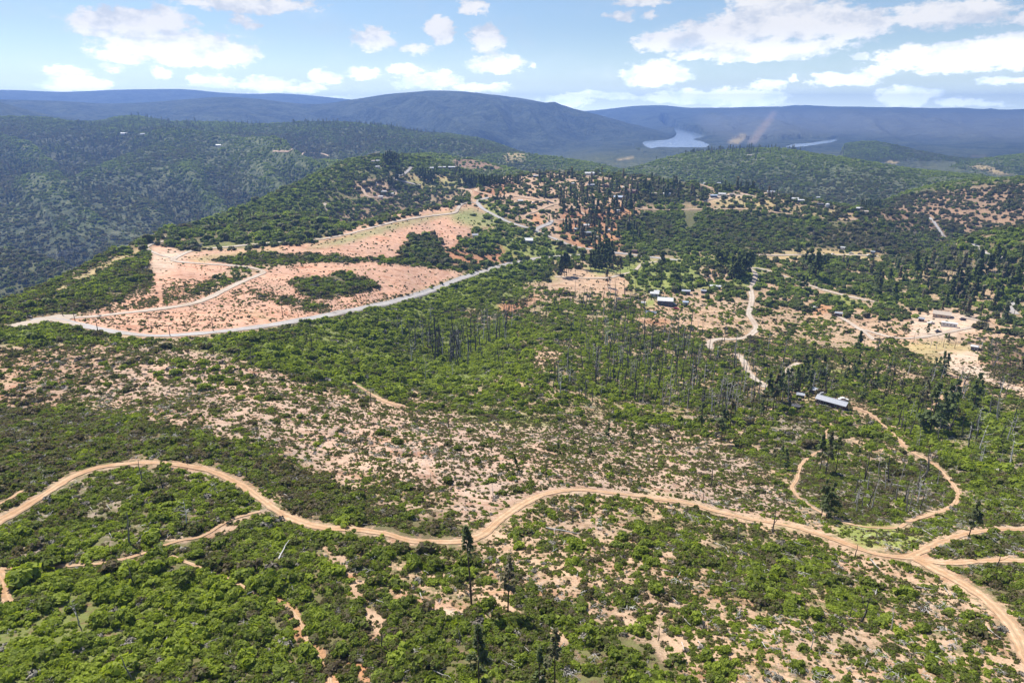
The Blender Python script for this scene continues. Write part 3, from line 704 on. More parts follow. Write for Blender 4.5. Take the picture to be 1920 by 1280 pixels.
# ------------------------------------------------------------------ roads and trails: (kind, width m, [photo points])
ROADS = [
    ("paved_road", 6.5, [(62, 601), (84, 598), (110, 600), (140, 607), (185, 617), (240, 626), (290, 630), (340, 628), (400, 623), (460, 616), (530, 606), (600, 594), (660, 582), (720, 570), (770, 557), (820, 541), (860, 524), (900, 511), (950, 496), (1000, 486),
                         (1050, 481), (1100, 478), (1150, 474), (1200, 480), (1260, 487), (1278, 488)]),
    ("gravel_road", 4.5, [(110, 597), (170, 594), (240, 586), (310, 578), (370, 567), (420, 545), (450, 530), (485, 516), (494, 509), (470, 502), (420, 497), (370, 494), (330, 490), (325, 486), (345, 476), (370, 468), (420, 464), (480, 458), (560, 452), (620, 446),
                          (680, 432), (740, 416), (800, 406), (850, 400), (858, 392), (866, 383), (885, 380), (895, 382)]),
    ("gravel_road", 3.0, [(330, 486), (300, 478), (275, 466), (285, 458), (320, 449), (310, 444), (285, 442), (262, 448), (230, 465), (190, 480)]),
    ("paved_road", 6.0, [(1150, 474), (1110, 468), (1075, 462), (1050, 452), (1020, 440), (1005, 432), (1018, 424), (1030, 420), (1035, 412)]),
    ("paved_road", 6.0, [(1005, 432), (980, 425), (950, 415), (920, 400), (903, 390), (896, 380), (903, 374), (920, 371)]),
    ("dirt_road", 4.5, [(860, 354), (885, 358), (905, 362), (925, 368), (940, 370), (965, 368), (1000, 374), (1050, 382), (1075, 388), (1090, 398), (1098, 408), (1080, 412), (1040, 412)]),
    ("dirt_road", 4.0, [(1000, 420), (985, 405), (1010, 395), (1030, 386), (1050, 382)]),
    ("paved_road", 5.5, [(740, 337), (748, 330), (760, 325), (772, 313)]),
    ("paved_road", 5.0, [(740, 337), (755, 340), (775, 345), (790, 349)]),
    ("dirt_road", 4.5, [(1100, 330), (1130, 334), (1160, 338), (1200, 337), (1240, 338), (1270, 341), (1310, 346), (1330, 352), (1335, 356)]),
    ("dirt_road", 4.0, [(1190, 391), (1240, 394), (1300, 393), (1340, 392), (1400, 393), (1440, 397), (1480, 402), (1530, 408), (1570, 412), (1610, 412)]),
    ("gravel_road", 4.0, [(1320, 378), (1340, 372), (1365, 366), (1400, 366), (1416, 369)]),
    ("gravel_road", 4.5, [(1410, 478), (1450, 479), (1500, 478), (1560, 478), (1620, 479), (1650, 482)]),
    ("gravel_road", 5.0, [(1400, 502), (1412, 508), (1417, 516), (1412, 530), (1408, 545), (1410, 558), (1407, 575), (1404, 590), (1412, 602), (1418, 614), (1414, 622), (1400, 632), (1375, 636), (1345, 636), (1330, 642), (1332, 655)]),
    ("gravel_road", 4.5, [(1376, 664), (1388, 668), (1396, 682), (1404, 698), (1414, 710), (1430, 720), (1436, 728)]),
    ("gravel_road", 4.5, [(1404, 502), (1430, 505), (1460, 515), (1490, 525), (1520, 536), (1560, 548), (1600, 558), (1640, 566), (1672, 570)]),
    ("gravel_road", 3.5, [(1040, 519), (1065, 520), (1100, 522), (1140, 521), (1170, 514), (1190, 508), (1202, 496), (1215, 493), (1240, 490)]),
    ("gravel_road", 4.0, [(1410, 538), (1390, 538), (1370, 536)]),
    ("gravel_road", 3.5, [(1476, 700), (1480, 690), (1490, 684), (1500, 680)]),
    ("paved_road", 6.0, [(1742, 408), (1756, 424), (1765, 438), (1772, 446)]),
    ("paved_road", 6.0, [(1820, 450), (1824, 458), (1840, 470), (1850, 478), (1870, 482), (1890, 488)]),
    ("paved_road", 6.5, [(1918, 552), (1908, 560), (1900, 572), (1895, 580), (1905, 590)]),
    ("gravel_road", 4.0, [(1570, 592), (1585, 600), (1600, 610), (1620, 622), (1632, 632), (1640, 638)]),
    ("gravel_road", 4.0, [(1610, 616), (1640, 624), (1680, 634), (1730, 632), (1780, 622), (1830, 612), (1845, 608), (1830, 600), (1800, 594)]),
    ("dirt_trail", 2.2, [(1595, 595), (1605, 600), (1630, 603), (1645, 597), (1638, 590), (1615, 588)]),
    ("dirt_trail", 3.0, [(1780, 702), (1800, 712), (1812, 716), (1790, 728), (1772, 742), (1752, 758), (1742, 772)]),
    ("dirt_trail", 2.6, [(1855, 600), (1875, 615), (1880, 630), (1862, 633)]),
    # trails across the foreground
    ("dirt_trail", 2.15, [(-260, 1120), (-120, 1040), (0, 976), (60, 942), (110, 910), (150, 888), (200, 874), (260, 868), (320, 870), (370, 877), (410, 888), (450, 908), (490, 936), (520, 958), (560, 977), (610, 990), (660, 992), (720, 1000), (770, 1014), (820, 1016), (868, 1014), (900, 1004),
                         (925, 985), (960, 958), (1000, 934), (1045, 921), (1100, 919), (1160, 926), (1230, 935), (1290, 944), (1350, 960), (1410, 974), (1470, 984), (1530, 1000), (1590, 1020), (1640, 1038), (1690, 1044), (1740, 1046)]),
    ("dirt_trail", 2.6, [(1720, 1048), (1760, 1070), (1800, 1092), (1840, 1118), (1875, 1150), (1905, 1190), (1935, 1250), (1990, 1340)]),
    ("dirt_trail", 2.1, [(1700, 1046), (1740, 1028), (1780, 1010), (1830, 998), (1880, 993), (1930, 992), (2100, 985)]),
    ("dirt_trail", 2.0, [(1730, 1050), (1780, 1056), (1830, 1052), (1880, 1050), (1930, 1052), (2100, 1060)]),
    ("dirt_trail", 1.0, [(-60, 962), (0, 944), (25, 931), (45, 918)]),
    ("dirt_trail", 1.2, [(1558, 795), (1548, 815), (1545, 840), (1520, 855), (1500, 875), (1494, 900), (1485, 915), (1500, 935), (1530, 955), (1570, 975), (1620, 988), (1680, 990), (1700, 980)]),
    ("dirt_trail", 1.45, [(1700, 978), (1740, 966), (1775, 955), (1796, 935), (1790, 912), (1770, 890), (1752, 872), (1700, 840), (1660, 800), (1630, 775), (1600, 764)]),
    ("dirt_trail", 2.0, [(655, 708), (665, 720), (690, 735), (720, 752), (750, 762)]),
    ("dirt_trail", 0.75, [(0, 1066), (60, 1064), (140, 1060), (200, 1055), (260, 1040), (330, 1015), (380, 1005), (430, 975), (490, 958)]),
    ("dirt_trail", 0.7, [(320, 1042), (370, 1062), (430, 1086), (490, 1118), (540, 1140), (565, 1170), (580, 1210), (610, 1250), (620, 1290), (625, 1400)]),
    ("dirt_trail", 1.6, [(-60, 1040), (0, 1075), (12, 1100), (8, 1120), (30, 1145)]),
    ("gravel_road", 4.0, [(611, 382), (608, 386), (614, 396), (625, 403), (640, 412)]),
    ("dirt_road", 4.0, [(678, 350), (684, 362), (692, 370), (730, 372), (742, 364), (738, 352)]),
    ("dirt_road", 4.0, [(512, 284), (540, 285), (580, 287), (605, 289), (618, 294)]),
]
# wide gravel apron where the gravel road leaves the paved one
APRON = [(12, 611), (40, 604), (82, 596), (110, 590), (146, 590), (130, 600), (160, 612), (118, 607), (96, 602), (60, 612), (30, 620)]
ROAD_MAP = np.zeros((MH, MW), bool)


def smooth_line(p, n=8):
    p = np.asarray(p, float)
    q = np.concatenate([[2 * p[0] - p[1]], p, [2 * p[-1] - p[-2]]])
    out = []
    for i in range(1, len(q) - 2):
        t = np.linspace(0, 1, n, endpoint=False)[:, None]
        a, b, c, d = q[i - 1], q[i], q[i + 1], q[i + 2]
        out.append(0.5 * (2 * b + (c - a) * t + (2 * a - 5 * b + 4 * c - d) * t * t + (3 * b - a - 3 * c + d) * t ** 3))
    out.append(q[-2][None])
    return np.concatenate(out)


ROAD_XY = []
for kind, width, pts in ROADS:
    s = smooth_line(pts, 10)
    g = hit(s[:, 0], s[:, 1])
    # even steps along the ground, smoothed so that bumps in the hit distance do not kink the road
    xy = g[:, :2]
    for _ in range(3):
        xy[1:-1] = (xy[:-2] + 2 * xy[1:-1] + xy[2:]) / 4
    seg = np.r_[0, np.cumsum(np.linalg.norm(np.diff(xy, axis=0), axis=1))]
    dist = np.hypot(*xy.T).mean()
    step = max(0.8, dist / 160)
    tt = np.arange(0, seg[-1], step)
    xy = np.stack([np.interp(tt, seg, xy[:, 0]), np.interp(tt, seg, xy[:, 1])], -1)
    ROAD_XY.append((kind, width, xy))
# ------------------------------------------------------------------ carve the reservoir into the valley floor
def in_poly(px, py, pts):
    r = np.zeros(np.shape(px), bool)
    for (x0, y0), (x1, y1) in zip(pts, pts[1:] + pts[:1]):
        c = (y0 <= py) != (y1 <= py)
        xi = x0 + (py - y0) / (np.where(y1 == y0, 1e-9, y1 - y0)) * (x1 - x0)
        r ^= c & (px < xi)
    return r


A_, R_ = np.meshgrid(AZ_F, R_ALL, indexing="ij")
X_, Y_ = np.sin(A_) * R_, np.cos(A_) * R_
lx, ly, _ = to_px(X_, Y_, np.full_like(X_, LAKE_Z))
wet = (in_poly(lx, ly, LAKE_PTS) | in_poly(lx, ly, LAKE_ARM)) & (R_ > 2500)
def grown(pts, f):
    cx, cy = sum(p[0] for p in pts) / len(pts), sum(p[1] for p in pts) / len(pts)
    return [(cx + (x - cx) * f, cy + (y - cy) * f) for x, y in pts]


near_lake = (in_poly(lx, ly, grown(LAKE_PTS, 1.35)) | in_poly(lx, ly, grown(LAKE_ARM, 1.35))) & (R_ > 2500)
H_F = np.where(wet, np.minimum(H_F, LAKE_Z - 8), np.where(near_lake, np.maximum(H_F, LAKE_Z + 6), H_F))
# land this side of the water must lie below the line of sight to the near shore
front = (lx > 1200) & (lx < 1580) & (R_ > 2600) & (R_ < 5000) & ~wet & (ly > 262)
H_F = np.where(front, np.minimum(H_F, LAKE_Z + 2.5), H_F)
H_ALL = np.concatenate([H_F, H_C])


def new_mat(name):
    m = bpy.data.materials.new(name)
    m.use_nodes = True
    t = NT(m.node_tree)
    return m, t, m.node_tree.nodes["Principled BSDF"]


def mesh_obj(name, verts, faces, mat=None, parent=None, kind=None, smooth=False, link=True):
    me = bpy.data.meshes.new(name)
    me.from_pydata([tuple(v) for v in verts], [], faces)
    if mat:
        me.materials.append(mat)
    if smooth:
        me.polygons.foreach_set("use_smooth", [True] * len(me.polygons))
    o = bpy.data.objects.new(name, me)
    if link:
        COL.objects.link(o)
    if parent:
        o.parent = parent
    if kind:
        o["kind"] = kind
    return o


def fast_mesh(name, V, Q):
    """mesh from numpy vertices and faces that all have the same number of corners"""
    me = bpy.data.meshes.new(name)
    V = np.asarray(V, np.float32)
    Q = np.asarray(Q, np.int32)
    k = Q.shape[1]
    me.vertices.add(len(V))
    me.vertices.foreach_set("co", V.ravel())
    me.loops.add(Q.size)
    me.loops.foreach_set("vertex_index", Q.ravel())
    me.polygons.add(len(Q))
    me.polygons.foreach_set("loop_start", np.arange(0, Q.size, k, dtype=np.int32))
    me.polygons.foreach_set("loop_total", np.full(len(Q), k, np.int32))
    me.update(calc_edges=True)
    return me


# ------------------------------------------------------------------ the ground: one sheet to the horizon
nA, nR = len(AZ_ALL), len(R_ALL)
AA, RR2 = np.meshgrid(AZ_ALL, R_ALL, indexing="ij")
GX, GY = np.sin(AA) * RR2, np.cos(AA) * RR2
Vg = np.stack([GX, GY, H_ALL], -1).reshape(-1, 3)
ii, jj = np.meshgrid(np.arange(nA), np.arange(nR - 1), indexing="ij")
i2 = (ii + 1) % nA
Qg = np.stack([ii * nR + jj, ii * nR + jj + 1, i2 * nR + jj + 1, i2 * nR + jj], -1).reshape(-1, 4)
# the sheet's middle, right under the drone
centre = len(Vg)
Vg = np.concatenate([Vg, [[0, 0, float(H_ALL[:, 0].mean())]]])
me = fast_mesh("ground", Vg, Qg)
me.polygons.foreach_set("use_smooth", np.ones(len(me.polygons), bool))
land = land_at(Vg[:, 0], Vg[:, 1], Vg[:, 2])
# sunlit spurs, shaded ravines put into brush tone, conifers in the ravines: height against the smoothed hillside
SM = H_F.copy()
for kr, ka in ((14, 22), (14, 22)):
    c = np.cumsum(np.pad(SM, ((0, 0), (kr + 1, kr)), mode="edge"), axis=1)
    SM = (c[:, 2 * kr + 1:] - c[:, :-2 * kr - 1]) / (2 * kr + 1)
    c = np.cumsum(np.pad(SM, ((ka + 1, ka), (0, 0)), mode="edge"), axis=0)
    SM = (c[2 * ka + 1:] - c[:-2 * ka - 1]) / (2 * ka + 1)
CURV = np.clip((H_F - SM) / (0.010 * R_ALL[None] + 4.0), -1, 1) * np.clip((R_ALL[None] - 900) / 500, 0, 1)


def spur(x, y):
    az, r = np.arctan2(x, y), np.hypot(x, y)
    i = np.clip(((az - AZ_F[0]) / (AZ_F[1] - AZ_F[0])).round().astype(int), 0, len(AZ_F) - 1)
    j = np.clip(np.searchsorted(R_ALL, r) - 1, 0, len(R_ALL) - 1)
    return CURV[i, j]


cv = spur(Vg[:, 0], Vg[:, 1])
land[:, 4] = np.clip(land[:, 4] + 0.45 * cv, 0, 1)  # sun on the spurs and shade in the ravines, painted as tone
at = me.attributes.new("soil", "FLOAT_COLOR", "POINT")
at.data.foreach_set("color", np.concatenate([land[:, :3], np.ones((len(Vg), 1))], 1).astype(np.float32).ravel())
at = me.attributes.new("cover", "FLOAT", "POINT")
at.data.foreach_set("value", land[:, 3].astype(np.float32))
at = me.attributes.new("tone", "FLOAT", "POINT")
at.data.foreach_set("value", land[:, 4].astype(np.float32))

m, t, bsdf = new_mat("ground")
pos = t.node("ShaderNodeNewGeometry").outputs["Position"]
soil = t.node("ShaderNodeAttribute", attribute_name="soil").outputs["Color"]
cover = t.node("ShaderNodeAttribute", attribute_name="cover").outputs["Fac"]
tone = t.node("ShaderNodeAttribute", attribute_name="tone").outputs["Fac"]
flat = t.node("ShaderNodeVectorMath", operation="MULTIPLY")
t.link(pos, flat.inputs[0])
flat.inputs[1].default_value = (1, 1, 0.3)
fp = flat.outputs[0]
dist = t.node("ShaderNodeVectorMath", operation="LENGTH")
t.link(pos, dist.inputs[0])
dist = dist.outputs["Value"]
n_big = t.noise(fp, 0.035, 5, 0.6)
n_mid = t.noise(fp, 0.22, 5, 0.65)
n_fine = t.noise(fp, 1.7, 4, 0.7)
# soil: pale wash, rust, grey ash and litter by several sizes of noise
s1 = t.mix(t.smooth(n_big, 0.35, 0.7), soil, t.mix(1.0, soil, (1.28, 1.2, 1.12), "MULTIPLY"))
s2 = t.mix(t.smooth(n_mid, 0.45, 0.75), s1, t.mix(1.0, s1, (0.66, 0.60, 0.56), "MULTIPLY"))
s3 = t.mix(t.smooth(n_fine, 0.5, 0.8), s2, t.mix(1.0, s2, (0.55, 0.53, 0.52), "MULTIPLY"))
s3 = t.mix(t.smooth(t.noise(fp, 0.9, 3, 0.6, 1.0), 0.62, 0.72, 0.0, 0.5), s3, (0.52, 0.44, 0.37))
# washes and grading marks that run along the contour, rust-red spots, straw
mps = t.node("ShaderNodeMapping")
mps.inputs["Scale"].default_value = (0.025, 0.22, 0.5)
mps.inputs["Rotation"].default_value = (0, 0, 0.35)
t.link(pos, mps.inputs["Vector"])
streak = t.noise(mps.outputs[0], 1.0, 5, 0.7, 0.6)
s3 = t.mix(t.smooth(streak, 0.50, 0.64, 0.0, 0.75), s3, t.mix(1.0, s3, (0.70, 0.55, 0.47), "MULTIPLY"))
s3 = t.mix(t.smooth(streak, 0.46, 0.34, 0.0, 0.7), s3, t.mix(1.0, s3, (1.22, 1.22, 1.2), "MULTIPLY"))
s3 = t.mix(t.smooth(t.noise(fp, 0.075, 4, 0.7, 0.5), 0.58, 0.72, 0.0, 0.6), s3, t.mix(1.0, s3, (0.78, 0.50, 0.38), "MULTIPLY"))
s3 = t.mix(t.smooth(t.noise(fp, 0.05, 5, 0.7), 0.57, 0.70, 0.0, 0.5), s3, (0.36, 0.30, 0.15))
# low herbs and litter between the shrubs
herb_n = t.math("ADD", t.math("MULTIPLY", t.noise(fp, 0.55, 5, 0.7), 0.75), t.math("MULTIPLY", n_mid, 0.25))
herb = t.smooth(t.math("ADD", herb_n, t.math("MULTIPLY", cover, 0.30)), 0.62, 0.78)
hcol = t.mix(t.smooth(t.noise(fp, 0.4, 4, 0.6), 0.35, 0.65), (0.115, 0.105, 0.05), (0.16, 0.16, 0.06))
hcol = t.mix(t.smooth(tone, 0.45, 0.95), hcol, (0.17, 0.215, 0.05))
hcol = t.mix(t.smooth(n_fine, 0.55, 0.75), hcol, (0.26, 0.215, 0.14))
near_c = t.mix(t.math("MULTIPLY", herb, 0.85), s3, hcol)
# far woods: crowns of several sizes, dark conifers, pale burnt patches
f1 = t.noise(fp, 0.045, 6, 0.72)
vor = t.node("ShaderNodeTexVoronoi", feature="F1")
t.link(fp, vor.inputs["Vector"])
vor.inputs["Scale"].default_value = 0.085
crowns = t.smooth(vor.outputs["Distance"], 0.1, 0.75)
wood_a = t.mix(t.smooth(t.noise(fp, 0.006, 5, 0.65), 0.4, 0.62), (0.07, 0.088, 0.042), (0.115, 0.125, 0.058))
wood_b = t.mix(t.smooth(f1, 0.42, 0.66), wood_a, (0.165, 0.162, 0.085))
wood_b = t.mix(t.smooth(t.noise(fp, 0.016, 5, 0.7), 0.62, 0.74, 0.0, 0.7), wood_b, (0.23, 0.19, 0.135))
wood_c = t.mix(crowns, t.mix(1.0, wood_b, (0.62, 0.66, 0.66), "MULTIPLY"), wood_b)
wood_c = t.mix(t.math("MULTIPLY", tone, 0.8), wood_c, t.mix(1.0, wood_c, (1.5, 1.6, 1.25), "MULTIPLY"))
wood_c = t.mix(t.smooth(dist, 2600.0, 4000.0, 0.0, 0.9), wood_c, t.mix(t.smooth(t.math("ADD", t.math("MULTIPLY", t.noise(fp, 0.04, 6, 0.75), 0.6), t.math("MULTIPLY", t.noise(fp, 0.006, 5, 0.6), 0.4)), 0.40, 0.60), (0.010, 0.022, 0.017), (0.085, 0.105, 0.070)))
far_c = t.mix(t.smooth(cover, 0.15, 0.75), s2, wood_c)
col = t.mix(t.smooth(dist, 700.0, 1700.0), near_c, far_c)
t.link(col, bsdf.inputs["Base Color"])
bsdf.inputs["Roughness"].default_value = 0.95
bsdf.inputs["Specular IOR Level"].default_value = 0.15
b1 = t.node("ShaderNodeBump")
b1.inputs["Strength"].default_value = 0.55
b1.inputs["Distance"].default_value = 0.6
t.link(t.math("ADD", n_fine, t.math("MULTIPLY", herb, 0.6)), b1.inputs["Height"])
b2 = t.node("ShaderNodeBump")
b2.inputs["Distance"].default_value = 9.0
t.link(t.smooth(dist, 900.0, 2500.0, 0.0, 0.9), b2.inputs["Strength"])
t.link(t.math("ADD", t.math("MULTIPLY", t.noise(fp, 0.007, 8, 0.65), 9.0), t.math("ADD", f1, t.math("MULTIPLY", vor.outputs["Distance"], -0.8))), b2.inputs["Height"])
t.link(b1.outputs[0], b2.inputs["Normal"])
t.link(b2.outputs[0], bsdf.inputs["Normal"])
me.materials.append(m)
ground_obj = bpy.data.objects.new("ground", me)
ground_obj["kind"] = "structure"
COL.objects.link(ground_obj)

# ------------------------------------------------------------------ the reservoir's water
m_water, t, bsdf = new_mat("water")
bsdf.inputs["Base Color"].default_value = (0.22, 0.28, 0.34, 1)
bsdf.inputs["Specular IOR Level"].default_value = 1.0
bsdf.inputs["Roughness"].default_value = 0.12
bsdf.inputs["IOR"].default_value = 1.33
pw = t.node("ShaderNodeNewGeometry").outputs["Position"]
bw = t.node("ShaderNodeBump")
bw.inputs["Strength"].default_value = 0.35
bw.inputs["Distance"].default_value = 2.0
t.link(t.noise(pw, 0.06, 4, 0.6), bw.inputs["Height"])
t.link(bw.outputs[0], bsdf.inputs["Normal"])
for pts in (LAKE_PTS + [], LAKE_ARM):
    az, tt = px_az(np.array([p[0] for p in pts]), np.array([p[1] for p in pts]))
    r = LAKE_Z / tt
    cxy = np.stack([np.sin(az) * r, np.cos(az) * r], -1)
    c = cxy.mean(0)
    big = c + (cxy - c) * 1.10
    bml = bmesh.new()
    face = bml.faces.new([bml.verts.new((x, y, LAKE_Z)) for x, y in big])
    if face.normal.z < 0 or sum(a[0] * b[1] - b[0] * a[1] for a, b in zip(big, np.roll(big, -1, 0))) < 0:
        face.normal_flip()
    bmesh.ops.triangulate(bml, faces=[face])
    lme = bpy.data.meshes.new("reservoir_water")
    bml.to_mesh(lme)
    bml.free()
    lme.materials.append(m_water)
    o = bpy.data.objects.new("reservoir_water", lme)
    o["kind"] = "structure"
    COL.objects.link(o)

# ------------------------------------------------------------------ roads as draped sheets
def road_mat(name, c0, c1, scale=0.25, ruts=0.0):
    """earth or asphalt; two wheel tracks polished into it and a centre strip of litter where it is a dirt track"""
    m, t, b = new_mat(name)
    p = t.node("ShaderNodeNewGeometry").outputs["Position"]
    u = t.node("ShaderNodeAttribute", attribute_name="across").outputs["Fac"]
    n1 = t.noise(p, scale, 5, 0.65)
    n2 = t.noise(p, scale * 9, 4, 0.7)
    au = t.math("ABSOLUTE", t.math("ADD", u, t.math("MULTIPLY", t.math("SUBTRACT", t.noise(p, 0.35, 3, 0.6), 0.5), 0.5)))
    c = t.mix(t.smooth(n1, 0.35, 0.7), c0, c1)
    c = t.mix(t.smooth(t.noise(p, 0.045, 4, 0.7), 0.42, 0.66, 0.0, 0.75), c, t.mix(1.0, c, (0.84, 0.76, 0.68), "MULTIPLY"))
    c = t.mix(t.smooth(n2, 0.48, 0.78, 0, 0.7), c, t.mix(1.0, c, (0.70, 0.65, 0.60), "MULTIPLY"))
    if ruts:
        rut = t.smooth(t.math("ABSOLUTE", t.math("SUBTRACT", au, 0.48)), 0.24, 0.04)
        c = t.mix(t.math("MULTIPLY", rut, 0.75 * ruts), c, t.mix(1.0, c, (1.30, 1.32, 1.36), "MULTIPLY"))
        mid = t.math("MULTIPLY", t.smooth(au, 0.22, 0.02), t.smooth(n1, 0.40, 0.62))
        c = t.mix(t.math("MULTIPLY", mid, 0.6 * ruts), c, (0.26, 0.20, 0.11))
    edge = t.math("MULTIPLY", t.smooth(au, 0.62, 1.0), t.smooth(t.noise(p, 0.8, 5, 0.7), 0.30, 0.62))
    c = t.mix(t.math("MULTIPLY", edge, 0.85), c, (0.30, 0.215, 0.13) if ruts else (0.36, 0.29, 0.22))
    t.link(c, b.inputs["Base Color"])
    b.inputs["Roughness"].default_value = 0.9
    bp = t.node("ShaderNodeBump")
    bp.inputs["Strength"].default_value = 0.5
    bp.inputs["Distance"].default_value = 0.12
    t.link(t.math("ADD", n2, t.math("MULTIPLY", t.smooth(t.math("ABSOLUTE", t.math("SUBTRACT", au, 0.48)), 0.22, 0.05), -0.6)) if ruts else n2, bp.inputs["Height"])
    t.link(bp.outputs[0], b.inputs["Normal"])
    return m


ROAD_MATS = {
    "paved_road": road_mat("pale_worn_asphalt", (0.37, 0.35, 0.33), (0.45, 0.42, 0.39)),
    "gravel_road": road_mat("gravel", (0.44, 0.36, 0.28), (0.54, 0.46, 0.37), ruts=0.5),
    "dirt_road": road_mat("dirt", (0.46, 0.32, 0.21), (0.54, 0.40, 0.28), ruts=0.7),
    "dirt_trail": road_mat("trail_earth", (0.42, 0.255, 0.135), (0.53, 0.36, 0.22), 0.5, ruts=1.0),
}


def raised(x, y):
    """a little above the highest nearby terrain so that the sheet never sinks into the ground mesh"""
    d = np.hypot(x, y)
    return ground(x, y) + 0.05 + 0.00045 * d


def stamp_road(xy, width):
    """keep shrubs off the road: mark its ground on the land map"""
    z = ground(xy[:, 0], xy[:, 1])
    px, py, dep = to_px(xy[:, 0], xy[:, 1], z)
    for x, y, d, r in zip(px, py, dep, np.hypot(xy[:, 0], xy[:, 1])):
        w = 0.5 * (width + (0.35 if r < 400 else 0.0)) * F / max(d, 5.0) * MAPS
        h = max(0.7, w * min(1.0, 80.0 / r + 0.15))
        cx, cy = (x - MAPX0) * MAPS, (y - MAPY0) * MAPS
        ROAD_MAP[max(0, int(cy - h)):max(0, int(cy + h) + 1), max(0, int(cx - w)):max(0, int(cx + w) + 1)] = True


for kind, width, xy in ROAD_XY:
    tan = np.gradient(xy, axis=0)
    tan /= np.linalg.norm(tan, axis=1)[:, None] + 1e-9
    nrm = np.stack([-tan[:, 1], tan[:, 0]], -1)
    k = 7
    s = np.arange(len(xy)) * 1.0
    rough = 0.0 if kind == "paved_road" else (0.42 if kind == "dirt_trail" else 0.14)
    wl = width * 0.5 * (1 + rough * fbm(xy[:, 0] / 4, xy[:, 1] / 4, 3, 61) + 0.5 * rough * fbm(xy[:, 0], xy[:, 1], 2, 62))
    wr = width * 0.5 * (1 + rough * fbm(xy[:, 0] / 4, xy[:, 1] / 4, 3, 71) + 0.5 * rough * fbm(xy[:, 0], xy[:, 1], 2, 72))
    rows = []
    for q in range(k):
        u = q / (k - 1) * 2 - 1
        off = np.where(u < 0, u * wl, u * wr)
        p = xy + nrm * off[:, None]
        rows.append(np.stack([p[:, 0], p[:, 1], raised(p[:, 0], p[:, 1])], -1))
    # level across: the road bed is at the middle's height, its edges follow the ground
    V = np.stack(rows, 1)
    V[:, 1:k - 1, 2] = np.maximum(V[:, 1:k - 1, 2], V[:, k // 2:k // 2 + 1, 2] - 0.04)
    n = len(xy)
    a, b = np.meshgrid(np.arange(n - 1), np.arange(k - 1), indexing="ij")
    Q = np.stack([a * k + b, (a + 1) * k + b, (a + 1) * k + b + 1, a * k + b + 1], -1).reshape(-1, 4)
    me = fast_mesh(kind, V.reshape(-1, 3), Q[:, ::-1])
    me.materials.append(ROAD_MATS[kind])
    ac = me.attributes.new("across", "FLOAT", "POINT")
    ac.data.foreach_set("value", np.tile(np.linspace(-1, 1, k), n).astype(np.float32))
    me.polygons.foreach_set("use_smooth", np.ones(len(me.polygons), bool))
    o = bpy.data.objects.new(kind, me)
    o["kind"] = "structure"
    COL.objects.link(o)
    stamp_road(xy, width)

# gravel apron at the left end of the paved road: a grid cut to its outline
ap = hit([p[0] for p in APRON], [p[1] for p in APRON])
bmx = bmesh.new()
vs_ = [bmx.verts.new(p) for p in ap]
bmx.faces.new(vs_)
bmesh.ops.triangulate(bmx, faces=bmx.faces[:])
bmesh.ops.subdivide_edges(bmx, edges=bmx.edges[:], cuts=7, use_grid_fill=True)
for v in bmx.verts:
    v.co.z = float(raised(v.co.x, v.co.y)) + 0.06
bmesh.ops.recalc_face_normals(bmx, faces=bmx.faces[:])
me = bpy.data.meshes.new("gravel_apron")
bmx.to_mesh(me)
bmx.free()
me.materials.append(ROAD_MATS["gravel_road"])
o = bpy.data.objects.new("gravel_apron", me)
o["kind"] = "structure"
COL.objects.link(o)
ROAD_MAP |= fill_poly(APRON)

# ------------------------------------------------------------------ haze: one closed box of air round everything
HAZE = 0.000122
hm = bpy.data.materials.new("haze")
hm.use_nodes = True
hn = hm.node_tree
hn.nodes.clear()
ho = hn.nodes.new("ShaderNodeOutputMaterial")
hv = hn.nodes.new("ShaderNodeVolumePrincipled")
hv.inputs["Color"].default_value = (0.26, 0.46, 1.0, 1)
hv.inputs["Density"].default_value = HAZE
hv.inputs["Anisotropy"].default_value = 0.25
hn.links.new(hv.outputs[0], ho.inputs["Volume"])
zmin, zmax = float(H_ALL.min()) - 1.0, float(max(H_ALL.max(), 0)) + 8.0
e = 11600.0
hv8 = [(sx * e, sy * e, z) for z in (zmin, zmax) for sx, sy in ((-1, -1), (1, -1), (1, 1), (-1, 1))]
o = mesh_obj("haze", hv8, [(3, 2, 1, 0), (4, 5, 6, 7), (0, 1, 5, 4), (1, 2, 6, 5), (2, 3, 7, 6), (3, 0, 4, 7)], hm, kind="stuff")
# ------------------------------------------------------------------ foliage materials
def foliage_mat(name, stops, rough=0.7, spread=0.55, trans=0.40):
    """leaf colour from the plant's own tone (0 dark olive .. 1 fresh green), varied per plant and per spray of leaves"""
    m, t, b = new_mat(name)
    tone = t.node("ShaderNodeAttribute", attribute_name="tone", attribute_type="INSTANCER").outputs["Fac"]
    leaf = t.node("ShaderNodeAttribute", attribute_name="leaf", attribute_type="GEOMETRY").outputs["Fac"]
    rnd = t.node("ShaderNodeObjectInfo").outputs["Random"]
    v = t.math("ADD", tone, t.math("MULTIPLY", t.math("SUBTRACT", rnd, 0.5), 0.25))
    v = t.math("ADD", v, t.math("MULTIPLY", t.math("SUBTRACT", leaf, 0.5), spread))
    c = t.ramp(v, stops)
    t.link(c, b.inputs["Base Color"])
    b.inputs["Roughness"].default_value = rough
    b.inputs["Specular IOR Level"].default_value = 0.25
    if trans:
        tr = t.node("ShaderNodeBsdfTranslucent")
        t.link(t.mix(1.0, c, (1.5, 1.5, 0.85), "MULTIPLY"), tr.inputs["Color"])
        mx = t.node("ShaderNodeMixShader")
        mx.inputs[0].default_value = trans
        t.link(b.outputs[0], mx.inputs[1])
        t.link(tr.outputs[0], mx.inputs[2])
        t.link(mx.outputs[0], m.node_tree.nodes["Material Output"].inputs["Surface"])
    return m


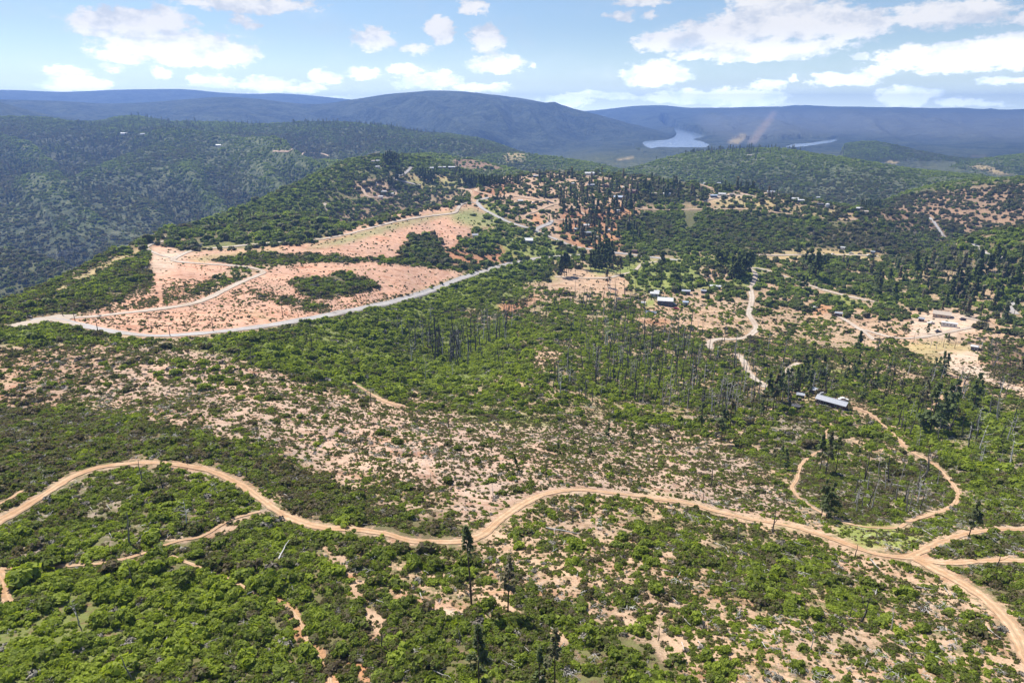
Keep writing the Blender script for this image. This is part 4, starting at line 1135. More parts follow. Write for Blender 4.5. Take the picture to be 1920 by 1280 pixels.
M_SHRUB = foliage_mat("shrub_leaves", [(0.0, (0.165, 0.13, 0.082)), (0.2, (0.135, 0.130, 0.046)), (0.45, (0.130, 0.165, 0.030)), (0.7, (0.190, 0.245, 0.030)), (1.0, (0.29, 0.35, 0.040))])
M_OAK = foliage_mat("oak_leaves", [(0.0, (0.15, 0.135, 0.078)), (0.35, (0.115, 0.145, 0.044)), (0.7, (0.165, 0.22, 0.048)), (1.0, (0.26, 0.325, 0.056))])
M_PINE = foliage_mat("pine_needles", [(0.0, (0.22, 0.18, 0.115)), (0.2, (0.16, 0.155, 0.085)), (0.5, (0.105, 0.135, 0.052)), (1.0, (0.15, 0.195, 0.065))], spread=0.5, trans=0.35)
M_GREYLEAF = foliage_mat("grey_brush", [(0.0, (0.16, 0.135, 0.10)), (0.5, (0.20, 0.18, 0.145)), (1.0, (0.27, 0.25, 0.20))], trans=0.0)


def wood_mat(name, a, b_, c):
    m, t, b = new_mat(name)
    tc = t.node("ShaderNodeTexCoord").outputs["Object"]
    rnd = t.node("ShaderNodeObjectInfo").outputs["Random"]
    mp = t.node("ShaderNodeMapping")
    mp.inputs["Scale"].default_value = (3.0, 3.0, 0.35)
    t.link(tc, mp.inputs["Vector"])
    n = t.noise(mp.outputs[0], 1.0, 4, 0.65)
    col = t.mix(t.smooth(n, 0.35, 0.65), a, b_)
    col = t.mix(t.smooth(t.math("ADD", t.math("MULTIPLY", n, 0.5), t.math("MULTIPLY", rnd, 0.6)), 0.55, 0.78), col, c)
    t.link(col, b.inputs["Base Color"])
    b.inputs["Roughness"].default_value = 0.85
    bp = t.node("ShaderNodeBump")
    bp.inputs["Strength"].default_value = 0.5
    bp.inputs["Distance"].default_value = 0.05
    t.link(t.noise(mp.outputs[0], 5.0, 3, 0.6), bp.inputs["Height"])
    t.link(bp.outputs[0], b.inputs["Normal"])
    return m


M_CHAR = wood_mat("charred_wood", (0.030, 0.027, 0.025), (0.066, 0.058, 0.052), (0.20, 0.18, 0.16))
M_DEAD = wood_mat("bleached_wood", (0.30, 0.275, 0.25), (0.46, 0.43, 0.40), (0.58, 0.555, 0.52))
M_BARK = wood_mat("pine_bark", (0.050, 0.036, 0.026), (0.09, 0.06, 0.042), (0.13, 0.085, 0.06))
M_POLE = wood_mat("pole_wood", (0.085, 0.055, 0.038), (0.12, 0.08, 0.055), (0.16, 0.11, 0.08))


# ------------------------------------------------------------------ plant meshes
def leaf_quads(C, N, size, rg, aspect=1.0, droop=None):
    """one bent little card of leaves per centre C, facing about N"""
    n = len(C)
    N = N / (np.linalg.norm(N, axis=1)[:, None] + 1e-9)
    T = rg.normal(size=(n, 3)) if droop is None else droop
    T = T - N * (T * N).sum(1)[:, None]
    T /= np.linalg.norm(T, axis=1)[:, None] + 1e-9
    B = np.cross(N, T)
    s = np.asarray(size)[:, None] * 0.5
    T, B = T * s * aspect, B * s
    bend = N * s * 0.35
    V = np.stack([C - T - B - bend, C + T - B, C + T + B - bend, C - T + B], 1).reshape(-1, 3)
    return V


def cards_mesh(name, V, mat, rg, extra=None):
    n = len(V) // 4
    me = fast_mesh(name, V, np.arange(len(V)).reshape(-1, 4))
    a = me.attributes.new("leaf", "FLOAT", "POINT")
    a.data.foreach_set("value", np.repeat(rg.random(n), 4).astype(np.float32))
    me.materials.append(mat)
    return me


def bush_mesh(name, seed, n, leaf, mat, w=1.0, h=0.8, lumps=6, core=0.0):
    """a lumpy dome of leaf cards, about 2w wide and h high, its base on z=0"""
    rg = np.random.default_rng(seed)
    cen = np.stack([rg.normal(0, 0.42, lumps) * w, rg.normal(0, 0.42, lumps) * w, rg.uniform(0.25, 0.62, lumps) * h], -1)
    rad = rg.uniform(0.32, 0.58, lumps) * w
    cen[0] = (0, 0, 0.48 * h)
    rad[0] = 0.6 * w
    k = rg.integers(0, lumps, n)
    d = rg.normal(size=(n, 3))
    d /= np.linalg.norm(d, axis=1)[:, None]
    d[:, 2] = np.where(d[:, 2] < -0.35, -d[:, 2], d[:, 2])
    rr = rg.uniform(0.6, 1.2, n)
    C = cen[k] + d * (rad[k] * rr)[:, None] * np.array([1, 1, 0.8 * h / w])
    C[:, 2] = np.clip(C[:, 2], 0.03 * h, None)
    N = d + rg.normal(0, 0.45, (n, 3)) + np.array([0, 0, 0.25])
    return cards_mesh(name, leaf_quads(C, N, leaf * rg.uniform(0.6, 1.35, n), rg), mat, rg)


def pine_meshes(seed, height=20.0, base=0.3, width=3.2, n=380, sparse=1.0, lean=0.0, conic=0.75, card=1.0):
    """trunk mesh and crown mesh of a conifer"""
    rg = np.random.default_rng(seed)
    tr = tube_mesh([(0, 0, -0.6), (lean * 0.3, 0, height * 0.35), (lean * 0.8, lean * 0.3, height * 0.7), (lean, lean * 0.5, height * 0.985)], [0.0125 * height, 0.0098 * height, 0.0065 * height, 0.0012 * height], 6)
    n = int(n * sparse)
    # whorls of limbs, each limb carrying cards of needles
    nl = int(17 * sparse) + 5
    limb_z = np.sort(rg.uniform(0, 1, nl)) ** 0.95
    limb_a = rg.uniform(0, 2 * math.pi, nl)
    limb_l = rg.uniform(0.55, 1.3, nl)
    k = rg.integers(0, nl, n)
    f = rg.uniform(0.15, 1.0, n) ** 0.55
    zt = limb_z[k]
    prof = (1 - zt ** (1.2 / conic)) * (0.55 + 0.45 * np.clip(zt * 6, 0, 1)) + 0.04
    R = width * prof * limb_l[k] * f
    ang = limb_a[k] + rg.normal(0, 0.22, n)
    z = height * (base + (1 - base) * zt) - R * 0.18 + rg.normal(0, 0.018, n) * height
    cx = lean * (z / height) ** 1.1
    C = np.stack([np.cos(ang) * R + cx, np.sin(ang) * R + cx * 0.5, z], -1)
    top = rg.random(n) < 0.08
    C[top, 0], C[top, 1] = lean + rg.normal(0, 0.25, top.sum()), lean * .5 + rg.normal(0, 0.25, top.sum())
    C[top, 2] = height * rg.uniform(0.93, 1.02, top.sum())
    out = np.stack([np.cos(ang), np.sin(ang), np.full(n, -0.15)], -1)
    N = np.stack([np.cos(ang) * 0.4, np.sin(ang) * 0.4, np.full(n, 1.0)], -1) + rg.normal(0, 0.55, (n, 3))
    V = leaf_quads(C, N, height * card * rg.uniform(0.034, 0.062, n), rg, 1.5 if card < 1.2 else 1.15, out)
    return tr, cards_mesh("crown", V, M_PINE, rg)


def tube_arrays(path, radii, sides=6, off=0):
    path = np.asarray(path, float)
    V, Fc = [], []
    for i, (p, r) in enumerate(zip(path, radii)):
        d = path[min(i + 1, len(path) - 1)] - path[max(i - 1, 0)]
        d /= np.linalg.norm(d) + 1e-9
        a = np.cross(d, [0, 0, 1.0] if abs(d[2]) < 0.9 else [1.0, 0, 0])
        a /= np.linalg.norm(a) + 1e-9
        b = np.cross(d, a)
        for k in range(sides):
            w = 2 * math.pi * k / sides
            V.append(p + (a * math.cos(w) + b * math.sin(w)) * r)
    for i in range(len(path) - 1):
        for k in range(sides):
            Fc.append((off + i * sides + k, off + i * sides + (k + 1) % sides, off + (i + 1) * sides + (k + 1) % sides, off + (i + 1) * sides + k))
    return V, Fc


def tube_mesh(path, radii, sides=6, name="trunk", mat=None):
    V, Fc = tube_arrays(path, radii, sides)
    n = len(path)
    Fc = [tuple(f) for f in Fc] + [tuple(range(sides))[::-1], tuple(range((n - 1) * sides, n * sides))]
    me = bpy.data.meshes.new(name)
    me.from_pydata([tuple(v) for v in V], [], Fc)
    me.polygons.foreach_set("use_smooth", [True] * (len(Fc) - 2) + [False] * 2)
    me.materials.append(mat or M_BARK)
    return me


def many_tubes(name, tubes, mat):
    V, Fc = [], []
    for path, radii, sides in tubes:
        v, f = tube_arrays(path, radii, sides, len(V))
        n0 = len(V)
        V += v
        Fc += f
        Fc.append(tuple(range(n0, n0 + sides))[::-1])
        Fc.append(tuple(range(len(V) - sides, len(V))))
    me = bpy.data.meshes.new(name)
    me.from_pydata([tuple(v) for v in V], [], Fc)
    me.materials.append(mat)
    return me


def snag_mesh(seed, height=16.0, mat=None, branchy=5, broken=True, fork=False):
    """fire-killed trunk: tapered, a little crooked, stubs of limbs left on it"""
    rg = np.random.default_rng(seed)
    n = 6
    pts, rad = [], []
    x = y = 0.0
    for i in range(n):
        f = i / (n - 1)
        pts.append((x, y, f * height - 0.5 * (i == 0)))
        rad.append(height * (0.0155 * (1 - f) + (0.0055 if broken else 0.0015)))
        x += rg.normal(0, 0.012) * height
        y += rg.normal(0, 0.012) * height
    tubes = [(pts, rad, 6)]
    P = np.array(pts)
    for b in range(branchy):
        f = rg.uniform(0.35, 0.97)
        i = min(int(f * (n - 1)), n - 2)
        u = f * (n - 1) - i
        p = P[i] * (1 - u) + P[i + 1] * u
        a = rg.uniform(0, 6.28)
        L = height * rg.uniform(0.05, 0.14) * (1.2 - f * 0.6)
        d = np.array([math.cos(a), math.sin(a), rg.uniform(-0.1, 0.7)])
        q = p + d * L
        q2 = q + (d + [0, 0, rg.uniform(-0.2, 0.9)]) * L * 0.6
        tubes.append(([p, q, q2], [height * 0.0045, height * 0.003, height * 0.0012], 3))
    if fork:
        p = P[2]
        a = rg.uniform(0, 6.28)
        d = np.array([math.cos(a) * 0.5, math.sin(a) * 0.5, 1.0])
        tubes.append(([p, p + d * height * 0.25, p + d * height * 0.5 + [0, 0, height * 0.08]], [height * 0.011, height * 0.008, height * 0.003], 5))
    return many_tubes("dead_trunk", tubes, mat or M_CHAR)


def log_mesh(seed, L=6.0, branchy=3):
    rg = np.random.default_rng(seed)
    pts = [(f * L - L / 2, rg.normal(0, 0.03) * L * f, 0.12 + rg.normal(0, 0.01) * L) for f in np.linspace(0, 1, 5)]
    rad = list(np.linspace(0.028, 0.010, 5) * L)
    tubes = [(pts, rad, 6)]
    for b in range(branchy):
        i = rg.integers(1, 4)
        p = np.array(pts[i])
        d = np.array([rg.uniform(0.2, 0.9), rg.choice([-1, 1]) * rg.uniform(0.4, 1), rg.uniform(0, 0.8)])
        l = L * rg.uniform(0.1, 0.28)
        tubes.append(([p, p + d * l, p + d * l * 1.7 + [0, 0, -l * 0.2]], [0.011 * L, 0.007 * L, 0.002 * L], 4))
    return many_tubes("fallen_log", tubes, M_DEAD)


def twigs_mesh(seed):
    """a scatter of pale dead sticks, about 2.5 m across"""
    rg = np.random.default_rng(seed)
    tubes = []
    for i in range(9):
        p = np.array([rg.normal(0, 0.7), rg.normal(0, 0.7), rg.uniform(0.03, 0.35)])
        a = rg.uniform(0, 6.28)
        l = rg.uniform(0.5, 1.9)
        d = np.array([math.cos(a), math.sin(a), rg.uniform(-0.1, 0.35)]) * l
        tubes.append(([p - d * 0.5, p + d * 0.1 + [rg.normal(0, .06), rg.normal(0, .06), 0.05], p + d * 0.5], [0.05, 0.04, 0.018], 3))
    return many_tubes("sticks", tubes, M_DEAD)


def proto(me, name):
    return bpy.data.objects.new(name, me)              # never linked to the scene: only seen through the scatter


def scatter(name, P, rotz, scl, tone, idx, protos, label=None):
    """countless plants as ONE stuff object: a point cloud that places copies of a few plant meshes"""
    col = bpy.data.collections.new(name + "_kinds")
    for i, p in enumerate(protos):
        p.name = "%s_kind_%02d" % (name, i)
        col.objects.link(p)
    me = bpy.data.meshes.new(name)
    me.vertices.add(len(P))
    me.vertices.foreach_set("co", np.asarray(P, np.float32).ravel())
    for key, val, ty in (("rz", rotz, "FLOAT"), ("tone", tone, "FLOAT"), ("idx", idx, "INT")):
        a = me.attributes.new(key, ty, "POINT")
        a.data.foreach_set("value", np.asarray(val, np.float32 if ty == "FLOAT" else np.int32))
    a = me.attributes.new("scl", "FLOAT_VECTOR", "POINT")
    a.data.foreach_set("vector", np.asarray(scl, np.float32).ravel())
    o = bpy.data.objects.new(name, me)
    o["kind"] = "stuff"
    COL.objects.link(o)
    ng = bpy.data.node_groups.new(name + "_scatter", "GeometryNodeTree")
    ng.interface.new_socket("Geometry", in_out="INPUT", socket_type="NodeSocketGeometry")
    ng.interface.new_socket("Geometry", in_out="OUTPUT", socket_type="NodeSocketGeometry")
    gi, go = ng.nodes.new("NodeGroupInput"), ng.nodes.new("NodeGroupOutput")
    mp = ng.nodes.new("GeometryNodeMeshToPoints")
    ip = ng.nodes.new("GeometryNodeInstanceOnPoints")
    ci = ng.nodes.new("GeometryNodeCollectionInfo")
    ci.inputs["Collection"].default_value = col
    ci.inputs["Separate Children"].default_value = True
    ci.inputs["Reset Children"].default_value = True

    def attr(key, ty):
        n = ng.nodes.new("GeometryNodeInputNamedAttribute")
        n.data_type = ty
        n.inputs["Name"].default_value = key
        return [s for s in n.outputs if s.enabled and s.name == "Attribute"][0]
    cx = ng.nodes.new("ShaderNodeCombineXYZ")
    L = ng.links.new
    L(attr("rz", "FLOAT"), cx.inputs[2])
    L(gi.outputs[0], mp.inputs["Mesh"])
    L(mp.outputs[0], ip.inputs["Points"])
    L(ci.outputs[0], ip.inputs["Instance"])
    ip.inputs["Pick Instance"].default_value = True
    L(attr("idx", "INT"), ip.inputs["Instance Index"])
    L(cx.outputs[0], ip.inputs["Rotation"])
    L(attr("scl", "FLOAT_VECTOR"), ip.inputs["Scale"])
    L(ip.outputs[0], go.inputs[0])
    md = o.modifiers.new("scatter", "NODES")
    md.node_group = ng
    return o


# ------------------------------------------------------------------ where plants grow
SLOPE_MAX = np.maximum.accumulate(H_F / R_ALL[None], axis=1)


def seen(x, y, z, h, margin_px=330, slack=0.012):
    """plants in or a little outside the view and not deep behind a crest"""
    az, r = np.arctan2(x, y), np.hypot(x, y)
    i = np.clip(((az - AZ_F[0]) / (AZ_F[1] - AZ_F[0])).round().astype(int), 0, len(AZ_F) - 1)
    j = np.clip(np.searchsorted(R_ALL, r * 0.985) - 1, 0, len(R_ALL) - 1)
    vis = (z + h) / r >= SLOPE_MAX[i, j] - slack
    px, py, dep = to_px(x, y, z)
    return vis & (dep > 5) & (px > -margin_px) & (px < 1920 + margin_px) & (py > -50) & (py < 1280 + margin_px)


def road_free(x, y, z):
    px, py, dep = to_px(x, y, z)
    i = np.clip(((py - MAPY0) * MAPS).astype(int), 0, MH - 1)
    j = np.clip(((px - MAPX0) * MAPS).astype(int), 0, MW - 1)
    return ~ROAD_MAP[i, j]


def sample(r0, r1, n, rg, az_max=0.92):
    az = rg.uniform(-az_max, az_max, n)
    r = np.sqrt(rg.uniform(r0 * r0, r1 * r1, n))
    x, y = np.sin(az) * r, np.cos(az) * r
    return x, y, ground(x, y)


def grow(r0, r1, area, rg, h, clump=4.0, seed=0, slack=0.012, cmin=0.0, cmax=1.1, fill=1.35, loose=0.4):
    """positions whose density follows the land map's cover, gathered in clumps with gaps between them"""
    n_full = int(0.92 * (r1 * r1 - r0 * r0) / area * fill)
    x, y, z = sample(r0, r1, n_full, rg)
    k = seen(x, y, z, h, slack=slack)
    x, y, z = x[k], y[k], z[k]
    L = land_at(x, y, z)
    cov = L[:, 3]
    cl = fbm(x / clump, y / clump, 3, seed + 400) + 0.7 * fbm(x / (clump * 4.3), y / (clump * 4.3), 3, seed + 500)
    rank = np.empty(len(cl))
    rank[np.argsort(cl)] = np.linspace(0, 1, len(cl))
    lo = np.clip(loose + 0.75 * (0.62 - cov), 0.15, 0.92)          # open ground: plants scattered singly; thickets: closed patches
    mixed = (1 - lo) * rank + lo * rg.random(len(cl))
    # share of candidates kept equals the cover
    o = np.sort(mixed)
    thr = np.interp(1 - np.clip(cov * 0.97, 0, 1), np.linspace(0, 1, len(o)), o)
    k = (mixed > thr) & ((z > LAKE_Z + 4) | (np.hypot(x, y) < 2350)) & road_free(x, y, z) & (cov >= cmin) & (cov < cmax)
    return x[k], y[k], z[k], L[k]


def tones(L, x, y, rg, clump, amp=0.26, seed=0):
    return np.clip(L[:, 4] + amp * fbm(x / clump, y / clump, 3, 600 + seed) * 1.6 + rg.normal(0, 0.23, len(x)), 0.0, 1.0)


rgv = np.random.default_rng(20)
# near chaparral: shrubs one to three metres across
sh_near = [proto(bush_mesh("shrub", 100 + i, 170, 0.32, M_SHRUB, 1.0, [0.75, 0.45, 1.0, 0.7, 0.35, 0.9][i], 5 + i % 3), "s") for i in range(6)]
sh_near += [proto(bush_mesh("brush", 120 + i, 60, 0.22, M_GREYLEAF, 0.9, 0.5, 4), "s") for i in range(2)]
x, y, z, L = grow(58, 250, 0.62, rgv, 1.2, clump=2.2, seed=1, fill=2.0)
w = np.clip(rgv.lognormal(-0.95, 0.52, len(x)), 0.16, 1.7) * (0.72 + 0.5 * L[:, 3])
idx = rgv.integers(0, 6, len(x))
grey = rgv.random(len(x)) < 0.11 + 0.22 * (1 - L[:, 3])
idx = np.where(grey, rgv.integers(6, 8, len(x)), idx)
print("near shrubs", len(x))
scatter("chaparral_shrubs", np.stack([x, y, z - 0.06], -1), rgv.uniform(0, 6.28, len(x)), np.stack([w, w, w * rgv.uniform(0.75, 1.2, len(x))], -1), tones(L, x, y, rgv, 7.0, seed=1), idx, sh_near)

# middle distance: bushes and resprouting oaks two to five metres across
sh_mid = [proto(bush_mesh("bush", 140 + i, 90, 0.50, M_SHRUB, 1.0, [0.9, 0.75, 1.1, 0.8][i], 5), "s") for i in range(4)]
sh_mid += [proto(bush_mesh("brush", 150, 40, 0.34, M_GREYLEAF, 0.9, 0.6, 4), "s")]
x, y, z, L = grow(250, 620, 3.6, rgv, 2, clump=5, seed=2)
w = np.clip(rgv.lognormal(0.0, 0.45, len(x)), 0.4, 3.0) * np.clip(0.45 + 0.8 * L[:, 3], 0.5, 1.1)
open_land = L[:, 3] < 0.12
w = np.where(open_land, np.clip(w, 0.5, 1.0), w)
idx = np.where(rgv.random(len(x)) < 0.08 + 0.14 * (1 - L[:, 3]), 4, rgv.integers(0, 4, len(x)))
print("mid shrubs", len(x))
scatter("hillside_bushes", np.stack([x, y, z - 0.1], -1), rgv.uniform(0, 6.28, len(x)), np.stack([w, w, w * rgv.uniform(0.8, 1.25, len(x))], -1), np.clip(tones(L, x, y, rgv, 22.0, seed=2) + 0.07, 0, 1), idx, sh_mid)

# beyond: oak clumps four to seven metres across
sh_far = [proto(bush_mesh("oak", 160 + i, 44, 0.72, M_OAK, 1.0, [1.1, 0.9, 1.3][i], 4), "s") for i in range(3)]
x, y, z, L = grow(620, 1350, 17, rgv, 4, clump=12, seed=3, fill=1.5, loose=.5)
w = np.clip(rgv.lognormal(0.75, 0.32, len(x)), 0.9, 4.5)
w = np.where(L[:, 3] < 0.12, 0.8, w)
print("far bushes", len(x))
scatter("oak_scrub", np.stack([x, y, z - 0.2], -1), rgv.uniform(0, 6.28, len(x)), np.stack([w, w, w * rgv.uniform(0.8, 1.3, len(x))], -1), tones(L, x, y, rgv, 50.0, seed=3), rgv.integers(0, 3, len(x)), sh_far)

# distant woods on the hills: broad crowns and pointed conifers
sh_dist = [proto(bush_mesh("oak", 170 + i, 26, 0.95, M_OAK, 1.0, [1.2, 1.0][i], 3), "s") for i in range(2)]
x, y, z, L = grow(1350, 3550, 18, rgv, 6, clump=30, seed=4, slack=0.006, fill=0.95, loose=0.55)
w = np.clip(rgv.lognormal(0.78, 0.34, len(x)), 1.2, 4.6)
print("distant woods", len(x))
scatter("distant_woods", np.stack([x, y, z - 1.0], -1), rgv.uniform(0, 6.28, len(x)), np.stack([w, w, w * rgv.uniform(0.7, 1.2, len(x))], -1), np.clip(tones(L, x, y, rgv, 160.0, seed=4) + 0.3 * fbm(x / 480, y / 480, 3, 655) + 0.45 * spur(x, y), 0, 1), rgv.integers(0, 2, len(x)), sh_dist)  # tone also carries painted sun on spurs and shade in ravines


def fir_mesh(seed):
    rg = np.random.default_rng(seed)
    n = 40
    zt = rg.uniform(0.08, 1, n)
    a = rg.uniform(0, 6.28, n)
    R = 0.16 * (1 - zt ** 1.1) * rg.uniform(0.4, 1.1, n) + 0.01
    C = np.stack([np.cos(a) * R, np.sin(a) * R, zt - 0.02], -1)
    N = np.stack([np.cos(a), np.sin(a), np.full(n, 0.7)], -1) + rg.normal(0, 0.3, (n, 3))
    return cards_mesh("fir", leaf_quads(C, N, rg.uniform(0.10, 0.17, n), rg, 1.5, np.stack([np.cos(a), np.sin(a), np.full(n, -0.6)], -1)), M_PINE, rg)


firs = [proto(fir_mesh(180 + i), "s") for i in range(3)]
x, y, z, L = grow(1150, 3000, 330, rgv, 18, clump=120, seed=5, slack=0.006, cmin=0.6, fill=2.0)
# conifers stand in groves and along the crests
gr = fbm(x / 260, y / 260, 4, 811)
az_, r_ = np.arctan2(x, y), np.hypot(x, y)
px_, py_, _ = to_px(x, y, z)
crest = (py_ < 250) & (px_ < 950)
right_top = (px_ > 1230) & (px_ < 1500) & (py_ < 291)
p = np.clip(0.05 + gr * 1.2 - 1.2 * spur(x, y), 0.01, 1) * 0.75 + 0.4 * crest + 0.85 * right_top
k = rgv.random(len(x)) < p
x, y, z, L = x[k], y[k], z[k], L[k]
hh = np.clip(rgv.normal(10.5, 3.0, len(x)), 5, 20)
print("conifers", len(x))
scatter("conifer_forest", np.stack([x, y, z - 0.5], -1), rgv.uniform(0, 6.28, len(x)), np.stack([hh, hh, hh], -1), np.clip(rgv.normal(0.5, 0.2, len(x)), 0, 1), rgv.integers(0, 3, len(x)), firs)

# fine low scrub and dry herbs that fleck the open ground
lows = [proto(bush_mesh("tuft", 200 + i, 26, 0.5, M_SHRUB, 1.0, 0.6, 3), "s") for i in range(3)]
x, y, z = sample(75, 520, 330000, rgv)
k = seen(x, y, z, 1) & road_free(x, y, z)
x, y, z = x[k], y[k], z[k]
L = land_at(x, y, z)
g = fbm(x / 6, y / 6, 3, 921)
k = (rgv.random(len(x)) < np.clip(0.5 + g * 0.9, 0.08, 1) * np.where(L[:, 3] < 0.1, 0.2, np.where(L[:, 3] < 0.75, 0.95, 0.6))) & (np.hypot(x, y) < 520)
x, y, z, L = x[k], y[k], z[k], L[k]
w = np.clip(rgv.lognormal(-1.25, 0.35, len(x)), 0.12, 0.7) * (1 + np.hypot(x, y) / 500)
print("low scrub", len(x))
scatter("low_scrub", np.stack([x, y, z - 0.03], -1), rgv.uniform(0, 6.28, len(x)), np.stack([w, w, w], -1), np.clip(np.where(L[:, 3] < 0.75, rgv.normal(0.18, 0.18, len(x)), tones(L, x, y, rgv, 7.0, seed=1) - 0.1), 0, 1), rgv.integers(0, 3, len(x)), lows)

# pale dead sticks between the shrubs
tw = [proto(twigs_mesh(190 + i), "s") for i in range(4)]
x, y, z = sample(60, 360, 95000, rgv)
k = seen(x, y, z, 1) & road_free(x, y, z)
x, y, z = x[k], y[k], z[k]
L = land_at(x, y, z)
g = fbm(x / 9, y / 9, 3, 911) + 0.4 * fbm(x / 40, y / 40, 2, 912)
px_, py_, _ = to_px(x, y, z)
k = rgv.random(len(x)) < np.clip((g + 0.05) * 1.1, 0, 1) * np.where(L[:, 3] > 0.9, 0.13, 0.46) * np.where(L[:, 3] < 0.1, 0.0, 1.0) * np.where(px_ > 1000, 1.0, 0.75)
x, y, z = x[k], y[k], z[k]
s = rgv.uniform(0.3, 0.85, len(x))
print("sticks", len(x))
scatter("fallen_branches", np.stack([x, y, z + 0.12 + 0.3 * rgv.random(len(x))], -1), rgv.uniform(0, 6.28, len(x)), np.stack([s, s, s], -1), rgv.random(len(x)), rgv.integers(0, 4, len(x)), tw)
# ------------------------------------------------------------------ things: helpers
def tag(o, label, cat, group=None):
    o["label"] = label
    o["category"] = cat
    if group:
        o["group"] = group
    return o


def empty(name, loc, label, cat, group=None, rz=0.0, scale=1.0):
    o = bpy.data.objects.new(name, None)
    o.location = loc
    o.rotation_euler = (0, 0, rz)
    o.scale = (scale, scale, scale)
    o.empty_display_size = 0.5
    COL.objects.link(o)
    return tag(o, label, cat, group)


def part(name, me, parent, **props):
    o = bpy.data.objects.new(name, me)
    o.parent = parent
    COL.objects.link(o)
    for k, v in props.items():
        o[k] = v
    return o


def at_px(px, py):
    return hit(px, py)[0]


def m_per_px(p):
    """metres that one photo pixel spans at a point, across the view"""
    return float(p[1] * math.cos(PITCH) - p[2] * math.sin(PITCH)) / F


def up_m(p, npx):
    """height in metres of something upright at p that is npx photo pixels tall"""
    a = np.array(to_px(*[np.array([v]) for v in (p[0], p[1], p[2])])[:2])[:, 0]
    b = np.array(to_px(*[np.array([v]) for v in (p[0], p[1], p[2] + 1.0)])[:2])[:, 0]
    return npx / max(1e-6, float(np.linalg.norm(a - b)))


def pts_in(poly, n, rg):
    xs, ys = [p[0] for p in poly], [p[1] for p in poly]
    out = []
    while len(out) < n:
        x, y = rg.uniform(min(xs), max(xs)), rg.uniform(min(ys), max(ys))
        if in_poly(np.array([x]), np.array([y]), poly)[0]:
            out.append((x, y))
    return out


# ------------------------------------------------------------------ pines (photo x, y of the foot, y of the top, kind)
# kinds: f full crown to low down, t tall bare stem with the crown on top, s sparse and scorched, c narrow cone
def pine_set(seed, card, k):
    """the five habits at one fineness of needles: card size and number of cards go together"""
    q = lambda n: int(n * k)
    return {
        "f": [pine_meshes(seed + i, 20, 0.18, 3.9, q(400), card=card) for i in range(3)],
        "t": [pine_meshes(seed + 10 + i, 20, 0.45, 3.0, q(280), lean=[0, .8, -.6][i], card=card) for i in range(3)],
        "s": [pine_meshes(seed + 20 + i, 20, 0.35, 2.8, q(420), sparse=0.40, lean=[.5, -.5, .9][i], card=card) for i in range(3)],
        "c": [pine_meshes(seed + 30 + i, 20, 0.06, 3.4, q(420), conic=0.9, card=card) for i in range(2)],
        "p": [pine_meshes(seed + 40 + i, 20, 0.70, 1.9, q(80), lean=[.3, -.7][i], card=card) for i in range(2)],
    }


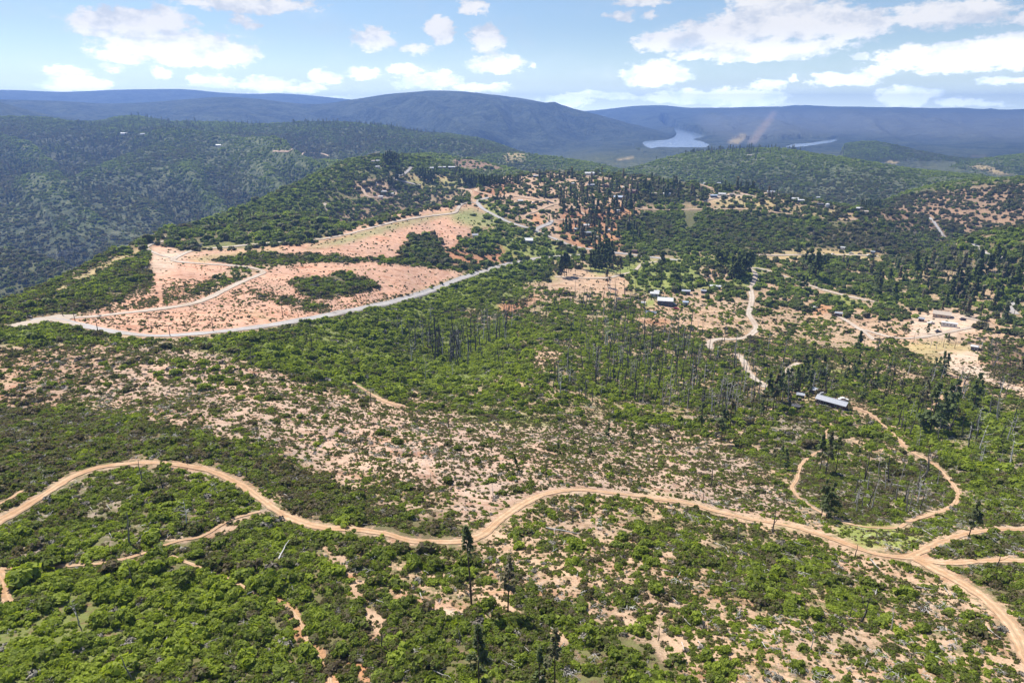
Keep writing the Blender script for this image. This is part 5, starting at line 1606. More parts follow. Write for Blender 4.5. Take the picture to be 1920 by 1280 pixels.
PINE_SETS = [(230, pine_set(300, 0.46, 4.6)), (520, pine_set(1300, 0.85, 1.15)), (1e9, pine_set(2300, 1.75, 0.75))]
PINES = [
    # label, group, points (one thing each when there is one point)
    ("tall pine with a bare crooked stem and a small tuft of crown beside the trail", None, [(884, 1132, 994, "p")]),
    ("thin scorched pine with a wispy top right of the tall bare-stemmed pine", None, [(952, 1152, 1052, "s")]),
    ("dense grey green pine at the bottom edge, broadest of the three there", None, [(898, 1292, 1178, "f")]),
    ("dark pine crown at the bottom edge right of the broad grey green pine", None, [(1010, 1330, 1222, "c")]),
    ("leaning half-burnt pine with thin needles at the bottom edge", None, [(1040, 1285, 1180, "s")]),
    ("lone pine with a bare lower stem where the trail forks on the right", None, [(1815, 1010, 940, "t")]),
    ("tall dark pine standing alone atop the dry slope, left of a clump", None, [(1313, 815, 756, "t")]),
    ("tall dark pine in the clump above the dry slope", "pines above the dry slope", [(1352, 832, 765, "t"), (1358, 826, 772, "t"), (1368, 812, 750, "s"), (1344, 822, 778, "s")]),
    ("dark scorched pine beside the round trail loop on the right", "pines by the trail loop", [(1538, 882, 818, "t"), (1548, 888, 812, "s"), (1566, 890, 822, "p"), (1540, 968, 900, "t"), (1556, 968, 905, "f"), (1548, 975, 925, "f"), (1462, 872, 835, "t"), (1470, 880, 842, "f"), (1450, 868, 832, "s")]),
    ("green pine near the long grey-roofed house", "pines round the long grey-roofed house",
     [(1505, 722, 665, "f"), (1519, 714, 668, "f"), (1540, 712, 665, "f"), (1437, 770, 702, "t"), (1454, 756, 694, "t"), (1449, 768, 702, "s"), (1470, 748, 692, "f"), (1462, 752, 698, "t"), (1479, 735, 690, "f"), (1425, 790, 750, "t"), (1488, 742, 690, "t"), (1496, 735, 684, "f"),
      (1516, 750, 700, "t"), (1587, 714, 678, "f"), (1606, 704, 664, "f"), (1598, 708, 675, "f"), (1625, 712, 674, "f"), (1617, 722, 690, "f"), (1619, 752, 712, "f"), (1640, 735, 690, "f"), (1632, 742, 700, "s"), (1662, 720, 680, "f"), (1578, 700, 664, "t"), (1610, 655, 622, "c")]),
    ("big dark green pine on the right-hand wooded slope", "big pines on the right slope", [(1743, 812, 720, "f"), (1770, 798, 722, "f"), (1782, 788, 712, "f"), (1760, 800, 735, "f"), (1822, 775, 700, "f"), (1832, 760, 712, "t"), (1778, 745, 716, "c")]),
    ("tall scorched pine in the thin burnt stand right of the long house", "scorched pines right of the long house", [(1720, 772, 715, "s"), (1728, 768, 712, "s"), (1735, 762, 718, "s"), (1744, 756, 720, "s"), (1702, 770, 722, "s"), (1690, 740, 700, "s"), (1668, 742, 698, "s"), (1655, 760, 715, "s")]),
    ("pine in the clump on the lower edge of the straw-coloured lot", "pines below the straw-coloured lot", [(1764, 702, 658, "f"), (1770, 703, 662, "t"), (1758, 700, 668, "f"), (1750, 704, 672, "f")]),
    ("lone round-topped pine in the pale yard on the right, by the gravel drive", None, [(1738, 625, 606, "f")]),
    ("small dark pine at the lower edge of the pale yard", None, [(1777, 641, 626, "c")]),
    ("burnt thin pine on the bare strip at the right edge", "burnt pines on the bare strip", [(1862, 715, 690, "s"), (1871, 714, 690, "s"), (1880, 722, 698, "s"), (1890, 726, 700, "s"), (1898, 730, 704, "s"), (1905, 712, 685, "s"), (1915, 702, 668, "s")]),
    ("tall bare-stemmed pine on the left of the tan clearing", "tall pines on the left of the tan clearing", [(1052, 520, 480, "t"), (1058, 518, 474, "t"), (1062, 517, 476, "t"), (1066, 512, 480, "t")]),
    ("tall dark pine in the paved road's dense grove", "pines in the grove by the paved road",
     [(1092, 504, 468, "t"), (1107, 505, 474, "f"), (1116, 492, 458, "f"), (1121, 496, 462, "f"), (1126, 490, 455, "f"), (1130, 498, 458, "f"), (1135, 490, 450, "f"), (1140, 486, 448, "f"), (1146, 484, 452, "f"), (1133, 505, 468, "f"), (1142, 503, 472, "f"), (1150, 512, 480, "s"), (1124, 508, 478, "f"), (1112, 500, 470, "f"), (1117, 507, 480, "f"),
      (1156, 514, 488, "s"), (1163, 517, 482, "s"), (1079, 516, 492, "s"), (1139, 538, 504, "s")]),
    ("pine standing alone beside the paved road, right of the dense grove", None, [(1180, 504, 470, "t")]),
    ("very tall thin pine standing alone in the green meadow", None, [(1239, 536, 472, "p")]),
    ("pine of the grove topping the gravel road", "pines at the top of the winding gravel road",
     [(1345, 504, 466, "t"), (1360, 506, 471, "t"), (1352, 505, 476, "t"), (1371, 522, 480, "f"), (1376, 524, 484, "f"), (1381, 526, 482, "f"), (1386, 520, 478, "f"), (1391, 524, 484, "f"), (1396, 518, 474, "f"), (1402, 515, 472, "f"), (1374, 504, 470, "f"), (1383, 502, 472, "f"), (1392, 505, 474, "f"), (1407, 510, 472, "t"), (1412, 502, 476, "t"), (1310, 498, 485, "c"), (1306, 504, 490, "f")]),
    ("tall slim pine in the row right of the gravel road", "slim pines right of the gravel road", [(1517, 523, 466, "t"), (1523, 520, 486, "f"), (1528, 529, 473, "t"), (1533, 524, 480, "t"), (1542, 508, 478, "t"), (1548, 505, 480, "t"), (1510, 500, 470, "f"), (1495, 475, 455, "f"), (1500, 476, 458, "f")]),
    ("tall leaning pine on the bank of the gravel road, split from the slim row", None, [(1502, 548, 516, "t")]),
    ("dark pine next to the tall leaning one on the gravel road's bank", None, [(1511, 540, 518, "f")]),
    ("pine among the houses on the village hill", "pines on the village hill",
     [(1022, 376, 350, "f"), (1097, 398, 370, "t"), (1120, 411, 374, "f"), (1131, 393, 370, "c"), (1140, 388, 355, "t"), (1154, 392, 365, "f"), (1165, 372, 355, "f"), (1180, 406, 374, "t"), (1071, 411, 386, "t"), (1082, 408, 380, "t"), (1054, 395, 374, "t"), (1105, 409, 387, "f"), (1209, 365, 337, "t"), (1216, 366, 340, "t"), (1197, 374, 360, "f"),
      (1087, 388, 368, "s"), (1112, 402, 376, "f"), (1126, 404, 382, "f"), (1150, 398, 374, "f"), (1160, 402, 380, "s"), (1076, 378, 362, "f"), (1098, 420, 398, "s"), (1108, 425, 404, "s"), (1118, 428, 406, "s"), (1140, 432, 408, "s"), (1096, 446, 424, "s"), (1190, 382, 362, "f"), (1173, 388, 366, "f"), (1062, 370, 356, "f"), (1030, 416, 404, "c"), (1038, 417, 402, "t"),
      (1014, 345, 332, "f"), (1021, 346, 334, "f")]),
    ("pine on the ridge by far village houses", "pines on the far ridge line",
     [(1311, 359, 348, "f"), (1317, 376, 358, "f"), (1358, 359, 339, "c"), (1366, 359, 344, "c"), (1381, 358, 339, "t"), (1387, 358, 341, "t"), (1401, 361, 341, "f"), (1409, 362, 340, "f"), (1418, 363, 350, "f"), (1481, 382, 363, "c"), (1504, 374, 365, "c"), (1324, 364, 352, "f"), (1260, 366, 355, "c"), (1268, 368, 357, "c"), (1340, 362, 350, "f"), (1397, 360, 346, "f")]),
    ("pine in the dark stand at the ridge's right end", "pines by the last ridge house", [(1614 + 4 * i, 393 - (i % 2), 374 + (i * 7) % 4, "c") for i in range(10)]),
    ("pine in the clump on the village's upper left knoll", "pines on the upper left knoll",
     [(724, 309, 286, "f"), (728, 310, 284, "c"), (732, 308, 282, "f"), (736, 309, 285, "c"), (740, 306, 286, "f"), (744, 306, 288, "c"), (748, 304, 290, "f"), (702, 298, 288, "c"), (712, 296, 287, "c"), (756, 303, 292, "f"), (686, 312, 302, "f"), (720, 303, 288, "f")]),
    ("slim pine by the turn of the road below the left knoll", "pines by the turn of the road below the knoll", [(743, 336, 312, "f"), (747, 336, 314, "c"), (751, 334, 316, "f"), (729, 348, 328, "f"), (735, 350, 330, "f"), (742, 346, 326, "c"), (757, 330, 320, "f")]),
    ("dark pine in front of the long white-roofed buildings", "pines in front of the long white-roofed buildings", [(788, 333, 315, "f"), (793, 336, 314, "f"), (798, 339, 316, "f"), (803, 337, 315, "c"), (808, 339, 318, "f"), (813, 334, 318, "f"), (819, 326, 310, "c"), (779, 328, 320, "f"), (784, 327, 318, "f"), (833, 330, 322, "f"), (806, 342, 326, "f"), (795, 341, 324, "c")]),
    ("dark pine at the right end of the long white-roofed buildings", "pines at the right end of the long buildings", [(857, 314, 302, "f"), (862, 332, 314, "c"), (860, 348, 336, "f"), (868, 328, 316, "f"), (854, 330, 318, "f")]),
    ("conifer in the dark row above the red bank", "conifers in the row above the red bank", [(870 + 2.9 * i + (i * 37 % 5) * 0.5, 349 - 0.18 * i + (i * 53 % 4), 326 + 0.05 * i + (i * 29 % 6), "fc"[i % 2]) for i in range(38)]),
    ("small pine at the fork where the village road leaves the paved road", "pines at the village road fork", [(932, 375, 362, "f"), (939, 377, 364, "c"), (945, 376, 362, "f"), (924, 374, 364, "c")]),
    ("dead-topped pole-like pine on the shrubby spur beyond the graded field", "pole-like pines on the spur", [(450, 424, 398, "s"), (456, 420, 396, "s"), (471, 416, 398, "s"), (477, 413, 396, "s"), (495, 408, 390, "s"), (513, 404, 388, "s"), (519, 402, 388, "s"), (397, 434, 418, "s"), (404, 433, 415, "s"), (413, 432, 412, "s"), (334, 440, 425, "s")]),
    ("young shadow-casting pine beside the pink field's gravel road", "young pines beside the pink field road", [(185, 591, 574, "f"), (208, 586, 577, "f")]),
    ("dark pine at the end of the bushy strip above the graded field", None, [(507, 447, 432, "f")]),
]
rgp = np.random.default_rng(31)
WILD_PINES = [
    ("conifer on the flat below the field strip", "conifers below the field strip", [(1570, 500), (1700, 500), (1900, 530), (1910, 620), (1760, 575), (1600, 555)], 30, (24, 40), "ffts"),
    ("dark conifer on the right edge's brushy slope", "conifers on the right edge slope", [(1780, 500), (1915, 455), (1918, 540), (1840, 540)], 16, (22, 36), "fft"),
    ("scorched conifer among central dead trunks", "scorched conifers among dead trunks", [(1180, 560), (1330, 620), (1420, 660), (1430, 760), (1300, 770), (1200, 700)], 14, (28, 44), "ss"),
    ("green conifer standing in the thick brush at the lower right", "conifers in the lower right brush", [(1640, 790), (1760, 830), (1900, 800), (1910, 930), (1830, 900), (1740, 850)], 7, (40, 62), "st"),
]


def plant_pine(px, py, top, kind, label, group):
    p = at_px(px, py)
    hgt = float(np.clip(up_m(p, py - top), 5, 36))
    dist_p = float(np.linalg.norm(p))
    tr, cr = random.choice(next(q for lim, q in PINE_SETS if dist_p < lim)[kind])
    o = empty("pine_tree", (p[0], p[1], p[2]), label, "pine tree", group, random.uniform(0, 6.28), hgt / 20.0)
    wx = random.uniform(0.9, 1.2)
    o.scale = (hgt / 20.0 * wx, hgt / 20.0 * wx, hgt / 20.0)
    part("trunk", tr, o)
    part("crown", cr, o, tone={"s": 0.22, "p": 0.42}.get(kind, random.uniform(0.5, 0.85)))
    return o


n_pines = 0
for label, group, pts in PINES:
    for px, py, top, kind in pts:
        plant_pine(px, py, top, kind, label, group)
        n_pines += 1
for label, group, poly, n, (h0, h1), kinds in WILD_PINES:
    for px, py in pts_in(poly, n, rgp):
        if n_pines < 320:
            plant_pine(px, py, py - rgp.uniform(h0, h1), random.choice(kinds), label, group)
            n_pines += 1
print("pines", n_pines)

# more conifers of the village hill and the right-hand slopes than one could tell apart
P = []
for poly, n in (([(1040, 360), (1190, 350), (1200, 450), (1110, 470), (1050, 430)], 95), ([(1560, 490), (1900, 480), (1915, 620), (1760, 580)], 45), ([(960, 335), (1200, 330), (1300, 350), (1200, 370)], 45), ([(1200, 350), (1460, 355), (1480, 375), (1220, 380)], 35)):
    pp = pts_in(poly, n, rgp)
    P.append(hit([q[0] for q in pp], [q[1] for q in pp]))
P = np.concatenate(P)
P = P[road_free(P[:, 0], P[:, 1], P[:, 2])]
s = rgp.uniform(7, 19, len(P))
scatter("far_conifers", P - [0, 0, 0.4], rgp.uniform(0, 6.28, len(P)), np.stack([s, s, s], -1), np.clip(rgp.normal(0.4, 0.2, len(P)), 0, 1), rgp.integers(0, 3, len(P)), [proto(fir_mesh(280 + i), "s") for i in range(3)])

# ------------------------------------------------------------------ fire-killed trunks
SNAG_B = [snag_mesh(400 + i, 16, M_CHAR, 4 + i % 4, i % 3 > 0) for i in range(7)]
SNAG_G = [snag_mesh(420 + i, 16, M_DEAD, 8, False) for i in range(4)]
SNAG_F = [snag_mesh(430 + i, 16, M_CHAR, 6, True, True) for i in range(3)]


def plant_snag(px, py, npx, me, label, group, name="dead_tree"):
    p = at_px(px, py)
    hgt = float(np.clip(up_m(p, npx), 2.0, 32))
    o = bpy.data.objects.new(name, me)
    o.location = p
    o.rotation_euler = (random.gauss(0, 0.06), random.gauss(0, 0.06), random.uniform(0, 6.28))
    s = hgt / 16.0
    th = max(1.0, (0.30 / max(0.05, s * 0.35)) ** 0.5)
    o.scale = (s * min(th, 1.7), s * min(th, 1.7), s)
    COL.objects.link(o)
    return tag(o, label, "dead tree", group)


SNAG_ONE = [
    ("black forked dead tree inside the trail's bend, a bush round its foot", 267, 910, 50, "F"),
    ("small black forked dead tree just right of the larger forked one inside the trail's bend", 307, 918, 34, "F"),
    ("bleached dead tree with a pale broken top inside the trail's bend", 350, 986, 50, "G"),
    ("crooked black dead tree beside yellow-green bushes inside the trail's bend", 243, 1020, 62, "B"),
    ("black leaning dead trunk in the lower left chaparral, below a short path", 252, 1100, 58, "B"),
    ("black dead trunk with a pale broken branch in the lower left thicket", 148, 1172, 48, "G"),
    ("black dead pole in the dark brush at the left, above the trail", 30, 830, 24, "F"),
    ("second black dead pole in the brush at the left, short and bare", 24, 838, 16, "B"),
    ("short black dead trunk on the far side of the trail's top bend", 350, 868, 26, "B"),
    ("short dead trunk in the dark belt right of the trail's bend", 462, 895, 26, "F"),
    ("bare black dead trunk over a dark bush, right of the trail's bend", 504, 910, 34, "B"),
    ("grey split stump standing on the reddish patch under the trail's bend", 306, 1042, 26, "G"),
    ("dead pole at the bottom edge left of the middle, standing in dense brush", 246, 1276, 48, "B"),
    ("black dead pole beside the reddish gap in the lower middle brush", 717, 1216, 36, "B"),
    ("black dead pole under the trail, beside a rounded bush in the lower middle", 862, 1200, 30, "B"),
    ("short black stub on the dry slope above the trail's dip", 872, 952, 18, "B"),
    ("pale dead trunk standing over a spray of grey limbs above the trail's dip", 925, 938, 34, "G"),
    ("dark stub on the upper dry slope left of the middle", 808, 898, 14, "B"),
    ("black forked dead tree on the lower side of the right-hand trail", 1448, 998, 42, "F"),
    ("black leaning dead trunk below the right-hand trail", 1384, 1014, 26, "F"),
    ("thick black stump on the lower edge of the right-hand trail near the fork", 1602, 1044, 26, "B"),
    ("dark dead trunk in the dry shrubs of the lower right, near a fallen pale limb", 1614, 1165, 48, "F"),
    ("dead trunk with a white broken top in the lower right shrubs", 1518, 1220, 36, "G"),
    ("bare pale dead tree in the lower right shrubs with spreading limbs", 1670, 1180, 44, "G"),
    ("slim dark dead tree in the lower right shrubs left of the spreading pale one", 1592, 1160, 34, "B"),
    ("dark dead trunk standing in the fork between the two right-hand trails", 1870, 1063, 30, "F"),
    ("leaning dark dead trunk in the lower right shrubs under the right-hand trail", 1490, 1130, 30, "B"),
    ("black dead trunk on the dry slope under the upper trail bend", 1074, 978, 24, "B"),
    ("dark dead trunk leaning in the dry shrubs below the right-hand trail, near fallen limbs", 1234, 1200, 26, "B"),
    ("tall bare dead pole on the dry slope right of the gully", 1023, 890, 34, "B"),
    ("lone dark dead trunk above the trail at the right, on tan ground", 1332, 912, 34, "F"),
    ("short dark dead trunk above the trail at the right, leaning", 1316, 942, 22, "B"),
    ("pair-topped dead trunk at the edge of the gully left of the middle", 472, 684, 30, "B"),
    ("black twisted dead tree on the reddish ground at the far left of the dry slope", 40, 735, 18, "F"),
    ("black dead stub above the twisted dead tree on the far left of the dry slope", 52, 722, 14, "B"),
]
SNAG_ZONES = [
    ("charred bare trunk in the green gully's burnt stand", "charred trunks in the green gully", [(760, 632), (800, 640), (850, 640), (930, 620), (962, 600), (955, 640), (890, 660), (870, 700), (830, 680), (800, 672), (768, 662)], 62, (38, 62), "BBGBGF"),
    ("charred pole on the reddish knoll", "charred poles on the reddish knoll", [(925, 575), (1040, 555), (1060, 600), (960, 615)], 26, (16, 32), "BB"),
    ("charred pole on the green slope below the tan clearing", "charred poles below the tan clearing", [(1060, 555), (1200, 545), (1215, 600), (1100, 610)], 30, (24, 42), "BBGG"),
    ("charred trunk below the white metal barn", "charred trunks below the metal barn", [(1110, 640), (1290, 620), (1300, 650), (1290, 770), (1170, 780), (1080, 700)], 72, (36, 60), "BBGBFGG"),
    ("charred trunk beside the winding gravel road", "charred trunks by the winding gravel road", [(1290, 660), (1370, 640), (1420, 720), (1440, 770), (1330, 790), (1290, 740)], 30, (34, 60), "BBGG"),
    ("slim charred pole inside the round trail loop", "charred poles inside the trail loop", [(1590, 885), (1740, 885), (1778, 930), (1760, 960), (1690, 980), (1580, 965)], 34, (32, 52), "BBGBFGG"),
    ("grey dead trunk left of the long grey-roofed house", "grey dead trunks by the long house", [(1462, 745), (1490, 730), (1500, 755), (1470, 765)], 9, (40, 60), "GBB"),
    ("black dead trunk on the left slope under the paved road", "black trunks under the paved road", [(566, 648), (600, 640), (604, 664), (572, 668)], 6, (28, 46), "B"),
    ("thin dead pole on the dark green meadow edge", "dead poles on the meadow edge", [(1195, 515), (1270, 520), (1280, 545), (1200, 550)], 10, (20, 34), "BG"),
    ("grey dead pole in the woods right of the winding road", "grey poles right of the winding road", [(1440, 640), (1560, 650), (1700, 690), (1690, 720), (1560, 690), (1440, 690)], 12, (26, 40), "GBB"),
]
n_snag = 0
kinds = {"B": SNAG_B, "G": SNAG_G, "F": SNAG_F}
for label, px, py, npx, k in SNAG_ONE:
    plant_snag(px, py, npx, random.choice(kinds[k]), label, None)
    n_snag += 1
rgs = np.random.default_rng(41)
for label, group, poly, n, (h0, h1), ks in SNAG_ZONES:
    for px, py in pts_in(poly, n, rgs):
        if n_snag < 300:
            plant_snag(px, py, rgs.uniform(h0, h1), random.choice(kinds[random.choice(ks)]), label, group)
            n_snag += 1
print("snags", n_snag)
# the far grey stands of dead trees on the right slope
x, y, z = [], [], []
P = []
for poly, n in (([(1600, 455), (1720, 440), (1860, 500), (1880, 540), (1700, 505)], 260), ([(1660, 430), (1780, 440), (1800, 480), (1700, 470)], 90), ([(1500, 440), (1620, 430), (1680, 480), (1560, 470)], 70), ([(1700, 640), (1900, 650), (1915, 700), (1850, 690)], 40), ([(1000, 690), (1080, 700), (1120, 760), (1040, 740)], 30), ([(1060, 560), (1420, 640), (1560, 680), (1560, 740), (1300, 790), (1060, 720)], 240), ([(1600, 640), (1910, 740), (1900, 900), (1700, 840)], 90), ([(700, 600), (960, 590), (960, 680), (800, 720)], 60)):
    pp = pts_in(poly, n, rgs)
    P.append(hit([q[0] for q in pp], [q[1] for q in pp]))
P = np.concatenate(P)
s = rgs.uniform(0.28, 0.62, len(P)) * np.where(np.arange(len(P)) > 480, 1.35, 1.0)
scatter("far_dead_trees", P, rgs.uniform(0, 6.28, len(P)), np.stack([s * 1.5, s * 1.5, s], -1), rgs.random(len(P)), rgs.integers(0, 3, len(P)), [proto(SNAG_B[2], "s"), proto(SNAG_G[1], "s"), proto(SNAG_B[0], "s")])

# ------------------------------------------------------------------ fallen trunks
LOGS = [log_mesh(450 + i, 6.0, i % 4) for i in range(6)]
LOG_ONE = [
    ("long pale fallen trunk slanting among the lower right shrubs, the brightest there", 1732, 1102, 26, 70),
    ("pale fallen trunk right of the brightest one, beside the descending trail", 1775, 1110, 28, 60),
    ("second pale fallen trunk lying alongside the one beside the descending trail", 1786, 1118, 24, 60),
    ("long grey fallen trunk pointing downhill off the right-hand trail", 1640, 1060, 40, 50),
    ("pale fallen limb lying across the lower middle brush beside dark bushes", 920, 1152, 26, -62),
    ("pale fallen limb under the bare-stemmed pine, lying level", 905, 1052, 28, 5),
    ("white fallen limb low in the lower middle brush, forked", 968, 1190, 20, 70),
    ("long pale fallen trunk at the bottom edge left of the grey green pine", 830, 1268, 36, 18),
    ("pale upright fallen limb at the bottom edge, left of the grey green pine", 820, 1244, 30, 60),
    ("grey slanting fallen trunk leaning on the brush below the trail, left of the middle", 532, 1034, 52, -58),
    ("pale fallen trunk in the dark belt right of the trail's bend", 536, 930, 26, 45),
    ("white fallen trunk beside the trail's right-hand shoulder", 455, 882, 20, 8),
    ("white fallen limb in the dark brush far left above the trail", 82, 858, 26, -38),
    ("white fallen limb in the left brush standing on end", 130, 838, 14, -70),
    ("pale fallen limb in the lower left thicket", 96, 1182, 22, -30),
    ("pale fallen limb lying level in the lower left thicket", 262, 1128, 24, -10),
    ("grey fallen trunk lying level on the trail's upper edge", 678, 985, 20, 4),
    ("pale fallen trunk among tan shrubs below the upper trail, lying level", 1055, 998, 56, 10),
    ("pale fallen trunk on the dry lower right slope, slanting down to the right", 1256, 1122, 36, 35),
    ("white fallen limb between dark bushes in the lower right", 1642, 1112, 20, -75),
    ("pale fallen trunk in the brush of the far lower right, slanting", 1862, 1188, 34, 40),
    ("grey fallen trunk pile timber inside the right-hand trail fork, long and level", 1850, 1030, 40, 14),
    ("pale fallen trunk inside the right-hand trail fork, short and upright-leaning", 1806, 1026, 20, -70),
    ("grey fallen trunk below the trail loop, slanting", 1738, 1000, 34, 28),
    ("pale fallen limb below the trail loop beside dark shadow", 1546, 980, 20, -36),
    ("white forked fallen limb hung in the brush right of the trail loop", 1866, 830, 18, -60),
]
LOG_ZONES = [
    ("pale fallen limb inside the trail's left bend", "fallen limbs inside the trail's bend", [(60, 960), (200, 890), (380, 890), (460, 940), (380, 1000), (100, 1040)], 24, (9, 20)),
    ("pale fallen limb on the lower right shrubland", "fallen limbs on the lower right shrubland", [(1000, 960), (1300, 960), (1700, 1080), (1850, 1200), (1700, 1270), (1250, 1230), (1050, 1080)], 60, (10, 26)),
    ("pale fallen limb on the dry middle slope", "fallen limbs on the middle slope", [(560, 760), (800, 780), (1150, 830), (1400, 900), (1300, 925), (1000, 910), (700, 900)], 36, (7, 15)),
    ("fallen grey trunk by the round trail loop", "fallen trunks round the trail loop", [(1500, 860), (1740, 870), (1790, 930), (1740, 990), (1560, 970)], 34, (10, 24)),
    ("pale fallen limb in the lower chaparral", "fallen limbs in the lower chaparral", [(60, 1080), (500, 1010), (800, 1040), (1100, 1170), (1200, 1270), (100, 1270)], 30, (9, 22)),
    ("pale fallen trunk by the long house", "fallen trunks by the long house", [(1440, 780), (1640, 780), (1820, 860), (1760, 900), (1600, 840), (1450, 850)], 30, (8, 18)),
]


def lay_log(px, py, npx, deg, label, group):
    p = at_px(px, py)
    L = float(np.clip(npx * m_per_px(p) * 1.15, 1.0, 11))
    # a fallen trunk lies on the slope: its direction on the ground from two ground points
    a = math.radians(deg)
    q = at_px(px + 6 * math.cos(a), py + 6 * math.sin(a))
    yaw = math.atan2(q[1] - p[1], q[0] - p[0])
    dx, dy = math.cos(yaw) * 1.5, math.sin(yaw) * 1.5
    slope = math.atan2(float(ground(p[0] + dx, p[1] + dy) - ground(p[0] - dx, p[1] - dy)), 3.0)
    o = bpy.data.objects.new("fallen_trunk", random.choice(LOGS))
    o.location = (p[0], p[1], p[2] + random.uniform(0.25, 0.55))
    o.rotation_euler = (random.uniform(-.3, .3), -slope + random.gauss(0, .08), yaw)
    s = L / 6.0
    o.scale = (s, max(s, 0.45), max(s, 0.45))
    COL.objects.link(o)
    return tag(o, label, "fallen trunk", group)


for label, px, py, npx, deg in LOG_ONE:
    lay_log(px, py, npx, deg, label, None)
for label, group, poly, n, (l0, l1) in LOG_ZONES:
    for px, py in pts_in(poly, n, rgs):
        lay_log(px, py, rgs.uniform(l0, l1), rgs.uniform(-80, 80), label, group)

# ------------------------------------------------------------------ bushes one can pick out
BUSH = [bush_mesh("foliage", 500 + i, 420, 0.30, M_SHRUB, 1.0, [1.0, 0.85, 1.15, 0.9, 1.05][i], 7) for i in range(5)]
BUSH_STEM = many_tubes("stem", [([(0, 0, -0.3), (0.05, 0, 0.25), (0.25, 0.1, 0.6)], [0.06, 0.05, 0.02], 4), ([(0, 0, -0.2), (-0.1, 0.1, 0.3), (-0.3, 0.1, 0.6)], [0.05, 0.04, 0.02], 4), ([(0, 0, -0.2), (0.0, -0.15, 0.3), (0.05, -0.35, 0.55)], [0.05, 0.04, 0.02], 4)], M_BARK)
BUSH_ONE = [
    (100, 1048, 50, .6), (40, 1008, 36, .75), (60, 1022, 26, .7), (67, 988, 26, .5), (227, 1122, 50, .85), (350, 1082, 40, .8), (413, 1098, 46, .95), (290, 974, 36, .6), (313, 942, 38, .3), (273, 919, 32, .35), (363, 995, 34, .25), (297, 1066, 40, .4), (460, 938, 28, .35),
    (287, 1014, 40, .8), (493, 1098, 50, .6), (407, 1064, 40, .45), (367, 1042, 28, .75), (43, 1092, 60, .9), (347, 1192, 42, .9), (590, 1250, 32, .8), (487, 1197, 46, .6), (500, 1243, 42, .7), (217, 1268, 60, .95), (160, 1023, 24, .9), (190, 994, 18, .95), (120, 940, 22, .8), (247, 948, 14, .8),
    (25, 1150, 40, .7), (330, 1130, 36, .6), (280, 1200, 40, .8), (150, 1215, 44, .6), (440, 1160, 36, .5), (540, 1060, 30, .6), (240, 1068, 30, .7),
]
BUSH_ZONES = [
    ("fresh green bush in the lower left chaparral", "fresh green bushes in the lower left chaparral", [(10, 1080), (500, 1050), (620, 1150), (560, 1270), (20, 1270)], 44, (22, 46), (.55, 1.0)),
    ("rounded bush in the lower middle chaparral", "rounded bushes in the lower middle", [(620, 1020), (860, 1030), (1000, 1130), (1180, 1220), (1250, 1275), (640, 1275), (600, 1150)], 60, (20, 38), (.3, .7)),
    ("green bush in the belt above the left trail", "bushes above the left trail", [(10, 790), (300, 800), (600, 900), (860, 985), (640, 970), (420, 875), (200, 865), (10, 930)], 30, (12, 24), (.35, .9)),
    ("bright bush in the lower right shrubland", "bushes in the lower right shrubland", [(1100, 980), (1400, 1000), (1650, 1090), (1850, 1200), (1900, 1270), (1300, 1270), (1150, 1150)], 46, (18, 34), (.4, .85)),
    ("single rounded bush on the middle slope", "single bushes on the dry middle slope", [(340, 680), (540, 720), (800, 790), (1100, 830), (1380, 890), (1200, 915), (950, 930), (700, 880), (540, 800)], 44, (11, 22), (.3, .75)),
    ("bright green bush topping the left dry slope", "bright bushes at the top of the dry slope", [(160, 665), (260, 655), (340, 665), (440, 690), (560, 745), (480, 760), (300, 715)], 18, (12, 24), (.6, 1.0)),
    ("thick green bush right of the trail loop", "bushes right of the trail loop", [(1800, 800), (1910, 800), (1910, 970), (1820, 950), (1760, 860)], 22, (18, 34), (.4, .9)),
]


def plant_bush(px, py, wpx, tone, label, group):
    p = at_px(px, py)
    w = wpx * m_per_px(p) * 0.5
    s = float(np.clip(w, 0.5, 4.5))
    o = empty("bush", (p[0], p[1], p[2] - 0.08), label, "bush", group, random.uniform(0, 6.28), s)
    part("foliage", random.choice(BUSH), o, tone=float(tone))
    part("stems", BUSH_STEM, o)
    return o


def bush_label(px, py, w, tone):
    col = "yellow green" if tone > .84 else "bright green" if tone > .65 else "mid green" if tone > .44 else "dark green"
    size = "large" if w >= 40 else "medium" if w >= 28 else "small"
    where = "inside the trail's bend" if py < 1035 else "in lower left chaparral near the path" if py < 1110 else "in lower left chaparral, bottom"
    side = "at the left edge" if px < 90 else "left part" if px < 260 else "right part"
    return f"{size} {col} bush {where}, {side}"


seen_labels = {}
for b in BUSH_ONE:
    seen_labels.setdefault(bush_label(*b), []).append(b)
for lab, bs in seen_labels.items():
    for b in bs:
        plant_bush(*b, lab, "rounded bushes: " + lab.split(" bush ")[1] if len(bs) > 1 else "rounded bushes in the lower left")
for label, group, poly, n, (w0, w1), (t0, t1) in BUSH_ZONES:
    for px, py in pts_in(poly, n, rgs):
        pp = at_px(px, py)
        if bool(road_free(*[np.array([v]) for v in pp])[0]):
            plant_bush(px, py, rgs.uniform(w0, w1), rgs.uniform(t0, t1), label, group)
GREY_PINES = [
    ("grey green young pine on the dry slope, the larger of a pair", 1140, 828, 34), ("grey green round young pine right of the larger one, on the dry slope", 1183, 830, 26),
    ("small dark grey green tree alone on the middle of the dry slope", 965, 880, 28), ("small green tree left of the dark grey green one on the dry slope", 950, 882, 18),
    ("small grey green tree on the dry slope left of the paired ones", 1046, 850, 22), ("small grey green tree between the dry slope's paired trees and trail", 1107, 852, 22),
]
gp = [pine_meshes(345 + i, 20, 0.06, 6.5, 520, conic=1.3) for i in range(2)]
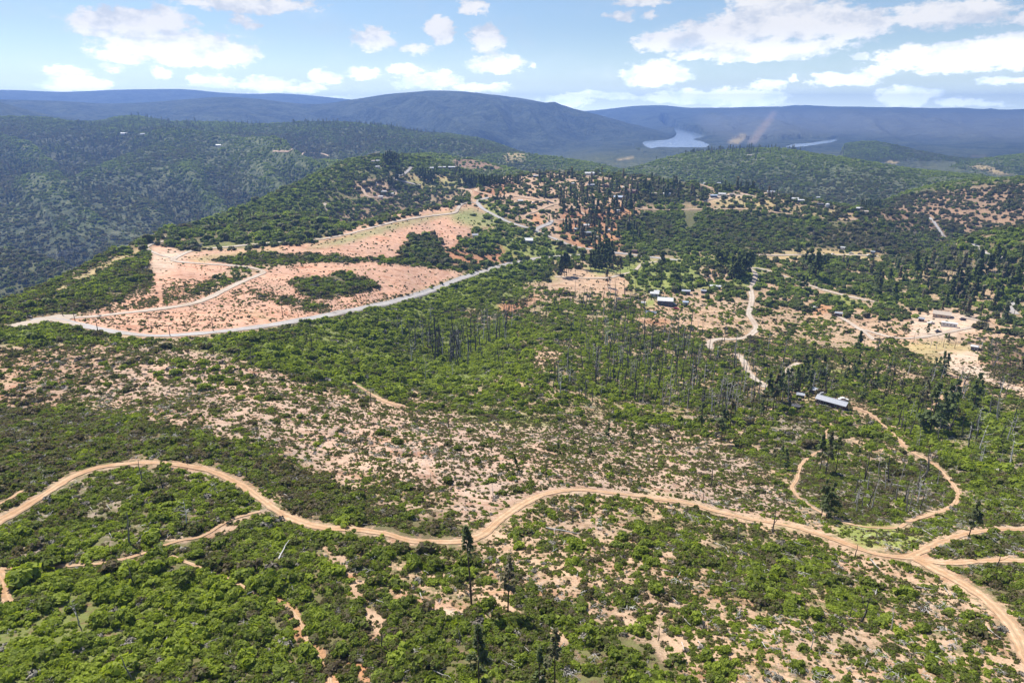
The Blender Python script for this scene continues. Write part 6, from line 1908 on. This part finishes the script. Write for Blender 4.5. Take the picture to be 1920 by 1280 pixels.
for label, px, py, npx in GREY_PINES:
    p = at_px(px, py)
    h = up_m(p, npx)
    o = empty("young_pine", p, label, "young tree", None, random.uniform(0, 6.28), h / 20)
    part("trunk", gp[0][0], o)
    part("crown", random.choice(gp)[1], o, tone=0.75)
# ------------------------------------------------------------------ buildings, poles, vehicles
def paint(name, c, rough=0.6, metal=0.0, grain=0.12, scale=3.0):
    m, t, b = new_mat(name)
    tc = t.node("ShaderNodeTexCoord").outputs["Object"]
    n = t.noise(tc, scale, 4, 0.6)
    col = t.mix(t.smooth(n, 0.35, 0.7), c, tuple(v * (1 - grain * 2) for v in c))
    t.link(col, b.inputs["Base Color"])
    b.inputs["Roughness"].default_value = rough
    b.inputs["Metallic"].default_value = metal
    return m


PAINT = {
    "white": paint("white_paint", (0.68, 0.66, 0.62)), "cream": paint("cream_paint", (0.62, 0.56, 0.46)), "tan": paint("tan_stucco", (0.48, 0.36, 0.25)),
    "brown": paint("brown_siding", (0.10, 0.06, 0.045)), "dark": paint("dark_siding", (0.05, 0.052, 0.06)), "slate": paint("slate_siding", (0.09, 0.10, 0.125)), "red": paint("rust_red_siding", (0.22, 0.075, 0.05)),
    "r_white": paint("white_metal_roof", (0.68, 0.675, 0.66), 0.4), "r_grey": paint("grey_metal_roof", (0.40, 0.415, 0.45), 0.4), "r_dark": paint("dark_shingles", (0.09, 0.09, 0.10), 0.8), "r_tan": paint("tan_shingles", (0.50, 0.42, 0.34), 0.8),
    "r_brown": paint("brown_shingles", (0.17, 0.10, 0.075), 0.8), "r_blue": paint("pale_blue_roof", (0.42, 0.50, 0.62), 0.5), "glass": paint("window_glass", (0.03, 0.04, 0.05), 0.08), "trim": paint("white_trim", (0.72, 0.72, 0.70)),
    "door": paint("door_paint", (0.20, 0.12, 0.08)), "tyre": paint("tyre_rubber", (0.02, 0.02, 0.02), 0.9), "steel": paint("dull_steel", (0.35, 0.36, 0.38), 0.4, 0.6), "c_silver": paint("silver_car_paint", (0.55, 0.56, 0.58), 0.25), "c_black": paint("black_car_paint", (0.02, 0.02, 0.025), 0.25),
    "c_red": paint("red_car_paint", (0.35, 0.03, 0.02), 0.25), "c_blue": paint("blue_car_paint", (0.04, 0.09, 0.25), 0.25), "wire": paint("wire_metal", (0.55, 0.55, 0.56), 0.4, 0.5), "panel": paint("solar_panel", (0.16, 0.18, 0.23), 0.2),
}


def box_mesh(name, x0, x1, y0, y1, z0, z1, mat, bevel=0.0):
    bm = bmesh.new()
    bmesh.ops.create_cube(bm, size=1.0)
    for v in bm.verts:
        v.co = Vector(((x0 + x1) / 2 + v.co.x * (x1 - x0), (y0 + y1) / 2 + v.co.y * (y1 - y0), (z0 + z1) / 2 + v.co.z * (z1 - z0)))
    if bevel:
        bmesh.ops.bevel(bm, geom=bm.edges[:], offset=bevel, segments=1, affect="EDGES")
    me = bpy.data.meshes.new(name)
    bm.to_mesh(me)
    bm.free()
    me.materials.append(mat)
    return me


def gable_roof(name, L, W, h, rise, over, mat, thick=0.18):
    """two pitched slabs with eaves, ridge along x"""
    hx, hy = L / 2 + over, W / 2 + over
    drop = rise * over / (W / 2)
    V = []
    for x in (-hx, hx):
        V += [(x, -hy, h - drop), (x, 0, h + rise), (x, hy, h - drop), (x, -hy, h - drop + thick), (x, 0, h + rise + thick), (x, hy, h - drop + thick)]
    Fc = [(3, 9, 10, 4), (4, 10, 11, 5), (0, 1, 7, 6), (1, 2, 8, 7), (0, 6, 9, 3), (2, 5, 11, 8), (0, 3, 4, 1), (1, 4, 5, 2), (6, 7, 10, 9), (7, 8, 11, 10)]
    me = bpy.data.meshes.new(name)
    me.from_pydata(V, [], Fc)
    me.materials.append(mat)
    bm = bmesh.new()
    bm.from_mesh(me)
    bmesh.ops.recalc_face_normals(bm, faces=bm.faces[:])
    bm.to_mesh(me)
    bm.free()
    return me


def gable_walls(name, L, W, h, rise, mat):
    hx, hy = L / 2, W / 2
    V = [(-hx, -hy, -1.2), (hx, -hy, -1.2), (hx, hy, -1.2), (-hx, hy, -1.2), (-hx, -hy, h), (hx, -hy, h), (hx, hy, h), (-hx, hy, h), (-hx, 0, h + rise - .02), (hx, 0, h + rise - .02)]
    me = bpy.data.meshes.new(name)
    me.from_pydata(V, [], [(0, 1, 5, 4), (2, 3, 7, 6), (1, 2, 6, 9, 5), (3, 0, 4, 8, 7), (0, 3, 2, 1)])
    me.materials.append(mat)
    return me


def flat_roof(name, L, W, h, over, mat, tilt=0.35):
    V = []
    for x in (-L / 2 - over, L / 2 + over):
        for y in (-W / 2 - over, W / 2 + over):
            V += [(x, y, h + .01 + (tilt if y > 0 else 0)), (x, y, h + .22 + (tilt if y > 0 else 0))]
    me = bpy.data.meshes.new(name)
    me.from_pydata(V, [], [(0, 2, 3, 1), (4, 5, 7, 6), (0, 1, 5, 4), (2, 6, 7, 3), (1, 3, 7, 5), (0, 4, 6, 2)])
    me.materials.append(mat)
    return me


def face_cam_yaw(p):
    """yaw that turns a building's long front (its -y side) to the drone"""
    return -math.atan2(p[0], p[1])


def building(name, label, cat, px, py, wpx, wall, roof, ratio=0.55, h=2.8, kind="gable", turn=0.0, end_on=False, group=None, windows=3, rise=None, doors=1):
    p = at_px(px, py)
    L = max(3.0, wpx * m_per_px(p))
    W = L * ratio
    if end_on:
        L, W = W, L
    o = empty(name, (p[0], p[1], p[2] + 0.1), label, cat, group, face_cam_yaw(p) + turn)
    rise = rise if rise is not None else W * 0.2
    if kind == "gable":
        part("wall", gable_walls("wall", L, W, h, rise, PAINT[wall]), o)
        rf = part("roof", gable_roof("roof", L, W, h, rise, 0.45, PAINT[roof]), o)
    else:
        part("wall", box_mesh("wall", -L / 2, L / 2, -W / 2, W / 2, -1.2, h, PAINT[wall]), o)
        rf = part("roof", flat_roof("roof", L, W, h, 0.3, PAINT[roof]), o)
    part("ridge_cap", box_mesh("ridge_cap", -L / 2 - .3, L / 2 + .3, -.12, .12, h + rise + .16, h + rise + .26, PAINT[roof]), rf) if kind == "gable" else None
    front = -W / 2 if not end_on else None
    me_f, me_p = box_mesh("window", -.55, .55, -.05, .05, -.5, .5, PAINT["trim"]), box_mesh("pane", -.45, .45, -.075, .06, -.4, .4, PAINT["glass"])
    spots = []
    for k in range(windows):
        u = (k + 0.5) / windows + (0.0 if windows > 1 else 0.2)
        spots.append(((u - 0.5) * L * 0.9, -W / 2 - 0.03, 0.0))
    spots.append((L / 2 + 0.03, 0.0, math.pi / 2))
    spots.append((-L / 2 - 0.03, 0.0, math.pi / 2))
    for i, (x, y, a) in enumerate(spots):
        if doors and i == windows // 2 and windows > 1:
            d = part("door", box_mesh("door", -.5, .5, -.05, .05, 0.02, 2.05, PAINT["door"]), o)
            d.location = (x, y, 0)
            continue
        w = part("window", me_f, o)
        w.location, w.rotation_euler = (x, y, h * 0.55), (0, 0, a)
        part("pane", me_p, w)
    return o


B = building
# the long house in the woods
p1, p2 = at_px(1532, 758), at_px(1586, 768)
Lh = float(np.hypot(*(p2 - p1)[:2]))
yawh = math.atan2(p2[1] - p1[1], p2[0] - p1[0])
pc = (p1 + p2) / 2
o = empty("house", (pc[0], pc[1], float(ground(pc[0], pc[1])) + 0.5), "long house with a grey metal roof and brown walls among pines", "house", None, yawh)
part("wall", gable_walls("wall", Lh, Lh * .34, 2.9, Lh * .085, PAINT["brown"]), o)
rf = part("roof", gable_roof("roof", Lh, Lh * .34, 2.9, Lh * .085, 0.6, PAINT["r_grey"]), o)
part("ridge_cap", box_mesh("ridge_cap", -Lh / 2, Lh / 2, -.15, .15, 2.9 + Lh * .085 + .16, 2.9 + Lh * .085 + .27, PAINT["r_grey"]), rf)
for i in range(5):
    w = part("window" if i != 2 else "door", box_mesh("window", -.6, .6, -.05, .05, -.55, .55, PAINT["trim"]) if i != 2 else box_mesh("door", -.5, .5, -.05, .05, -1.5, .55, PAINT["door"]), o)
    w.location = ((i - 2) * Lh * .19, -Lh * .17 - .04, 1.6)
    if i != 2:
        part("pane", box_mesh("pane", -.5, .5, -.08, .06, -.45, .45, PAINT["glass"]), w)
# its deck along the front
dk = part("deck", box_mesh("deck", -Lh * .46, Lh * .1, -Lh * .17 - 2.2, -Lh * .17 - .06, -.15, .1, PAINT["r_brown"]), o)
for i in range(6):
    part("post", box_mesh("post", -.06, .06, -.06, .06, -1.5, 1.05, PAINT["brown"]), dk).location = (-Lh * .46 + i * Lh * .11, -Lh * .17 - 2.15, .1)
part("rail", box_mesh("rail", -Lh * .46, Lh * .1, -Lh * .17 - 2.2, -Lh * .17 - 2.1, 1.15, 1.22, PAINT["trim"]), dk)

B("garage", "grey-roofed garage just left of and behind the long house", "garage", 1529, 738, 19, "slate", "r_grey", .6, 2.6, turn=-.25, windows=1)
B("shed", "small dark shed in the brush left of the long house", "shed", 1491, 767, 8, "dark", "r_dark", .8, 2.0, windows=1, doors=0)
B("shed", "dark open shed left of the long house's garage", "shed", 1500, 747, 13, "dark", "r_grey", .6, 2.2, kind="flat", windows=1, doors=0)
B("barn", "white-roofed metal barn with a dark gable end above the burnt slope", "barn", 1247, 570, 25, "slate", "r_white", 1.1, 4.2, end_on=True, windows=2, rise=1.6)
B("house", "small white house with several roofs beside the metal barn", "house", 1227, 555, 15, "white", "r_white", .7, 2.8, windows=2)
B("shed", "white shed behind the small white house by the barn", "shed", 1231, 551, 9, "cream", "r_white", .7, 2.6, windows=1)
B("carport", "dark-fronted flat shed up the drive from the metal barn", "shed", 1286, 551, 15, "dark", "r_grey", .6, 2.8, kind="flat", windows=2)
B("shed", "little white hut on the lawn left of the metal barn", "shed", 1206, 571, 6, "white", "r_white", .9, 2.0, windows=1, doors=0)
B("tank_shed", "pale blue-white shed on the dirt yard right of the metal barn", "shed", 1285, 572, 9, "white", "r_blue", .7, 3.0, windows=1)
B("shed", "small grey shed under bushes right of the barn's drive", "shed", 1319, 549, 9, "slate", "r_grey", .7, 2.3, windows=1)
B("mobile_home", "white-roofed mobile home beside the turn-off of the winding gravel road", "mobile home", 1341, 541, 19, "slate", "r_white", .4, 2.6, windows=3)
B("house", "tan-roofed house with wide eaves in the pale yard on the right", "house", 1765, 594, 28, "tan", "r_tan", .7, 3.0, windows=3)
B("trailer", "long white trailer parked in the pale yard on the right", "trailer", 1779, 612, 25, "white", "r_white", .2, 2.8, kind="flat", windows=4, doors=0)
B("shed", "small brown-fronted shed left of the tan-roofed house", "shed", 1727, 602, 9, "brown", "r_grey", .7, 2.4, windows=1)
B("shed", "white shed standing alone in the straw-coloured lot on the right", "shed", 1826, 656, 11, "slate", "r_white", .7, 2.8, windows=1)
B("shed", "grey-roofed shed in the trees at the top of the right-hand drive", "shed", 1572, 592, 12, "brown", "r_grey", .6, 2.6, windows=1)
B("house", "white house with a dark gable standing alone on the grassy slope", "house", 991, 455, 17, "slate", "r_white", .9, 3.2, end_on=True, windows=1)
B("house", "small grey and white house at the top of the red scrub knoll", "house", 891, 445, 10, "white", "r_grey", .8, 2.8, windows=1)
B("warehouse", "middle one of the long white-roofed buildings on the far hill", "warehouse", 829, 317, 13, "slate", "r_white", .4, 3.4, windows=2)
B("warehouse", "right-hand one of the long white-roofed buildings on the far hill", "warehouse", 848, 317, 14, "slate", "r_white", .4, 3.4, windows=2)
B("warehouse", "left-hand one of the long white-roofed buildings, behind dark pines", "warehouse", 806, 318, 14, "cream", "r_white", .4, 3.0, windows=2)
B("house", "upper house on the reddish pad of the left knoll", "house", 697, 305, 11, "white", "r_tan", .5, 2.8, windows=2)
B("house", "white house right of the upper house on the left knoll", "house", 709, 304, 7, "white", "r_white", .6, 2.6, windows=1)
B("shed", "white shed on the lower edge of the left knoll's pad", "shed", 708, 315, 7, "white", "r_white", .6, 2.4, windows=1)
B("house", "lone small house on the green spur left of the white yard", "house", 703, 346, 7, "white", "r_grey", .7, 2.4, windows=1)
B("barn", "long white shed across the top of the round white yard on the green spur", "barn", 719, 362, 11, "white", "r_white", .4, 2.6, windows=2)
B("barn", "white shed at the right side of the round white yard on the green spur", "barn", 733, 366, 10, "white", "r_white", .5, 2.6, windows=2)
B("shed", "low white shed at the bottom of the round white yard on the green spur", "shed", 714, 371, 8, "white", "r_white", .6, 2.2, windows=1)
B("shed", "tiny dark hut beside the gravel road at the top of the graded field", "shed", 375, 463, 6, "dark", "r_dark", .6, 2.0, windows=1, doors=0)
VILLAGE = [
    ("white house with a long roof on the skyline of the village hill", 1105, 328, 17, "white", "r_white"), ("grey house right of the long white skyline house", 1121, 328, 9, "slate", "r_grey"), ("small white tower-like house below the village skyline", 1073, 347, 7, "white", "r_white"),
    ("low grey house in the trees below the village skyline", 1108, 350, 12, "slate", "r_grey"), ("long brown-roofed house below the village skyline", 1136, 351, 13, "brown", "r_brown"), ("small white house on the upper village slope above the blue-roofed one", 1171, 354, 7, "white", "r_white"),
    ("blue-white roofed house on posts among the village pines", 1161, 373, 20, "dark", "r_blue"), ("rust-roofed long house behind the blue-white roofed one", 1182, 361, 22, "red", "r_brown"), ("white-roofed house alone at the right of the village pines", 1250, 367, 14, "cream", "r_white"),
    ("low tan house left of the lone white-roofed one, right of the village pines", 1226, 366, 9, "tan", "r_tan"), ("small white hut on the orange clearing among pines", 1157, 398, 8, "white", "r_white"), ("white house on the left of the village crossroad", 976, 380, 9, "white", "r_white"),
    ("white-roofed shed at the left of the orange junk yard", 1084, 433, 15, "slate", "r_white"), ("grey-roofed shed in the middle of the orange junk yard", 1103, 440, 13, "slate", "r_grey"), ("white awning at the top of the orange junk yard", 1098, 426, 12, "cream", "r_white"),
    ("pale shed at the right of the orange junk yard", 1139, 435, 9, "white", "r_white"), ("tan-roofed shed low in the orange junk yard", 1118, 448, 8, "tan", "r_tan"), ("dark house behind the grove at the paved road", 1190, 474, 10, "brown", "r_brown"),
    ("blue-grey roofed house at the left of the ridge-top yard", 1338, 370, 12, "slate", "r_blue"), ("white-roofed house in the middle of the ridge-top yard", 1354, 367, 13, "white", "r_white"), ("low house at the right of the ridge-top yard", 1372, 367, 9, "cream", "r_tan"),
    ("pale house with several roofs on the second ridge-top yard", 1445, 363, 13, "white", "r_grey"), ("dark two-storey house with a white roof on the ridge", 1490, 376, 13, "dark", "r_white"), ("white-roofed low house right of the dark two-storey one on the ridge", 1501, 379, 11, "dark", "r_white"),
    ("dark round-roofed barn on the yellow ridge knoll", 1538, 386, 11, "dark", "r_dark"), ("small white house at the back of the ridge", 1534, 372, 6, "white", "r_white"), ("white-roofed long house near the dark stand of pines on the ridge", 1609, 394, 14, "slate", "r_white"),
    ("tan-roofed house in front of the long one near the dark stand of pines", 1620, 400, 13, "tan", "r_tan"), ("small white house at the bend of the ridge road", 1322, 345, 6, "white", "r_white"), ("small white house beyond the bend of the ridge road", 1348, 345, 6, "white", "r_white"),
    ("dark small house on the crest left of the skyline house", 1004, 333, 8, "dark", "r_white"), ("white house on the pale shelf of the far left mountainside", 233, 252, 12, "white", "r_white"), ("second white house on the pale shelf of the far left mountainside, right of the first", 268, 253, 9, "white", "r_white"),
    ("white house alone in the woods of the far left mountainside", 410, 274, 9, "white", "r_white"), ("white shed in the field strip at the right, above the trailers", 1580, 468, 7, "white", "r_white"), ("grey shed at the right end of the field strip", 1636, 476, 7, "slate", "r_grey"),
    ("low grey shed under trees on the hilltop behind the village at the right", 1405, 293, 8, "cream", "r_tan"),
]
for lab, px, py, w, wall, roof in VILLAGE:
    B("house", lab, "house" if "shed" not in lab and "barn" not in lab and "awning" not in lab else "shed", px, py, w, wall, roof, .55, 2.8, windows=2 if w >= 9 else 1, turn=random.uniform(-.35, .35))

# white water tank on the ridge knoll
p = at_px(1551, 389)
r = 7 * m_per_px(p) / 2 * 1.1
bm = bmesh.new()
bmesh.ops.create_cone(bm, cap_ends=True, segments=20, radius1=r, radius2=r, depth=r * 1.6, matrix=Matrix.Translation((0, 0, r * .8)))
me = bpy.data.meshes.new("tank_wall")
bm.to_mesh(me)
bm.free()
me.materials.append(PAINT["white"])
o = empty("water_tank", p, "round white water tank on the yellow ridge knoll", "water tank")
part("tank_wall", me, o)
bm = bmesh.new()
bmesh.ops.create_cone(bm, cap_ends=True, segments=20, radius1=r * 1.03, radius2=r * .1, depth=r * .5, matrix=Matrix.Translation((0, 0, r * 1.86)))
me = bpy.data.meshes.new("tank_roof")
bm.to_mesh(me)
bm.free()
me.materials.append(PAINT["r_white"])
part("tank_roof", me, o)
# grey framed pool by the barn's lawn
p = at_px(1220, 586)
k = m_per_px(p)
o = empty("solar_array", p, "grey solar panel array in a pale frame below the barn's lawn", "solar panels", None, face_cam_yaw(p) - .12)
Wp = 22 * k
part("frame", box_mesh("frame", -Wp / 2, Wp / 2, -Wp * .33, Wp * .33, .5, .62, PAINT["trim"]), o)
for ix in range(6):
    for iy in range(3):
        q = part("panel", box_mesh("panel", -Wp * .075, Wp * .075, -Wp * .095, Wp * .095, .63, .7, PAINT["panel"]), o)
        q.location = ((ix - 2.5) * Wp * .16, (iy - 1) * Wp * .205, 0)
for sx in (-1, 1):
    for sy in (-1, 1):
        part("leg", box_mesh("leg", -.08, .08, -.08, .08, -.8, .5, PAINT["steel"]), o).location = (sx * Wp * .44, sy * Wp * .27, 0)

# ------------------------------------------------------------------ utility poles and wires
POLES = [
    ("utility pole at the junction of the paved and gravel roads, left of the pink field", 141, 603, 27), ("utility pole at the left tip of the pink field, beside the paved road", 185, 628, 31), ("utility pole on the paved road's near side under the pink field's left part", 319, 630, 20),
    ("utility pole beside the paved road below the middle of the pink field", 400, 621, 24), ("utility pole inside the pink field near its far corner by the road", 530, 594, 30), ("short utility pole near the junction, behind the gravel road", 118, 592, 16),
    ("utility pole at the right end of the pink field beside the paved road", 622, 582, 22), ("lone utility pole beside the path above the dry slope", 696, 762, 32), ("lone utility pole on the dry slope below the path's end", 841, 802, 24),
    ("utility pole on the green knoll right of the bare patch", 1065, 684, 42), ("utility pole in the yard above the metal barn", 1301, 564, 13), ("utility pole by the right-hand trail bend in the brush", 943, 698, 40), ("utility pole on the left hill above the road junction", 345, 560, 14),
]
pole_me = tube_mesh([(0, 0, -1.0), (0, 0, 10.0)], [0.17, 0.11], 8, "pole", M_POLE)
arm_me = box_mesh("crossarm", -1.2, 1.2, -.07, .07, 9.1, 9.28, M_POLE)
ins_me = tube_mesh([(0, 0, 0), (0, 0, .28)], [0.06, 0.05], 6, "insulator", PAINT["white"])
for lab, px, py, npx in POLES:
    p = at_px(px, py)
    h = float(np.clip(up_m(p, npx), 5.5, 13))
    o = empty("utility_pole", p, lab, "utility pole", "utility poles", random.uniform(-.5, .5), 1.0)
    o.scale = (1.3, 1.3, h / 10.0)
    part("pole", pole_me, o)
    a = part("crossarm", arm_me, o)
    for x in (-1.05, 0.35, 1.05):
        part("insulator", ins_me, a).location = (x, 0, 9.28)

# high-voltage line over the left valley: one lattice tower in view, wires running off to the left
def lattice_tower(name, p, h, label):
    o = empty(name, p, label, "pylon", None, 0.9)
    w = h * 0.11
    tubes = []
    lv = [0, .22, .42, .6, .76, .88, 1.0]
    wd = [w, w * .8, w * .62, w * .46, w * .3, w * .24, w * .1]
    C = [(-1, -1), (1, -1), (1, 1), (-1, 1)]
    for sx, sy in C:
        tubes.append(([(sx * wd[i], sy * wd[i], h * lv[i] - (1.5 if i == 0 else 0)) for i in range(7)], [.16] * 7, 4))
    for i in range(6):
        for k in range(4):
            a, b = C[k], C[(k + 1) % 4]
            tubes.append(([(a[0] * wd[i], a[1] * wd[i], h * lv[i]), (b[0] * wd[i + 1], b[1] * wd[i + 1], h * lv[i + 1])], [.09, .09], 3))
            tubes.append(([(b[0] * wd[i], b[1] * wd[i], h * lv[i]), (a[0] * wd[i + 1], a[1] * wd[i + 1], h * lv[i + 1])], [.09, .09], 3))
    part("lattice", many_tubes("lattice", tubes, PAINT["steel"]), o)
    for z in (.70, .84, .97):
        arm = [([(-h * .16, 0, h * z), (0, 0, h * (z + .02)), (h * .16, 0, h * z)], [.1, .2, .1], 4)]
        part("crossarm", many_tubes("crossarm", arm, PAINT["steel"]), o)
    return o


ta, tb = at_px(165, 486), at_px(-190, 640)
ta = at_px(128, 508)
tc = at_px(300, 452)
tow = [lattice_tower("power_pylon", at_px(126, 494), 24, "pale lattice power pylon on the slope behind the left ridge")]
pA = np.array(tow[0].location)
ends = [(np.array(at_px(-160, 560)), pA), (pA, np.array(at_px(236, 446)))]
tubes = []
line = empty("power_line", tuple(pA), "bundle of high-voltage wires sweeping over the blue valley at the left", "power line")
for a, b in ends:
    d = (b - a)[:2] / np.linalg.norm((b - a)[:2])
    nrm = np.array([-d[1], d[0]])
    for z in (.70, .84, .97):
        for s in (-1, 1):
            pts = []
            for u in np.linspace(0, 1, 17):
                q = a * (1 - u) + b * u
                pts.append((q[0] + nrm[0] * s * 3.6 - pA[0], q[1] + nrm[1] * s * 3.6 - pA[1], q[2] + 24 * z - 20 * u * (1 - u) - pA[2]))
            part("wire", many_tubes("wire", [(pts, [.09] * 17, 4)], PAINT["wire"]), line)

# ------------------------------------------------------------------ parked vehicles
def car_parts(paint_key, truck=False):
    body = bmesh.new()
    prof = [(-2.2, .35), (-2.2, .85), (-1.5, .95), (-1.1, 1.45), (.4, 1.48), (1.0, .98), (2.1, .88), (2.2, .6), (2.2, .35)] if not truck else [(-2.6, .45), (-2.6, 1.05), (-.4, 1.08), (-.3, 1.7), (.9, 1.72), (1.4, 1.12), (2.5, 1.02), (2.6, .7), (2.6, .45)]
    for s in (-1, 1):
        [body.verts.new((x, s * .88, z)) for x, z in prof]
    body.verts.ensure_lookup_table()
    n = len(prof)
    body.faces.new([body.verts[i] for i in range(n)])
    body.faces.new([body.verts[n + i] for i in range(n)][::-1])
    for i in range(n):
        body.faces.new([body.verts[i], body.verts[(i + 1) % n], body.verts[n + (i + 1) % n], body.verts[n + i]][::-1])
    bmesh.ops.recalc_face_normals(body, faces=body.faces[:])
    bmesh.ops.bevel(body, geom=body.edges[:], offset=.05, segments=1, affect="EDGES")
    me = bpy.data.meshes.new("body")
    body.to_mesh(me)
    body.free()
    me.materials.append(PAINT[paint_key])
    x0, x1, zt = (-1.0, .35, 1.4) if not truck else (-.2, .85, 1.63)
    gl = box_mesh("glass", x0, x1, -.91, .91, zt - .38, zt, PAINT["glass"], .04)
    wb = 1.35 if not truck else 1.6
    return me, gl, wb


wheel_me = tube_mesh([(0, -.11, 0), (0, .11, 0)], [.34, .34], 12, "wheel", PAINT["tyre"])
VEH = [("white van at the field strip's left", 1560, 478, "white", 1), ("silver car on the field strip, second from left", 1596, 476, "c_silver", 0), ("black car on the field strip, third from left", 1612, 477, "c_black", 0), ("white pickup truck at the field strip's right end", 1628, 480, "white", 1),
       ("white car by the orange patch above the right-hand drive", 1528, 578, "white", 0), ("white pickup truck by the trailer in the pale yard", 1745, 607, "white", 1), ("black car under the trees of the pale yard, near the house's right", 1805, 600, "c_black", 0),
       ("dark car on the grass edge at the bottom of the pale yard", 1759, 623, "c_black", 0), ("silver car left of the long house, by the garage", 1541, 740, "c_silver", 0), ("white car behind the long house's right end", 1581, 751, "white", 0),
       ("red car on the dirt yard right of the metal barn", 1268, 580, "c_red", 0), ("white pickup truck at the barn's right corner", 1262, 572, "white", 1), ("white car at the left of the junk yard", 1092, 437, "white", 0), ("silver car in the middle of the junk yard", 1113, 436, "c_silver", 0),
       ("blue car at the right of the junk yard", 1128, 438, "c_blue", 0), ("black car in the lower junk yard", 1101, 444, "c_black", 0), ("white car by the paved road's orange bank", 1111, 453, "white", 0), ("white car beside the road above the grove", 1000, 381, "white", 0),
       ("silver car on the ridge-top yard", 1362, 370, "c_silver", 0), ("dark car on the bend of the far paved road", 780, 346, "c_black", 0), ("white pickup truck in the junk yard's top row", 1106, 431, "white", 1), ("red car on the orange bend among village pines", 1074, 408, "c_red", 0)]
for lab, px, py, col_, tr in VEH:
    p = at_px(px, py)
    o = empty("parked_car" if not tr else "parked_truck", (p[0], p[1], p[2] + .08), lab, "car" if not tr else "truck", "parked vehicles", random.uniform(-.5, .5), 1.15)
    body, gl, wb = car_parts(col_, bool(tr))
    part("body", body, o)
    part("windows", gl, o)
    for sx in (-1, 1):
        for sy in (-1, 1):
            part("wheel", wheel_me, o).location = (sx * wb, sy * .82, .34)
# ------------------------------------------------------------------ labels: in a group that shares one, say which by its place
ORD = ["first", "second", "third", "fourth", "fifth", "sixth", "seventh", "eighth", "ninth", "tenth", "eleventh", "twelfth", "thirteenth", "fourteenth"]
shared = {}
for o in list(SC.objects):
    if o.parent is None and o.get("label") and o.get("group"):
        shared.setdefault((o["label"], o["group"]), []).append(o)


def by_left(objs, base):
    objs = sorted(objs, key=lambda q: q[1])
    n = len(objs)
    for i, (o, px, py) in enumerate(objs):
        if n == 1:
            o["label"] = base
            continue
        which = "leftmost" if i == 0 else "rightmost" if i == n - 1 else (ORD[i] + " from left" if i < len(ORD) and i < (n + 1) // 2 + 1 else ORD[min(n - 1 - i, 13)] + " from right")
        o["label"] = base + ", " + which


for (lab, grp), objs in shared.items():
    if len(objs) < 2:
        continue
    q = []
    for o in objs:
        l = o.location
        px, py, _ = to_px(*[np.array([v]) for v in l])
        q.append((o, float(px[0]), float(py[0])))
    if len(q) <= 12:
        by_left(q, lab)
        continue
    q.sort(key=lambda v: -v[2])
    nrow = 2 if len(q) <= 24 else 3 if len(q) <= 40 else 4
    names = {2: ["near row", "far row"], 3: ["near row", "middle row", "far row"], 4: ["nearest row", "second row", "third row", "farthest row"]}[nrow]
    for r in range(nrow):
        row = q[r * len(q) // nrow:(r + 1) * len(q) // nrow]
        row.sort(key=lambda v: v[1])
        if len(row) <= 10:
            by_left(row, lab + ", " + names[r])
        else:
            half = len(row) // 2
            by_left(row[:half], lab + ", " + names[r] + " left half")
            by_left(row[half:], lab + ", " + names[r] + " right half")

for o in SC.objects:
    if o.get("label") and len(o["label"].split()) > 16:
        print("LONG", o["label"])
